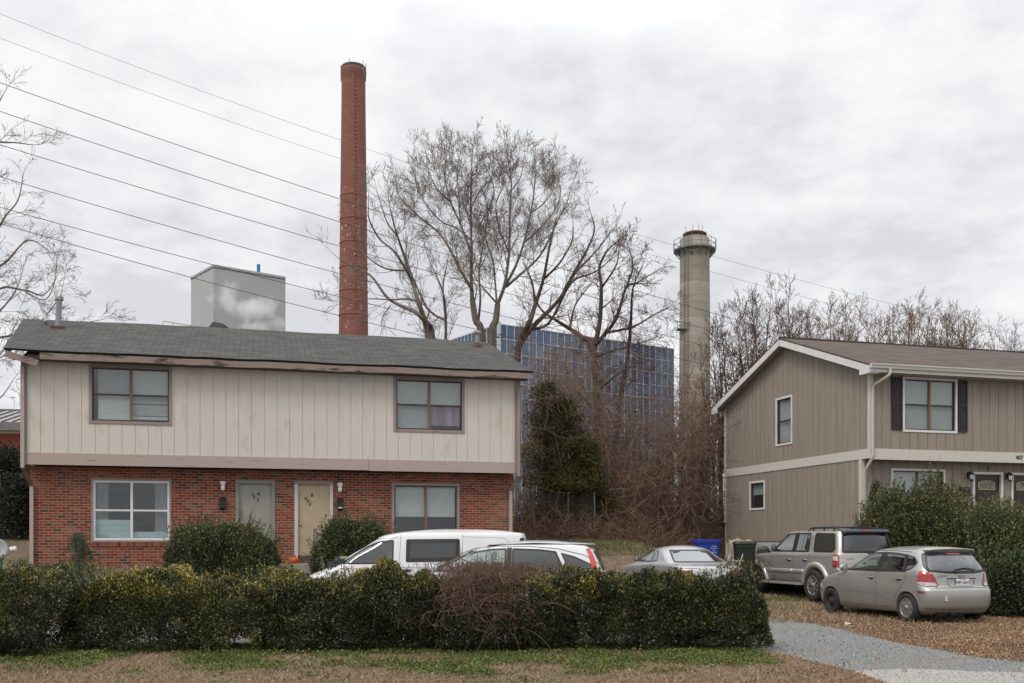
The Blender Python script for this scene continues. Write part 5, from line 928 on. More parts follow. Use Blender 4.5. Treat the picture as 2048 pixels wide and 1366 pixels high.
for sg in (1, -1):
    ht.flat([(-.02+0, .99), (-.17, 1.37), (-.26, 1.375), (-.12, .985)][0:0] or [(-.435, .98), (-.485, 1.385), (-.375, 1.385), (-.325, .98)], 'door_pillar', m_rub, .007, 'side', sg)
    ht.flat([(-1.215, 1.0), (-1.135, 1.34), (-1.075, 1.345), (-1.165, .985)], 'door_pillar', m_rub, .007, 'side', sg)
    ht.seam([(.92, .30), (.97, .60), (.90, .97)], sg=sg); ht.seam([(-.33, .27), (-.36, .62), (-.345, .975)], sg=sg); ht.seam([(-.78, .28), (-.92, .46), (-1.02, .62), (-1.20, .80), (-1.25, .96), (-1.21, 1.0)], sg=sg)
    ht.seam([(.92, .30), (.5, .27), (-.16, .27), (-.78, .28)], sg=sg); ht.seam([(.93, .55), (.3, .545), (-.36, .53), (-.7, .45), (-.92, .38)], .010, sg=sg, m=mat('body crease', (.22, .215, .2), rough=.5, metal=.4), name='body_crease')
    ht.seam([(.50, 1.215), (.25, 1.365), (-.2, 1.415), (-.7, 1.412), (-1.2, 1.385)], .012, sg=sg); ht.handle(-.20, .86, p_hatch, sg); ht.handle(-1.05, .86, p_hatch, sg); ht.mirror(.74, 1.0, p_hatch, sg, 1.05)
    tl = [(sg*.60, .80), (sg*.74, .995), (sg*.800, .995), (sg*.812, .80), (sg*.78, .72), (sg*.62, .72)]; A = [(sg*.545, .70), (sg*.575, .80), (sg*.66, .985), (sg*.80, .985), (sg*.817, .96), (sg*.822, .70)]
    o = ht.flat([(.52, .745), (.60, .985), (.66, 1.02), (.75, 1.02), (.80, .93), (.81, .78), (.70, .725)], 'tail_light', m_red, .012, 'corner', sg, n=22); ht.flat([(.545, .742), (.575, .80), (.80, .815), (.80, .785), (.70, .732)], 'reverse_lens', m_clr, .017, 'corner', sg, n=16, parent=o)
    ht.flat([(-1.76, .60), (-1.73, .63), (-1.60, .635), (-1.58, .615), (-1.61, .595)], 'side_reflector', mat('red reflector', (.25, .02, .03), rough=.2), .01, 'side', sg, n=10, k=3)
    ht.flat([(1.48, .56), (1.50, .63), (1.70, .72), (1.76, .66), (1.70, .58)], 'headlight', m_clr, .006, 'side', sg); ht.flat([(1.66, .545), (1.66, .58), (1.74, .585), (1.74, .55)], 'side_indicator', m_amb, .01, 'side', sg, n=5, k=2); ht.flat([(1.0, .80), (1.0, .83), (1.05, .83), (1.05, .80)], 'side_repeater', m_amb, .008, 'side', sg, n=4, k=2)
ht.seam([(-.60, .70), (.60, .70)], .008, 'rear'); ht.seam([(-.60, .70), (-.53, .735)], .008, 'rear'); ht.seam([(.60, .70), (.53, .735)], .008, 'rear'); ht.seam([(-.76, .30), (0, .275), (.76, .30)], .006, 'rear')
ht.seam([(-.655, .99), (-.3, .957), (.3, .957), (.655, .99)], .02, 'rear', m=m_chr if False else p_hatch, off=.012, name='tailgate_lip')
ht.ringm([(-.34, .88), (-.30, .725), (.30, .725), (.34, .88)], 'plate_recess', p_hatch, .03, .014, 'rear', rnd=.06); ht.seam([(-.33, .878), (.33, .878)], .022, 'rear', m=m_gap, off=.018, name='plate_shadow_gap')
m_pl = mat('white licence plate', (.72, .72, .72), (.66, .66, .68), rough=.4); m_plb = mat('blue plate text', (.04, .10, .35), rough=.5); m_plr = mat('red plate text', (.5, .06, .06), rough=.5)
plate(ht, .0, .80, .305, .152, m_pl, [('PMV-6667', .075, .0, m_plb), ('First in Flight', .028, .058, m_plr), ('NORTH CAROLINA', .028, -.057, m_plr)], .022)
em = ht.end(0, .925, .02); Mx = Matrix.Translation(em) @ Matrix.Rotation(R(-90), 4, 'Z') @ Matrix.Rotation(R(90), 4, 'X'); MB().prism([Mx @ Vector(p) for p in [(-.07, -.02, 0), (-.03, -.02, 0), (-.03, -.03, 0), (.03, -.03, 0), (.03, -.02, 0), (.07, -.02, 0), (.06, .02, 0), (.03, .02, 0), (.03, .03, 0), (-.03, .03, 0), (-.03, .02, 0), (-.06, .02, 0)]], Mx.to_3x3() @ Vector((0, 0, .006))).build('badge', m_chr, ht.root)
em = ht.end(.43, .925, .016); text('badge_lettering', 'CHEVROLET', .045, m_chr, ht.root, Matrix.Translation(em) @ Matrix.Rotation(R(-90), 4, 'Z') @ Matrix.Rotation(R(90), 4, 'X'), .002, True)
plate(ht, .42, .50, .09, .10, mat('faded sticker', (.62, .56, .54), (.55, .35, .35), rough=.7, scale=30), [], .004, 'bumper_sticker', .002)
mb = MB(); pa = [ht.end(y, 1.03+.05*(1-abs(y+.12)/.4), .03) for y in np.linspace(.12, -.36, 12)]; mb.tube(pa, [.016]*3+[.010]*9, 6); mb.ball(ht.end(.14, 1.0, .02), .035, 8); mb.tube([ht.end(.14, 1.0, .03), ht.end(.08, 1.045, .035)], .02, 6); mb.build('rear_wiper', m_rub, ht.root)
mb = MB(); n = 20; vs = []                                                   # spoiler lip over the tailgate
for i in range(n+1):
    y = -.54+1.08*i/n; e = 1-(abs(y)/.56)**4; a = ht.roof(-1.15, y)+Vector((0, 0, .003)); bk = -1.56-.07*e; z1 = 1.438+.022*(1-(y/.54)**2); vs += [a, Vector((bk, y, z1)), Vector((bk+.0, y, z1-.02)), Vector((-1.48, y, 1.385))]
mb.add(vs, [(4*i+j, 4*i+j+1, 4*i+j+5, 4*i+j+4) for i in range(n) for j in range(3)]+[(0, 1, 2, 3), (4*n, 4*n+1, 4*n+2, 4*n+3)], True); mb.build('spoiler', p_hatch, ht.root)
ht.flat([(-.16, 1.345), (-.15, 1.372), (.15, 1.372), (.16, 1.345)], 'brake_light', mat('red tail lens', (.4, .01, .01)), .014, 'rear', n=6, k=2)
ht.interior(.75, .10, -.75, .50); r0 = ht.roof(-.05, .0); MB().tube([ht.roof(-.02, .33), ht.roof(-.02, .33)+Vector((-.48, .03, .32))], [.006, .003], 5).build('antenna', m_rub, ht.root)
MB().tube([(-1.80, .25, .20), (-1.96, .25, .19)], .028, 8).build('exhaust_pipe', m_under, ht.root); MB().tube([(-1.72, -.1, .20), (-1.72, .5, .20)], .09, 10).build('muffler', m_under, ht.root)
ht.root.scale = (1.035,)*3
# ---------------------------------------------------------------- silver SUV
p_suv = paint('silver SUV paint', (.43, .41, .38), .5, .33); p_clad = mat('pale silver cladding', (.50, .49, .47), (.44, .43, .41), rough=.35, metal=.4, coat=.3, scale=2)
(ox, oy), hdg = place((7.60, 24.95), 16.5, -1.33, .83, 1.05)
sv = Car('suv', 'silver four-wheel-drive SUV with roof rack, parked in front of the hatchback', 'car', [(.40, 2.12, -2.26, .78), (.46, 2.24, -2.36, .82), (.60, 2.30, -2.40, .84), (.76, 2.30, -2.40, .845), (.82, 2.20, -2.31, .845), (.95, 2.16, -2.30, .842), (1.03, 2.02, -2.29, .835), (1.08, 1.75, -2.285, .83), (1.12, 1.30, -2.28, .82), (1.15, .98, -2.27, .81), (1.20, .90, -2.26, .795), (1.40, .60, -2.20, .75), (1.58, .36, -2.14, .71), (1.66, .22, -2.11, .68)], .07, (-1.33, 1.345), .375, (ox, oy, .155), hdg, p_suv, nf=.32, nr=.20, arch=.44, zl=110)
sv.window([(.80, 1.17), (.46, 1.50), (.30, 1.61), (-.34, 1.64), (-.32, 1.17)], g_front, rnd=.05, wd=.035); sv.window([(-.41, 1.17), (-.45, 1.64), (-.98, 1.64), (-1.02, 1.17)], g_dark, rnd=.05, wd=.035); sv.window([(-1.20, 1.17), (-1.16, 1.635), (-1.92, 1.62), (-2.03, 1.24), (-1.96, 1.17)], g_dark, rnd=.07, wd=.03, name='quarter_window')
sv.window([(-.70, 1.16), (-.60, 1.61), (.60, 1.61), (.70, 1.16)], g_dark, 'rear', wd=.04, rnd=.07); sv.window([(-.62, 1.22), (-.54, 1.60), (.54, 1.60), (.62, 1.22)], g_front, 'front', rnd=.06)
sv.body(); sv.wheelset(.235, .24, 'split', .80)
for sg in (1, -1):
    sv.flat([(-.415, 1.165), (-.455, 1.645), (-.33, 1.645), (-.315, 1.165)], 'door_pillar', m_rub, .007, 'side', sg); sv.flat([(-.86, 1.17), (-.88, 1.63), (-.85, 1.63), (-.83, 1.17)], 'door_pillar', m_rub, .008, 'side', sg)
    for w_ in sv.wheels:
        pts = [(w_+.50*math.cos(a), sv.tr+.50*math.sin(a)) for a in np.linspace(R(-2), R(182), 30)]; sv.strip(pts, .13, p_clad, .055, sg=sg, name='fender_flare')
    sv.strip([(.86, .70), (-.34, .70)], .10, p_clad, .025, sg=sg); sv.strip([(-.38, .70), (-.83, .70)], .10, p_clad, .025, sg=sg)
    mb = MB(); mb.add(*(lambda vs: (vs, [(0, 1, 3, 2), (4, 6, 7, 5), (0, 4, 5, 1), (2, 3, 7, 6), (0, 2, 6, 4), (1, 5, 7, 3)]))([(x, sg*y, z) for x in (-.88, .88) for y in (.72, .95) for z in (.37, .44)])); rb_ = mb.build('running_board', p_clad, sv.root); MB().box(-.75, .75, min(sg*.80, sg*.94), max(sg*.80, sg*.94), .441, .452).build('step_tread', m_rub, rb_)
    sv.seam([(.93, .50), (.93, 1.10)], sg=sg); sv.seam([(-.36, .48), (-.37, 1.15)], sg=sg); sv.seam([(-.82, .48), (-.90, .80), (-1.06, .98), (-1.09, 1.18), (-1.06, 1.62)], sg=sg); sv.seam([(2.1, .98), (1.3, 1.04), (.9, 1.06), (-.7, 1.04), (-2.1, 1.06)], .012, sg=sg, m=mat('body crease light', (.3, .29, .27), rough=.5, metal=.4), name='body_crease')
    sv.handle(-.20, .98, m_chr, sg); sv.handle(-.90, .98, m_chr, sg); sv.mirror(.84, 1.20, mat('dark mirror shell', (.05, .055, .06), rough=.3, coat=.5), sg, 1.65)
    o = sv.flat([(.69, .83), (.675, .87), (.665, 1.10), (.68, 1.12), (.84, 1.12), (.86, 1.08), (.86, .87), (.845, .83)], 'tail_light', m_red, .016, 'corner', sg, n=14); sv.flat([(.685, .98), (.68, 1.09), (.84, 1.09), (.84, .98)], 'reverse_lens', m_clr, .021, 'corner', sg, n=10, parent=o)
    sv.flat([(2.08, .84), (2.08, .94), (2.16, .93), (2.16, .84)], 'side_indicator', m_amb, .012, 'side', sg, n=5, k=2)
    mb = MB(); mb.tube([sv.roof(-.62, sg*.56)+Vector((0, 0, -.01)), sv.roof(-.76, sg*.56)+Vector((0, 0, .06)), sv.roof(-1.75, sg*.56)+Vector((0, 0, .07)), sv.roof(-1.98, sg*.56)+Vector((0, 0, .02))], [.015, .018, .018, .015], 8)
    for x in (-.85, -1.3, -1.7): mb.tube([sv.roof(x, sg*.56), sv.roof(x, sg*.56)+Vector((0, 0, .08))], .02, 6)
    mb.build('roof_rail', m_rub, sv.root)
mb = MB()
for x in (-.8, -1.5): mb.tube([sv.roof(x, -.56)+Vector((0, 0, .08)), sv.roof(x, 0)+Vector((0, 0, .05)), sv.roof(x, .56)+Vector((0, 0, .08))], .016, 6)
mb.build('roof_crossbar', m_rub, sv.root)
mb = MB(); n = 20; vs = []
for i in range(n+1):
    y = -.61+1.22*i/n; e = 1-(abs(y)/.64)**5; vs += [Vector((-1.96, y, 1.722)), Vector((-2.12-.03*e, y, 1.70)), Vector((-2.17-.03*e, y, 1.62)), Vector((-2.11, y, 1.60))]
mb.add(vs, [(4*i+j, 4*i+j+1, 4*i+j+5, 4*i+j+4) for i in range(n) for j in range(3)]+[(0, 1, 2, 3), (4*n, 4*n+1, 4*n+2, 4*n+3)], True); o = mb.build('spoiler', mat('dark blue spoiler', (.018, .035, .05), rough=.25, coat=.5), sv.root); MB().box(-2.21, -2.16, -.13, .13, 1.645, 1.675).build('brake_light', mat('high brake light', (.35, .02, .02), rough=.2), o)
sv.strip([(-.78, .66), (.78, .66)], .14, p_clad, .05, 'rear', name='rear_bumper'); sv.seam([(-.72, .82), (.72, .82)], .01, 'rear'); plate(sv, .0, .92, .30, .15, m_pl, [], .02); sv.seam([(.42, 1.02), (.60, 1.02)], .018, 'rear', m=mat('dull badge', (.2, .2, .2), rough=.4), name='badge_lettering', off=.01)
mb = MB(); mb.tube([sv.end(.0, 1.18, .03), sv.end(-.4, 1.22, .03)], .012, 6); mb.ball(sv.end(.02, 1.16, .02), .03, 8); mb.build('rear_wiper', m_rub, sv.root); plate(sv, -.60, 1.22, .08, .05, mat('red sticker', (.5, .08, .06), rough=.6), [], .012, 'window_sticker', .002)
sv.interior(.95, .15, -.75, .78, .38)
sv.root.scale = (1.05,)*3
# ---------------------------------------------------------------- white van
p_white = paint('white van paint', (.70, .71, .72), 0, .3); p_wd = paint('pearl white paint', (.70, .70, .72), .1, .28)
uv = P(1058, HOR, 22.5); van = Car('van', 'white cargo van with dark side windows parked below the tan front door', 'van', [(.24, 2.42, -2.44, .86), (.32, 2.50, -2.53, .90), (.60, 2.55, -2.56, .925), (.80, 2.50, -2.56, .93), (.92, 2.22, -2.56, .925), (1.0, 2.02, -2.56, .92), (1.06, 1.88, -2.555, .915), (1.12, 1.74, -2.555, .905), (1.30, 1.50, -2.54, .87), (1.50, 1.16, -2.52, .83), (1.68, .86, -2.50, .79), (1.76, .68, -2.48, .765), (1.80, .50, -2.46, .74)], .10, (-1.62, 1.58), .33, (uv.x-2.56, 22.5, .03), R(180), p_white, nf=.42, nr=.16, arch=.39, zl=110)
wv = [(1.60, 1.13), (1.42, 1.24), (1.00, 1.52), (.72, 1.63), (.40, 1.66), (.40, 1.13)]
van.window(wv, g_front, rnd=.04, wd=.03); van.window([(.13, 1.17), (.13, 1.67), (-1.04, 1.68), (-1.04, 1.19)], g_dark, rnd=.05, wd=.09, name='side_window'); van.window([(1.88, 1.06), (1.83, 1.12), (1.64, 1.235), (1.65, 1.06)], g_front, rnd=.02, wd=.02, name='quarter_window')
van.window([(-.70, 1.20), (-.60, 1.70), (.60, 1.70), (.70, 1.20)], g_front, 'front', rnd=.06); van.window([(-.70, 1.15), (-.62, 1.65), (-.05, 1.66), (-.05, 1.15)], g_dark, 'rear', rnd=.06); van.window([(.70, 1.15), (.62, 1.65), (.05, 1.66), (.05, 1.15)], g_dark, 'rear', rnd=.06)
van.body(); van.wheelset(.21, .21, 'five', .82)
for sg in (1, -1):
    van.seam([(.26, .4), (.27, 1.1), (.25, 1.78)], sg=sg); van.seam([(1.75, .5), (1.70, 1.05), (1.62, 1.12), (.72, 1.67), (.3, 1.71)], sg=sg); van.seam([(-1.10, .4), (-1.10, 1.78)], sg=sg); van.seam([(-1.1, 1.725), (-2.0, 1.70), (-2.12, 1.60), (-2.14, 1.1)], .012, sg=sg, m=mat('white crease', (.42, .43, .43), rough=.6), name='body_crease')
    van.seam([(.27, 1.055), (-2.3, 1.055)], .012, sg=sg, m=mat('white crease', (.42, .43, .43)), name='door_track'); van.seam([(1.6, 1.03), (.3, 1.03)], .012, sg=sg, m=mat('red pinstripe', (.45, .08, .08), rough=.5), name='pinstripe'); van.seam([(1.4, .62), (-2.3, .62)], .03, sg=sg, m=m_rub, name='rub_strip')
    van.handle(.48, 1.0, m_rub, sg); van.handle(.10, 1.0, m_rub, sg); van.mirror(1.66, 1.14, m_rub, sg, 1.5)
    o = van.flat([(-2.37, 1.05), (-2.34, 1.64), (-2.36, 1.70), (-2.44, 1.70), (-2.46, 1.05)], 'tail_light', m_rub, .012, 'side', sg)
    van.flat([(sg*.80, .95), (sg*.78, 1.6), (sg*.83, 1.6), (sg*.90, .95)], 'tail_lens', m_red, .012, 'rear', parent=o)
    MB().tube([van.roof(.3, sg*.66), van.roof(-2.2, sg*.66)], .018, 6).build('roof_channel', mat('white crease', (.42, .43, .43)), van.root)
van.interior(1.55, .75, None, .82, .40)
MB().box(.45, .46, -.7, .7, .9, 1.55).build('partition', mat('van partition', (.20, .21, .2), rough=.8), van.root); MB().box(1.30, 1.62, .1, .6, 1.20, 1.29).build('dash_papers', mat('cardboard papers', (.35, .30, .22), rough=.9), van.root)
# ---------------------------------------------------------------- white crossover in front of the van
uc = P(1212, HOR, 18.9); cx = Car('crossover', 'white crossover SUV with tall red tail light, just behind the hedge', 'car', [(.24, 2.08, -2.08, .84), (.32, 2.20, -2.20, .87), (.55, 2.25, -2.26, .905), (.80, 2.22, -2.26, .91), (.92, 2.05, -2.26, .908), (1.0, 1.75, -2.25, .90), (1.05, 1.40, -2.24, .895), (1.09, 1.12, -2.23, .885), (1.14, 1.0, -2.215, .87), (1.28, .72, -2.16, .82), (1.42, .42, -2.09, .765), (1.52, .18, -2.02, .72), (1.57, .0, -1.96, .69)], .10, (-1.36, 1.26), .345, (uc.x-2.26, 18.9, 0), R(180), p_wd, nf=.45, nr=.40, arch=.40, zl=110)
cx.window([(1.05, 1.10), (.86, 1.20), (.55, 1.35), (.20, 1.47), (-.10, 1.52), (-.38, 1.53), (-.36, 1.08)], g_front, rnd=.03, wd=.03); cx.window([(-.46, 1.08), (-.48, 1.53), (-1.0, 1.51), (-1.28, 1.475), (-1.44, 1.10)], g_dark, rnd=.03, wd=.03); cx.window([(-1.50, 1.12), (-1.36, 1.45), (-1.62, 1.38), (-1.86, 1.27), (-2.02, 1.16)], g_dark, rnd=.03, wd=.02, name='quarter_window')
cx.window([(-.66, 1.12), (-.56, 1.48), (.56, 1.48), (.66, 1.12)], g_dark, 'rear', rnd=.06); cx.window([(-.66, 1.18), (-.56, 1.48), (.56, 1.48), (.66, 1.18)], g_front, 'front', rnd=.06)
cx.body(); cx.wheelset(.22, .215, 'five', .80)
for sg in (1, -1):
    cx.flat([(-.365, 1.08), (-.385, 1.54), (-.475, 1.54), (-.455, 1.08)], 'door_pillar', m_rub, .008, 'side', sg); cx.seam([(1.25, 1.085), (.62, 1.375), (.2, 1.525), (-.2, 1.565), (-.8, 1.56), (-1.3, 1.52), (-1.8, 1.40), (-2.1, 1.22)], .012, sg=sg, name='roof_seam'); cx.seam([(-.41, .4), (-.41, 1.08)], sg=sg); cx.seam([(-1.05, .5), (-1.4, .9), (-1.47, 1.1)], sg=sg); cx.seam([(1.0, .4), (1.05, 1.06)], sg=sg)
    cx.handle(-.2, .98, p_wd, sg); cx.handle(-1.22, .98, p_wd, sg); cx.mirror(1.0, 1.12, p_wd, sg, 1.25)
    m_rl = mat('bright red lens', (.62, .03, .02), rough=.2, coat=.6); cx.flat([(.57, 1.52), (.64, 1.52), (.80, 1.24), (.93, 1.0), (.80, .98), (.70, 1.22)], 'tail_light', m_rl, .014, 'corner', sg, n=26)
    cx.strip([(.35, 1.46), (-.2, 1.565), (-.9, 1.565), (-1.6, 1.47)], .03, mat('roof trim', (.05, .05, .055), rough=.4), .012, sg=sg, name='roof_moulding') if False else None
    MB().tube([cx.roof(-.05, sg*.60)+Vector((0, 0, .005)), cx.roof(-.9, sg*.60)+Vector((0, 0, .015)), cx.roof(-1.75, sg*.58)+Vector((0, 0, .0))], .016, 6).build('roof_moulding', m_rub, cx.root)
mb = MB(); vs = []
for i in range(21):
    y = -.56+1.12*i/20; e = 1-(abs(y)/.60)**5; vs += [cx.roof(-1.55, y)+Vector((0, 0, .003)), Vector((-1.97-.05*e, y, 1.595+.02*(1-(y/.6)**2))), Vector((-1.97-.05*e, y, 1.57)), Vector((-1.90, y, 1.54))]
mb.add(vs, [(4*i+j, 4*i+j+1, 4*i+j+5, 4*i+j+4) for i in range(20) for j in range(3)], True); mb.build('spoiler', p_wd, cx.root)
cx.interior(1.0, .15, -.85, .62, .38); MB().prism([(-1.45, -.05, 1.655), (-1.62, -.02, 1.70), (-1.66, 0, 1.70), (-1.66, 0, 1.65)], (0, .04, 0)).build('antenna', m_rub, cx.root)
# ---------------------------------------------------------------- silver coupe
p_cp = paint('cool silver paint', (.47, .47, .49), .5, .3)
rc = P(1350, HOR, 23.2); (ox, oy), hdg = place((3.72, 24.15), 13.5, -1.32, .76)
cp = Car('coupe', 'silver two-door coupe seen from behind over the hedge', 'car', [(.20, 2.20, -2.22, .82), (.28, 2.34, -2.36, .86), (.50, 2.40, -2.42, .88), (.66, 2.36, -2.42, .885), (.76, 2.15, -2.40, .88), (.84, 1.75, -2.37, .87), (.90, 1.30, -2.28, .858), (.94, 1.02, -2.0, .84), (.965, .92, -1.78, .825), (1.0, .84, -1.70, .80), (1.10, .60, -1.45, .745), (1.20, .36, -1.22, .69), (1.28, .14, -1.02, .64), (1.32, .0, -.90, .60)], .075, (-1.35, 1.28), .31, (ox, oy, .16), hdg, p_cp, nf=.5, nr=.42, arch=.37, zl=120)
cp.window([(.78, .98), (.55, 1.09), (.20, 1.22), (-.08, 1.28), (-.40, 1.29), (-.50, .98)], g_front, rnd=.04, wd=.025); cp.window([(-.56, .98), (-.50, 1.28), (-.66, 1.25), (-.86, 1.02)], g_front, rnd=.03, wd=.02, name='quarter_window')
cp.window([(-.66, .985), (-.60, 1.10), (-.50, 1.29), (.50, 1.29), (.60, 1.10), (.66, .985)], g_rear, 'rear', wd=.03, rnd=.05); cp.window([(-.62, 1.0), (-.5, 1.29), (.5, 1.29), (.62, 1.0)], g_front, 'front', rnd=.06)
cp.body(); cp.wheelset(.2, .2, 'five', .76)
for sg in (1, -1):
    cp.seam([(.85, .35), (.9, .9)], sg=sg); cp.seam([(-.62, .35), (-.66, .93)], sg=sg); cp.mirror(.78, .99, mat('dark mirror shell', (.05, .055, .06)), sg, 1.05); cp.handle(-.45, .82, p_cp, sg)
    o = cp.flat([(sg*.50, .66), (sg*.50, .80), (sg*.80, .82), (sg*.85, .66)], 'tail_light', m_red, .012, 'rear'); cp.flat([(-2.36, .66), (-2.34, .82), (-2.24, .82), (-2.18, .68)], 'tail_light_wrap', m_red, .010, 'side', sg, parent=o)
cp.seam([(-.72, .62), (-.66, .86), (.66, .86), (.72, .62)], .01, 'rear'); cp.strip([(-.35, .845), (.35, .845)], .03, m_chr, .01, 'rear', name='trunk_trim'); cp.interior(.85, -.05, -.75, .45, .36)
# ================================================================ bare trees
m_bark = mat('grey brown bark', (.20, .165, .135), (.11, .088, .07), rough=.95, scale=6, stretch=(1, 1, .25), bump=.6, bscale=20); m_twig = mat('grey twigs', (.25, .21, .18), (.17, .135, .115), rough=.95, scale=2)
m_bark2 = mat('dark brown bark', (.085, .055, .042), (.045, .03, .025), rough=.95, scale=6, stretch=(1, 1, .25)); m_twig2 = mat('dark red brown twigs', (.155, .10, .08), (.10, .065, .052), rough=.95, scale=2)
m_twig3 = mat('warm brown twigs', (.25, .165, .12), (.16, .105, .078), rough=.95, scale=1.5); m_twig4 = mat('tan vine stems', (.23, .145, .10), (.12, .07, .048), rough=.95, scale=3)
class Bare:
    def __init__(s, seed): s.r = random.Random(seed); s.A = []; s.B = []; s.ra = []; s.rb = []; s.big = []
    def seg(s, a, b, ra, rb): s.A.append(tuple(a)); s.B.append(tuple(b)); s.ra.append(ra); s.rb.append(rb)
    def grow(s, p, d, L_, r, lev, trop=.10, wig=.16, rmin=.007, dens=1., ang=(24, 52), kids=None):
        R_ = s.r; n = max(3, int(L_/(.16 if lev < 2 else .22))); st = L_/n; side = R_.choice((-1, 1)); nk = {0: 0, 1: 5, 2: 9, 3: 9}.get(lev, 9)
        kids = kids if kids is not None else max(1, int(nk*dens*(L_/(1.0 if lev == 1 else 2.2))**.6)) if lev > 0 else 0
        at = sorted(R_.uniform(.12, .95) for _ in range(kids)); ki = 0; rr = r
        for i in range(n):
            t = i/n; r1 = max(rmin, r*(1-.8*(i+1)/n)); d = (d+Vector((R_.gauss(0, wig), R_.gauss(0, wig), R_.gauss(0, wig)))*.6+Vector((0, 0, trop*.6))).normalized(); q = p+d*st; s.seg(p, q, rr, r1)
            while ki < len(at) and at[ki] <= (i+1)/n:
                ki += 1; side = -side; a = R(R_.uniform(*ang)); ax = d.cross(Vector((R_.gauss(0, 1), R_.gauss(0, 1), R_.gauss(0, 1)))).normalized()
                nd = Matrix.Rotation(a, 3, ax) @ d; s.grow(q, nd, L_*R_.uniform(.40, .72)*(1.08-.45*t), max(rmin, r1*.62), lev-1, trop, wig, rmin, dens, ang)
            p = q; rr = r1
    def limb(s, pts, r0, r1, lev=3, every=.55, L0=2.0, L1=.9, start=.15, trop=.12, wig=.15, rmin=.007, dens=1., ang=(24, 55), tip=True):
        """hand-laid main limb; side branches keep growing from it"""
        P_ = [Vector(p) for p in pts]; sm_ = []
        for i in range(len(P_)-1):
            p0 = P_[max(i-1, 0)]; p1 = P_[i]; p2 = P_[i+1]; p3 = P_[min(i+2, len(P_)-1)]
            for k in range(5): t = k/5; sm_.append(.5*((2*p1)+(p2-p0)*t+(2*p0-5*p1+4*p2-p3)*t*t+(3*p1-p0-3*p2+p3)*t**3))
        sm_.append(P_[-1]); n = len(sm_); s.big.append((sm_, [r0+(r1-r0)*(i/(n-1))**.8 for i in range(n)])); tot = sum((b-a).length for a, b in zip(sm_, sm_[1:])); acc = 0; nxt = tot*start
        for i in range(n-1):
            a, b = sm_[i], sm_[i+1]; acc += (b-a).length; f = acc/tot
            while acc > nxt:
                nxt += every*s.r.uniform(.6, 1.4); d = (b-a).normalized(); ax = d.cross(Vector((s.r.gauss(0, 1), s.r.gauss(0, 1.3), s.r.gauss(0, 1)))).normalized(); nd = Matrix.Rotation(R(s.r.uniform(*ang)), 3, ax) @ d
                s.grow(b.copy(), nd, (L0+(L1-L0)*f)*s.r.uniform(.55, 1.25), max(rmin, (r0+(r1-r0)*f)*.42), lev-1, trop, wig, rmin, dens)
        if tip: s.grow(sm_[-1], (sm_[-1]-sm_[-2]).normalized(), L1*1.3, r1, lev-1, trop, wig, rmin, dens)
    def build(s, root, mt, mc):
        if s.big:
            mb = MB(); [mb.tube(p, r, 8) for p, r in s.big]; mb.build('trunk', mt, root)
        if s.A: segs_mesh('crown', s.A, s.B, s.ra, s.rb, mc, root, 3)
def zc(pts, y, jit=0., seed=0, O=(640, 260), k=2.844, root=None):
    r = random.Random(seed); j = 0; out = []
    for i, (a, b) in enumerate(pts): out.append(P(O[0]+a/k, O[1]+b/k, y+j)-root); j += r.uniform(-jit, jit)
    return out
def tree_root(u, y, label, group=None, name='bare_tree', cat='tree'):
    x = P(u, HOR, y).x; g = Gs(x, y); return thing(name, label, cat, (x, y, g), 0, group), Vector((x, y, g))
G1 = 'bare winter trees behind the houses'
# the big vase-shaped tree
t, o = tree_root(955, 46., 'large vase-shaped bare tree, tallest of all, behind the right end of the grey roof', G1); T = Bare(3)
kw = dict(lev=4, every=.46, L0=1.9, L1=.85, start=.16, rmin=.0060, dens=1.1, trop=.13, wig=.085)
def zl(pts, jit, seed): return zc(pts, 46., jit, seed, root=o)
T.limb(zl([(925, 2330), (920, 1800), (920, 1190), (885, 1080), (866, 960)], 0, 1), .25, .125, 2, 2.5, 1.2, 1.0, .6, tip=False)
T.limb(zl([(990, 2330), (985, 1800), (975, 1200), (1000, 1080), (1010, 990)], 0, 2), .24, .13, 2, 2.5, 1.2, 1.0, .6, tip=False)
for i, (pts, r0) in enumerate([([(866, 960), (860, 850), (862, 700), (858, 450), (862, 250), (868, 110)], .13), ([(862, 905), (800, 800), (740, 680), (670, 580), (560, 490), (460, 390), (440, 330)], .11), ([(860, 700), (800, 540), (745, 410), (710, 270), (722, 140)], .08), ([(900, 1090), (912, 960), (905, 800), (930, 640), (955, 460), (925, 350)], .08),
        ([(1010, 990), (930, 900), (880, 830), (850, 740)], .06), ([(1005, 980), (995, 850), (985, 750), (950, 640), (940, 560)], .07), ([(1010, 990), (1050, 880), (1075, 700), (1080, 450), (1088, 300), (1065, 150)], .12), ([(1040, 910), (1110, 780), (1160, 640), (1200, 470), (1222, 300), (1222, 190)], .10),
        ([(1060, 890), (1130, 830), (1230, 740), (1290, 650), (1350, 520), (1400, 420), (1420, 360)], .09), ([(1160, 640), (1240, 570), (1320, 480), (1370, 360), (1340, 270)], .06), ([(850, 620), (780, 560), (690, 520), (600, 420), (550, 310), (540, 210)], .06), ([(745, 410), (670, 340), (620, 240), (605, 160)], .05), ([(858, 450), (900, 360), (960, 290), (1000, 230)], .045),
        ([(1085, 350), (1140, 270), (1160, 160)], .04), ([(560, 490), (490, 460), (440, 440)], .04), ([(1200, 470), (1270, 420), (1330, 330), (1310, 260)], .045), ([(1075, 700), (1020, 560), (1000, 430), (1040, 330)], .05), ([(800, 540), (790, 380), (780, 230), (800, 130)], .05), ([(955, 460), (990, 340), (940, 200)], .04)]):
    T.limb(zl(pts, 1.1, 10+i), r0*.78, .015, **kw)
T.build(t, m_bark, m_twig)
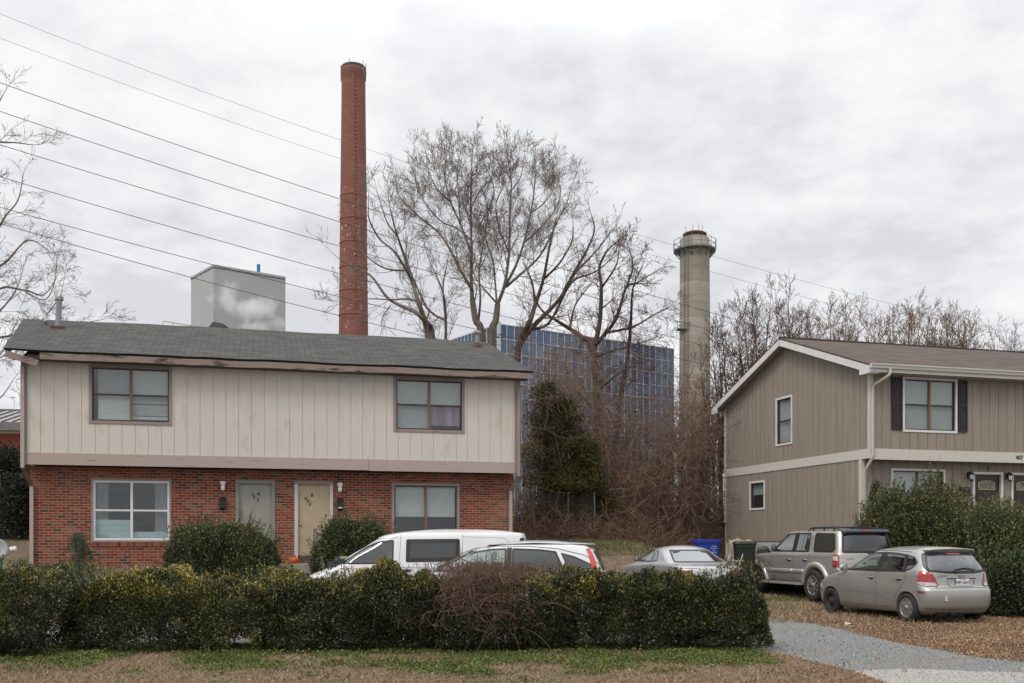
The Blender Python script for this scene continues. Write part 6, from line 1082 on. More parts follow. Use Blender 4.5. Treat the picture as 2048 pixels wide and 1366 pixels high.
# left companion leaning over the smokestack
t, o = tree_root(868, 44., 'slender leaning bare tree whose limbs reach across the brick smokestack', G1); T = Bare(4)
def zl(pts, jit, seed): return zc(pts, 44., jit, seed, root=o)
for i, (pts, r0, r1) in enumerate([([(690, 2300), (670, 1700), (640, 1180), (600, 1090), (560, 980), (520, 850), (480, 720), (430, 570), (400, 450)], .19, .025), ([(660, 2300), (640, 1700), (612, 1170), (560, 1050), (460, 1000), (380, 950), (290, 830), (190, 780), (120, 740)], .16, .02), ([(560, 980), (500, 962), (400, 965), (280, 960), (150, 975)], .05, .015),
        ([(520, 850), (430, 700), (340, 620), (280, 510), (275, 440)], .07, .02), ([(480, 800), (380, 790), (290, 740), (220, 670), (190, 600)], .05, .015), ([(720, 2300), (715, 1500), (715, 1090), (700, 930), (645, 790)], .11, .02), ([(712, 1080), (650, 1050), (590, 980), (500, 760), (490, 640)], .07, .02), ([(450, 620), (380, 520), (350, 430)], .04, .02), ([(715, 1090), (700, 900), (720, 780)], .05, .02), ([(400, 1000), (360, 1060), (350, 1130)], .03, .012)]):
    T.limb(zl(pts, .8, 40+i), r0, r1, lev=4 if i != 1 else 3, every=.6, L0=1.5, L1=1.0, start=.35 if r0 > .1 else .1, rmin=.0062, dens=.9, trop=.12, wig=.10)
T.build(t, m_bark, m_twig)
# dark trees on the right of the big one
t, o = tree_root(1035, 43., 'dark-barked bare tree leaning right, just right of the vase-shaped tree', G1); T = Bare(5)
def zl(pts, jit, seed): return zc(pts, 43., jit, seed, root=o)
for i, (pts, r0, r1) in enumerate([([(1050, 2300), (1080, 1700), (1130, 1240), (1190, 1100), (1222, 1000), (1270, 850), (1310, 640), (1345, 500)], .20, .025), ([(1110, 1250), (1200, 1130), (1300, 1030), (1370, 950), (1440, 820), (1520, 680), (1560, 570), (1545, 490)], .13, .02), ([(1180, 1130), (1300, 1100), (1430, 870), (1560, 810), (1650, 740)], .08, .02), ([(1222, 1000), (1210, 880), (1180, 800)], .06, .02), ([(1270, 850), (1360, 760), (1430, 640), (1440, 560)], .06, .02), ([(1440, 820), (1560, 700), (1640, 600)], .05, .02)]):
    T.limb(zl(pts, .9, 60+i), r0, r1, lev=4, every=.6, L0=1.5, L1=.75, start=.4 if r0 > .15 else .15, rmin=.0062, dens=.9, trop=.10, wig=.10)
T.build(t, m_bark2, m_twig)
t, o = tree_root(1190, 40., 'dark reddish bare tree with spreading crooked limbs left of the concrete smokestack', G1); T = Bare(6)
def zl(pts, jit, seed): return zc(pts, 40., jit, seed, root=o)
for i, (pts, r0, r1) in enumerate([([(1545, 2250), (1580, 1700), (1550, 1250), (1490, 1180), (1420, 1130), (1340, 1080), (1250, 1010), (1200, 860)], .20, .02), ([(1555, 1250), (1590, 1100), (1600, 900), (1590, 780), (1640, 680), (1720, 610)], .12, .015), ([(1560, 1230), (1680, 1080), (1740, 900), (1800, 870), (1900, 810)], .10, .015), ([(1640, 2250), (1700, 1600), (1755, 1250), (1770, 1050), (1780, 900), (1830, 780)], .13, .015), ([(1640, 1150), (1780, 1120), (1900, 1050), (1980, 1010)], .06, .012),
        ([(1560, 1300), (1650, 1260), (1800, 1220), (1900, 1180)], .06, .012), ([(1420, 1130), (1450, 1000), (1520, 900)], .06, .015), ([(1600, 900), (1680, 780), (1700, 700)], .05, .015), ([(1740, 900), (1780, 780), (1760, 680)], .05, .015), ([(1560, 1500), (1680, 1400), (1800, 1330), (1920, 1300)], .06, .012), ([(1570, 1600), (1450, 1480), (1350, 1420)], .05, .012)]):
    T.limb(zl(pts, .9, 80+i), r0, r1, lev=4, every=.45, L0=1.2, L1=.6, start=.3 if r0 > .15 else .1, rmin=.0062, dens=1.15, trop=.06, wig=.13)
T.build(t, m_bark2, m_twig2)
# tree outside the left edge
t, o = tree_root(-60, 33., 'bare tree reaching in from the left edge of the photo'); T = Bare(8)
def pl(pts, y, jit, seed): 
    r = random.Random(seed); j = 0; out = []
    for a, b in pts: out.append(P(a, b, y+j)-o); j += r.uniform(-jit, jit)
    return out
for i, (pts, r0, r1) in enumerate([([(-60, 1060), (-65, 800), (-75, 560), (-90, 330), (-70, 190)], .26, .05), ([(-75, 560), (-30, 430), (0, 300), (30, 285), (80, 290)], .09, .015), ([(-80, 450), (-40, 290), (0, 225), (20, 190)], .08, .015), ([(-72, 620), (-20, 520), (20, 440), (50, 400), (60, 350)], .07, .015), ([(-70, 700), (-10, 560), (30, 520), (70, 480), (110, 500)], .08, .015),
        ([(-68, 760), (0, 590), (60, 580), (100, 590), (125, 560)], .07, .015), ([(-66, 800), (-10, 690), (40, 670), (90, 650), (150, 650), (215, 640)], .07, .012), ([(-65, 850), (-20, 760), (20, 700), (50, 640)], .06, .012), ([(-64, 900), (-20, 830), (20, 790), (40, 760)], .05, .012), ([(60, 580), (100, 600), (120, 575), (128, 520)], .035, .012), ([(-70, 640), (-10, 640), (40, 590), (60, 540)], .06, .012), ([(-60, 700), (0, 720), (35, 700)], .05, .012), ([(90, 650), (130, 600), (140, 570)], .03, .01)]):
    T.limb(pl([(a-14, b) for a, b in pts], 33., .9, 100+i), r0*.8, r1*.8, lev=4, every=.42, L0=1.1, L1=.65, start=.3 if r0 > .2 else .25, rmin=.005, dens=1., trop=.03, wig=.22)
T.build(t, m_bark, m_twig)
# row of bushy trees behind the right house
rt = random.Random(21)
nth = ['first', 'second', 'third', 'fourth', 'fifth', 'sixth', 'seventh', 'eighth', 'ninth', 'tenth', 'eleventh', 'twelfth', 'last']
row = [(1452, 590, 41, 8, 70), (1490, 566, 42, 9, 60), (1532, 574, 44, 8, 55), (1572, 562, 46, 9, 55), (1612, 586, 47, 8, 50), (1655, 578, 48, 8, 50), (1700, 600, 47, 9, 50), (1742, 590, 48, 10, 50), (1786, 582, 47, 11, 50), (1830, 590, 48, 11, 48), (1872, 580, 48, 11, 48), (1912, 602, 49, 10, 46), (1945, 612, 49, 8, 34), (2080, 610, 40, 6, 60), (2003, 662, 50, 6, 40)]
for i, (u, vtop, y, nst, spread) in enumerate(row):
    lb_ = nth[i]+' bushy bare tree from the left in the row above the taupe house roof' if i < 13 else ['grey bare tree at the right edge of the photo', 'low bare tree near the right edge above the brown roof'][i-13]
    t, o = tree_root(u, y, lb_, G1); T = Bare(200+i); top = P(u, vtop, y).z-o.z
    for k in range(nst):
        f = (k+.5)/nst*2-1; ux = f*spread/FPX*y*rt.uniform(.75, 1.1); ht_ = top*(1-.28*f*f)*rt.uniform(.84, 1.0); b0 = Vector((f*.5, rt.uniform(-.5, .5), 0)); e = Vector((ux, rt.uniform(-1.5, 1.5), ht_*.88))
        pts = [b0, b0.lerp(e, .35)+Vector((-ux*.10, rt.uniform(-.3, .3), .5)), b0.lerp(e, .7)+Vector((rt.uniform(-.25, .25), rt.uniform(-.3, .3), .2)), e]
        T.limb(pts, .075, .014, lev=4, every=.5, L0=2.0, L1=.9, start=.28, rmin=.0078, dens=.85, trop=.16, wig=.11, ang=(14, 40))
    T.build(t, m_bark2 if i < 5 else m_twig3, m_twig2 if i < 4 else m_twig3 if i < 13 else m_twig)
# saplings and stems of the thicket between the houses
G2 = 'saplings of the thicket between the houses'; rs = random.Random(33)
for i in range(46):
    u = 1048+400*(i+.5)/46+rs.uniform(-6, 6); y = rs.uniform(35.5, 43); vt = rs.uniform(740, 900)+(60 if 1220 < u < 1330 else 0); t, o = tree_root(u, y, 'thin bare sapling stem in the brown thicket between the two houses', G2, 'sapling'); T = Bare(300+i); top = P(u, vt, y).z-o.z
    for k in range(rs.choice((1, 2, 2, 3))):
        e = Vector((rs.uniform(-1.0, 1.0), rs.uniform(-.6, .6), top*rs.uniform(.7, 1.))); b0 = Vector((rs.uniform(-.15, .15), rs.uniform(-.15, .15), 0)); pts = [b0]+[b0.lerp(e, q)+Vector((rs.uniform(-.22, .22), rs.uniform(-.2, .2), 0)) for q in (.25, .5, .75)]+[e]
        T.limb(pts, rs.uniform(.03, .06), .010, lev=3, every=.45, L0=1.3, L1=.8, start=.12, rmin=.006, dens=.8, trop=.02, wig=.25, ang=(25, 70))
    T.build(t, rs.choice((m_twig4, m_bark2, m_twig3)), rs.choice((m_twig3, m_twig2, m_twig4)))
# tangled undergrowth at their feet
T = Bare(77)
for i in range(4200):
    u = rs.uniform(1030, 1440); y = rs.uniform(33, 41) if u < 1375 else rs.uniform(38.5, 42); p = P(u, HOR, y); z = Gs(p.x, y); p = Vector((p.x, y, z)); d = Vector((rs.gauss(0, .8), rs.gauss(0, .5), abs(rs.gauss(.9, .5)))).normalized(); L_ = rs.uniform(.5, 1.5)*(1 if y < 35 else 1.6); n = 7; r = rs.uniform(.006, .012); dr_ = rs.uniform(-.25, .12); bend = Vector((rs.gauss(0, .16), rs.gauss(0, .1), 0))
    for k in range(n): d = (d+bend+Vector((rs.gauss(0, .1), rs.gauss(0, .1), dr_))).normalized(); q = p+d*L_/n; T.seg(p, q, r, r*.9); p = q
ug = segs_mesh('undergrowth', T.A, T.B, T.ra, T.rb, m_twig4, None, 3); tag(ug, 'brown tangled brush along the foot of the thicket', 'brush', kind='stuff')
# hanging vine curtains higher up
T = Bare(78)
for i in range(4300):
    u = rs.choice((rs.gauss(1130, 55), rs.gauss(1240, 50), rs.gauss(1390, 40), rs.uniform(1040, 1445))); 
    if not 1036 < u < 1440: continue
    y = rs.uniform(34.8, 43) if u < 1200 else rs.uniform(34.5, 43) if u < 1395 else rs.uniform(38.5, 44); v = rs.uniform(700, 1010) if u < 1190 else (rs.uniform(930, 1030) if 1215 < u < 1330 and rs.random() < .72 else rs.uniform(800, 1020)); p = P(u, v, y); d = Vector((rs.gauss(0, .5), rs.gauss(0, .4), rs.gauss(-.2, .7))).normalized(); L_ = rs.uniform(.8, 2.6); n = 9; bend = Vector((rs.gauss(0, .18), rs.gauss(0, .12), rs.gauss(0, .12))); r = rs.uniform(.005, .010)
    for k in range(n): d = (d+bend+Vector((rs.gauss(0, .12), rs.gauss(0, .12), rs.gauss(0, .08)))).normalized(); q = p+d*L_/n; T.seg(p, q, r, r*.9); p = q
for i in range(650):
    u = rs.uniform(1195, 1350); y = rs.uniform(37, 43); v = rs.uniform(700, 960); p = P(u, v, y); d = Vector((rs.gauss(0, .6), rs.gauss(0, .4), rs.gauss(.3, .7))).normalized(); L_ = rs.uniform(.6, 2.0); n = 8; bend = Vector((rs.gauss(0, .15), rs.gauss(0, .12), rs.gauss(0, .12))); r = rs.uniform(.004, .007)
    for k in range(n): d = (d+bend+Vector((rs.gauss(0, .12), rs.gauss(0, .12), rs.gauss(0, .08)))).normalized(); q = p+d*L_/n; T.seg(p, q, r, r*.9); p = q
vn = segs_mesh('vine_tangle', T.A, T.B, T.ra, T.rb, m_twig3, None, 3); tag(vn, 'leafless vines hanging through the thicket trees', 'vines', kind='stuff')
# ---------------------------------------------------------------- leaves
GREEN = [(0, (.016, .020, .009)), (.35, (.036, .046, .019)), (.6, (.068, .080, .025)), (.78, (.13, .132, .030)), (.9, (.24, .205, .035)), (1, (.36, .27, .05))]
m_hedge = attr_mat('hedge leaf', GREEN, rough=.42, spec=.6); m_priv = attr_mat('shrub leaf', [(0, (.015, .025, .010)), (.5, (.046, .066, .018)), (.8, (.10, .118, .028)), (1, (.22, .17, .06))], rough=.4, spec=.6)
m_cedar = attr_mat('cedar spray', [(0, (.032, .024, .013)), (.5, (.062, .060, .018)), (.8, (.12, .125, .025)), (1, (.14, .09, .04))], rough=.8, spec=.2); m_holly = attr_mat('dark evergreen leaf', [(0, (.008, .012, .007)), (.6, (.02, .028, .012)), (1, (.05, .06, .02))], rough=.5)
m_stem = mat('shrub stem', (.10, .07, .05), (.05, .035, .025), rough=.95); m_core = m_stem
def fbm(p, s, seed=0.): return noise.noise((p[0]*s+seed, p[1]*s, p[2]*s))+.5*noise.noise((p[0]*s*2.3, p[1]*s*2.3+seed, p[2]*s*2.3))
def dome_bush(name, label, cat, c, rx, ry, h, n, lm, size=.045, group=None, lump=.22, seed=1, tone=.35, shoots=0, flat=2.6, bot=.05, gold=.0, deep=.22):
    """shrub: foliage scattered in a shell of uneven depth over a lumpy dome, on a few stems"""
    t = thing(name, label, cat, c, 0, group); d = unit(rng.normal(size=(n*2, 3))); d[:, 2] = np.abs(d[:, 2])*1.0; d = d[:n]; k = (np.abs(d[:, 0])**flat+np.abs(d[:, 1])**flat+np.abs(d[:, 2])**flat)**(-1/flat); sh = d*k[:, None]; pts = sh*np.array([rx, ry, h]); pw = pts+np.array(c)
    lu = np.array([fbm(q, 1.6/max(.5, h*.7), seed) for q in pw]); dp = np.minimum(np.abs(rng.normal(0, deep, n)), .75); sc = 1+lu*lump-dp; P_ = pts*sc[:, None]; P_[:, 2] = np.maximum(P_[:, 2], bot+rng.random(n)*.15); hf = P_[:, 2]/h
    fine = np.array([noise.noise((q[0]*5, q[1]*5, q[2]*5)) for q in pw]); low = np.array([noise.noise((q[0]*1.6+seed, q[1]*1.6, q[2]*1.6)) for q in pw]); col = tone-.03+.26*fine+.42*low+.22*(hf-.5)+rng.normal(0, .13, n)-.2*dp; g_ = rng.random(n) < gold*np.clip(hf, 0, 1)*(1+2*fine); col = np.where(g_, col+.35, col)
    leaf_mesh('foliage', P_, rng.uniform(.7, 1.3, n)*size, col, lm, t, .48, .3, out=d)
    if shoots:
        A = []; B = []; Q = []; C_ = []; D_ = []
        for i in range(shoots):
            a = np.array([random.gauss(0, .6), random.gauss(0, .6), random.uniform(.3, 1)]); a /= np.linalg.norm(a); k = float((abs(a[0])**flat+abs(a[1])**flat+abs(a[2])**flat)**(-1/flat)); p = Vector(a*k*np.array([rx, ry, h]))*(1+lump*fbm(Vector(a*k*np.array([rx, ry, h]))+Vector(c), 1.6/max(.5, h*.7), seed)); dd = (Vector(a)*.6+Vector((random.gauss(0, .3), random.gauss(0, .3), .9))).normalized(); L_ = random.uniform(.10, .34)*min(1, h)*1.1; A.append(tuple(p*.93)); B.append(tuple(p+dd*L_))
            for j in range(int(L_/.018)): q = p+dd*L_*random.random(); Q.append((q.x+random.gauss(0, .012), q.y+random.gauss(0, .012), q.z)); C_.append(tone+.2+random.gauss(0, .12)); D_.append(tuple(dd))
        tag(segs_mesh('shoots', A, B, [.004]*len(A), [.002]*len(A), m_stem, t, 3), kind='stuff'); leaf_mesh('shoot_leaves', np.array(Q), rng.uniform(.7, 1.2, len(Q))*size, np.array(C_), lm, t, .45, .5, out=np.array(D_))
    mb = MB()
    for i in range(7): a = random.uniform(0, 6.28); mb.tube([(rx*.12*math.cos(a), ry*.12*math.sin(a), -.1), (rx*.3*math.cos(a), ry*.3*math.sin(a), h*.3), (rx*.5*math.cos(a+.3), ry*.5*math.sin(a+.3), h*.62)], [.03, .022, .012], 5)
    mb.build('stems', m_stem, t); return t
# clipped hedge along the street, plant by plant
def hedge(label, x0, x1, yc, wd, h, n, seed, tone=.4, gold=.2, lumpy=.10, bare=None, gap=None, hend=None):
    xm = (x0+x1)/2; t = thing('hedge', label, 'hedge', (xm, yc, 0), 0, 'evergreen hedge along the street'); N_ = n; x = rng.uniform(x0, x1, N_); e = .5; aa = np.linspace(0, math.pi, 400); cy_ = np.sign(np.cos(aa))*np.abs(np.cos(aa))**e*wd/2; cz_ = np.abs(np.sin(aa))**e*h; cl = np.concatenate([[0], np.cumsum(np.hypot(np.diff(cy_), np.diff(cz_)))]); a = np.interp(rng.uniform(0, cl[-1], N_)**1.0, cl, aa)                       # angle round the section
    cy = np.sign(np.cos(a))*np.abs(np.cos(a))**e; cz = np.sign(np.sin(a))*np.abs(np.sin(a))**e; H = h*(1+.03*np.sin(x*1.3+seed)); hw = wd/2*(1+.08*np.sin(x*.9+seed*2))
    xe = (x-xm)/((x1-x0)/2); r_end = .45 if x1 < 3 else np.where(xe > 0, 1.0, .45); ed = np.clip((1-np.abs(xe))*((x1-x0)/2)/r_end, 0, 1); round_ = np.sqrt(1-(1-ed)**2)*.35+.65
    z0 = .03; py = cy*hw*round_; pz = z0+np.abs(cz)*(H-z0)*round_; py *= np.where(pz < .4, .9+.25*np.maximum(pz, 0), 1)
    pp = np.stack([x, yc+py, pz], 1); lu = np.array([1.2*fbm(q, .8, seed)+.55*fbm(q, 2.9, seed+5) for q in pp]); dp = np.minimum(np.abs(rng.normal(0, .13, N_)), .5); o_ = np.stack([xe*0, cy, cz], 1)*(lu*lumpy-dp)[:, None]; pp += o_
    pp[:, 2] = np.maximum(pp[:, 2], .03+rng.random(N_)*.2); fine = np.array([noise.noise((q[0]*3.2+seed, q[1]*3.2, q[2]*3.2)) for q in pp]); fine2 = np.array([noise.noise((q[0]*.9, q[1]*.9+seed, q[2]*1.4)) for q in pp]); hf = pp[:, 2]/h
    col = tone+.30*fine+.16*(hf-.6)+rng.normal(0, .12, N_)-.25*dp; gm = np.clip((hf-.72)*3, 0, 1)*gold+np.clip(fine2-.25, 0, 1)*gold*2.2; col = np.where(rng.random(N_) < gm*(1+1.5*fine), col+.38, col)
    keep = np.ones(N_, bool); keep &= ~((bare is None) & (pp[:, 2] < .36+.15*lu) & (np.array([noise.noise((q[0]*1.4+seed*3, 0, q[2]*.5)) for q in pp]) +.10*lu+rng.normal(0, .05, N_) > .36)); keep &= ~((pp[:, 2] < .12) & (rng.random(N_) < .4))
    if bare is not None: b0, b1 = bare; w_ = np.clip(1-np.abs((pp[:, 0]-(b0+b1)/2)/((b1-b0)/2))**3, 0, 1)*np.clip((pp[:, 2]-.35)/.35, 0, 1); keep &= rng.random(N_) > w_*np.where(pp[:, 1] < yc+.15, .86, .35)
    pp[:, 0] -= xm; pp[:, 1] -= yc; pp = pp[keep]; col = col[keep]; oo = np.stack([np.zeros(keep.sum()), cy[keep], np.abs(cz[keep])], 1)
    leaf_mesh('foliage', pp, rng.uniform(.75, 1.3, len(pp))*.042, col, m_hedge, t, .5, .25, out=oo)
    A = []; B = []; ra = []; Q = []; C_ = []; rr = random.Random(seed); D_ = []                                                          # upright new shoots on top
    for i in range(int((x1-x0)*85)):
        xx = rr.uniform(x0, x1)
        if bare is not None and bare[0] < xx < bare[1] and rr.random() < .8: continue
        yy = rr.uniform(-wd*.46, wd*.40); zz_ = h*(1-.22*abs(yy/(wd/2))**3)+lumpy*fbm((xx, yc+yy, h), 1.3, seed)*.9; L_ = rr.uniform(.04, .15); dd = Vector((rr.gauss(0, .25), rr.gauss(0, .25)-.1, 1)).normalized(); p = Vector((xx-xm, yy, zz_-.05)); A.append(tuple(p)); B.append(tuple(p+dd*L_)); pal = rr.random() < .45+.4*gold
        for j in range(7): q = p+dd*L_*rr.uniform(.2, 1.05); Q.append((q.x+rr.gauss(0, .010), q.y+rr.gauss(0, .01), q.z)); C_.append((.82 if pal else .55)+rr.gauss(0, .08)); D_.append(tuple(dd))
    tag(segs_mesh('shoots', A, B, [.003]*len(A), [.002]*len(A), m_stem, t, 3), kind='stuff'); leaf_mesh('shoot_leaves', np.array(Q), rng.uniform(.8, 1.2, len(Q))*.036, np.array(C_), m_hedge, t, .5, .6, out=np.array(D_))
    mb = MB(); k = int((x1-x0)*2.0)
    for i in range(k):
        xx = x0+(x1-x0)*(i+.5)/k-xm+rr.uniform(-.1, .1); yy = rr.uniform(-.15, .15)
        for j in range(3): mb.tube([(xx, yy, -.05), (xx+rr.uniform(-.12, .12), yy+rr.uniform(-.15, .15), h*.35), (xx+rr.uniform(-.3, .3), yy+rr.uniform(-.35, .3), h*.72)], [.016, .011, .006], 5)
    mb.build('stems', m_stem, t); return t
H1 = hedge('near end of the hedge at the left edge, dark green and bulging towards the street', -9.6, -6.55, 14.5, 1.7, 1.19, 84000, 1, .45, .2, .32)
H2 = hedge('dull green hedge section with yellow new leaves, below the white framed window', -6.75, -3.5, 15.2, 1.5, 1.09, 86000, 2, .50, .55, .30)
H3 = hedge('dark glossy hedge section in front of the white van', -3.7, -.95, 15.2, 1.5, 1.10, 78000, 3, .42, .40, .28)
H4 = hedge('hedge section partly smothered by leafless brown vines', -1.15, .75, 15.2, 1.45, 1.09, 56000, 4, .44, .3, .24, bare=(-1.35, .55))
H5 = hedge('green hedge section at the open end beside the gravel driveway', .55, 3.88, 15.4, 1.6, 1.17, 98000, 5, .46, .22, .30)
T = Bare(90); rb_ = random.Random(5)                                          # the vines on the hedge
for i in range(2200):
    px_ = rb_.gauss(-.42, .40); p = Vector((px_, rb_.uniform(-.85, .35), rb_.uniform(.40, 1.22)*(1-.12*abs(px_+.4)))); d = Vector((rb_.gauss(0, .6), rb_.gauss(-.1, .4), rb_.gauss(.35, .7))).normalized(); L_ = rb_.uniform(.12, .5); n = 8; bend = Vector((rb_.gauss(0, .22), rb_.gauss(0, .1), rb_.gauss(-.05, .2))); r = rb_.choice((.0025, .003, .004, .006))
    for k in range(n): d = (d+bend+Vector((rb_.gauss(0, .12), rb_.gauss(0, .12), rb_.gauss(0, .1)))).normalized(); q = p+d*L_/n; T.seg(p, q, r, r*.9); p = q
for i in range(520):
    px_ = rb_.gauss(-.4, .55); p = Vector((px_, rb_.uniform(-.6, .5), 1.1)); d = Vector((rb_.gauss(0, .25), rb_.gauss(0, .2), 1)).normalized()
    for k in range(5): d = (d+Vector((rb_.gauss(0, .15), rb_.gauss(0, .15), 0))).normalized(); q = p+d*.05; T.seg(p, q, .0028, .0022); p = q
for i in range(9):
    p = Vector((rb_.gauss(-.3, .4), -.72, rb_.uniform(.3, .8))); d = Vector((rb_.gauss(0, .6), -.35, rb_.gauss(0, .4))).normalized(); bend = Vector((rb_.gauss(0, .1), 0, -.13))
    for k in range(12): d = (d+bend).normalized(); q = p+d*.07; T.seg(p, q, .0045, .004); p = q
vt = segs_mesh('bramble', T.A, T.B, T.ra, T.rb, mat('reddish bramble stems', (.19, .115, .085), (.10, .06, .045), rough=.95, scale=6), None, 3); vt.location = (0, 15.2, 0); tag(vt, 'brown leafless vine tangle sprawling over the hedge', 'vine tangle')
# foundation shrubs
def gpos(u, y): x = P(u, HOR, y).x; return (x, y, Gs(x, y))
def hgt(v, y, g): return EYE+(HOR-v)/FPX*y-g
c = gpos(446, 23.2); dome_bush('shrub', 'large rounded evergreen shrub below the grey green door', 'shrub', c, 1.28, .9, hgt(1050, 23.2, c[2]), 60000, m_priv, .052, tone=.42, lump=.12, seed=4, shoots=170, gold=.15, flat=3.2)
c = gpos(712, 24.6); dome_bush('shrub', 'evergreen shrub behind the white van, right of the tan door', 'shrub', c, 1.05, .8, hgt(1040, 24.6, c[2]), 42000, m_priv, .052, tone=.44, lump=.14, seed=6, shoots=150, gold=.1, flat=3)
c = gpos(157, 22.9); t = thing('small_shrub', 'small upright drooping shrub against the brick wall left of the white framed window', 'shrub', c); Q = []; C_ = []; D_ = []
for i in range(260):
    a = random.uniform(0, 6.28); r = random.uniform(0, .33); zb = random.uniform(.2, 1.0)*hgt(1062, 22.9, c[2]); rr_ = r*(1.15-.75*(zb/hgt(1062, 22.9, c[2]))**2); p = Vector((rr_*math.cos(a), rr_*math.sin(a)*.8, zb))
    for j in range(22): q = p+Vector((math.cos(a)*.004*j, math.sin(a)*.004*j, -.009*j)); Q.append((q.x+random.gauss(0, .016), q.y+random.gauss(0, .016), q.z)); C_.append(.35+.25*math.sin(i)+random.gauss(0, .1)); D_.append((math.cos(a)*.4, math.sin(a)*.4, -1.))
leaf_mesh('foliage', np.array(Q), np.full(len(Q), .055), np.array(C_), attr_mat('grey green needle', [(0, (.03, .05, .03)), (.5, (.06, .095, .05)), (1, (.13, .14, .06))], rough=.6), t, .22, -.2, out=np.array(D_)); MB().tube([(0, 0, -.1), (.02, 0, .6), (0, 0, 1.0)], [.03, .02, .01], 6).build('stem', m_stem, t)
G3 = 'large evergreen shrubs before the taupe house'
for i, (u, y, rx, ry, v, n, tn, lb_) in enumerate([(1790, 26.2, 1.1, .95, 992, 48000, .46, 'leftmost large evergreen shrub before the taupe house, behind the silver SUV'), (1880, 25.6, 1.15, 1.0, 968, 56000, .5, 'tall loose evergreen shrub before the lower window of the taupe house'), (1965, 24.6, 1.1, 1.0, 1000, 56000, .55, 'yellowish green evergreen shrub before the door marked A'), (2050, 23.2, 1.2, 1.1, 1030, 56000, .5, 'rightmost large evergreen shrub at the edge of the photo')]):
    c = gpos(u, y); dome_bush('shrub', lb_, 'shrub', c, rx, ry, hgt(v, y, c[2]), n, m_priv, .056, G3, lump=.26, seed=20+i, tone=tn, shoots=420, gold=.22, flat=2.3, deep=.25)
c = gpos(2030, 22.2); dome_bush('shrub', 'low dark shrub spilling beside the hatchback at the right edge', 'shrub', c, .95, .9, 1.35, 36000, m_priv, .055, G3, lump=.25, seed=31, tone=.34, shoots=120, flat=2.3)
c = gpos(1752, 27.0); t = dome_bush('shrub', 'narrow columnar evergreen by the downspout of the taupe house', 'shrub', c, .26, .26, hgt(962, 27., c[2]), 14000, m_priv, .045, None, lump=.1, seed=40, tone=.36, shoots=40, flat=2.4)
# evergreens at the back: cedar, dark bushes
def cedar(label, u, y, vtop, rad, n, seed, lm=None, zlow=.0, name='cedar_tree'):
    t, o = tree_root(u, y, label, None, name); top = P(u, vtop, y).z-o.z; rr = random.Random(seed); Q = []; C_ = []; D_ = []; A = []; B = []; ra = []; rb = []
    for i in range(n):
        f = rr.random()**.8; z = top*(zlow+(1-zlow)*f); R_ = rad*(1.05-.8*f**1.5)*rr.uniform(.4, 1.1)*(1+.35*noise.noise((f*6, seed, rr.random()))); a = rr.uniform(0, 6.28); d = Vector((math.cos(a), math.sin(a), rr.uniform(-.25, .25))); e = Vector((0, 0, z))+d*R_; A.append((0, 0, z-.2*R_)); B.append(tuple(e)); ra.append(.02); rb.append(.006)
        for j in range(5):
            c = Vector((0, 0, z-.2*R_)).lerp(e, rr.uniform(.55, 1.05)); tn = .38+.4*noise.noise((c.x*1.3+seed, c.y*1.3, c.z*1.3))+rr.gauss(0, .06); s_ = rr.uniform(.14, .30)
            for k in range(20): q = c+Vector((rr.gauss(0, s_), rr.gauss(0, s_), rr.gauss(0, s_*.6))); Q.append(tuple(q)); C_.append(tn+rr.gauss(0, .08)); D_.append((d.x*.5, d.y*.5, .5))
    leaf_mesh('crown', np.array(Q), rng.uniform(.7, 1.3, len(Q))*.11, np.array(C_), lm or m_cedar, t, .30, .2, out=np.array(D_)); segs_mesh('branches', A, B, ra, rb, m_bark2, t, 3); MB().tube([(0, 0, -.2), (.05, 0, top*.5), (0, 0, top*.96)], [.14, .09, .02], 8).build('trunk', m_bark2, t)
cedar('tall dark cedar beside the right end of the cream house, tangled with bare twigs', 1088, 35.6, 765, 1.2, 100, 5); cedar('shorter cedar with bright green lower sprays left of the thicket', 1163, 34.9, 885, 1.4, 105, 6, zlow=.25); cedar('olive brown cedar between the tall dark cedar and the brighter low one', 1128, 35.8, 800, 1.5, 95, 15); cedar('dark evergreen half hidden in the thicket', 1320, 41, 925, 1.2, 70, 7, m_holly, name='evergreen_tree')
cedar('dark evergreen deep in the thicket near the taupe house', 1395, 42, 915, 1.1, 70, 8, m_holly, name='evergreen_tree'); cedar('narrow dark evergreen against the base of the blue glass building', 1275, 44, 960, .9, 50, 12, m_holly, name='evergreen_tree')
cedar('dark evergreen at the left edge behind the satellite dish', 15, 34, 900, 1.7, 150, 9, m_holly, name='evergreen_tree'); cedar('brownish evergreen shrub beside the left corner of the brick wall', 38, 29.5, 962, .9, 90, 10, m_holly, name='evergreen_tree')
# ---------------------------------------------------------------- grass, leaf litter, stones
def scatter(n, x0, x1, y0, y1, f=None):
    x = rng.uniform(x0, x1, n); y = 1/rng.uniform(1/y1, 1/y0, n) if y0 > 0 else rng.uniform(y0, y1, n); z = G(x, y); k = np.ones(n, bool) if f is None else f(x, y); return x[k], y[k], z[k]
dp_ = [Vector((a, b)) for a, b in drive]
def indrive(x, y, m=0.):
    c = np.zeros(len(x), bool); n = len(drive)
    for i in range(n):
        x0, y0 = drive[i]; x1, y1 = drive[(i+1) % n]; k = (y0 > y) != (y1 > y); xi = (x1-x0)*(y-y0)/((y1-y0) if y1 != y0 else 1e-9)+x0; c ^= k & (x < xi)
    return c
def nz(x, y, s, o=0): return np.array([noise.noise((a*s+o, b*s, 0))+.5*noise.noise((a*s*2.7, b*s*2.7+o, 0)) for a, b in zip(x, y)])
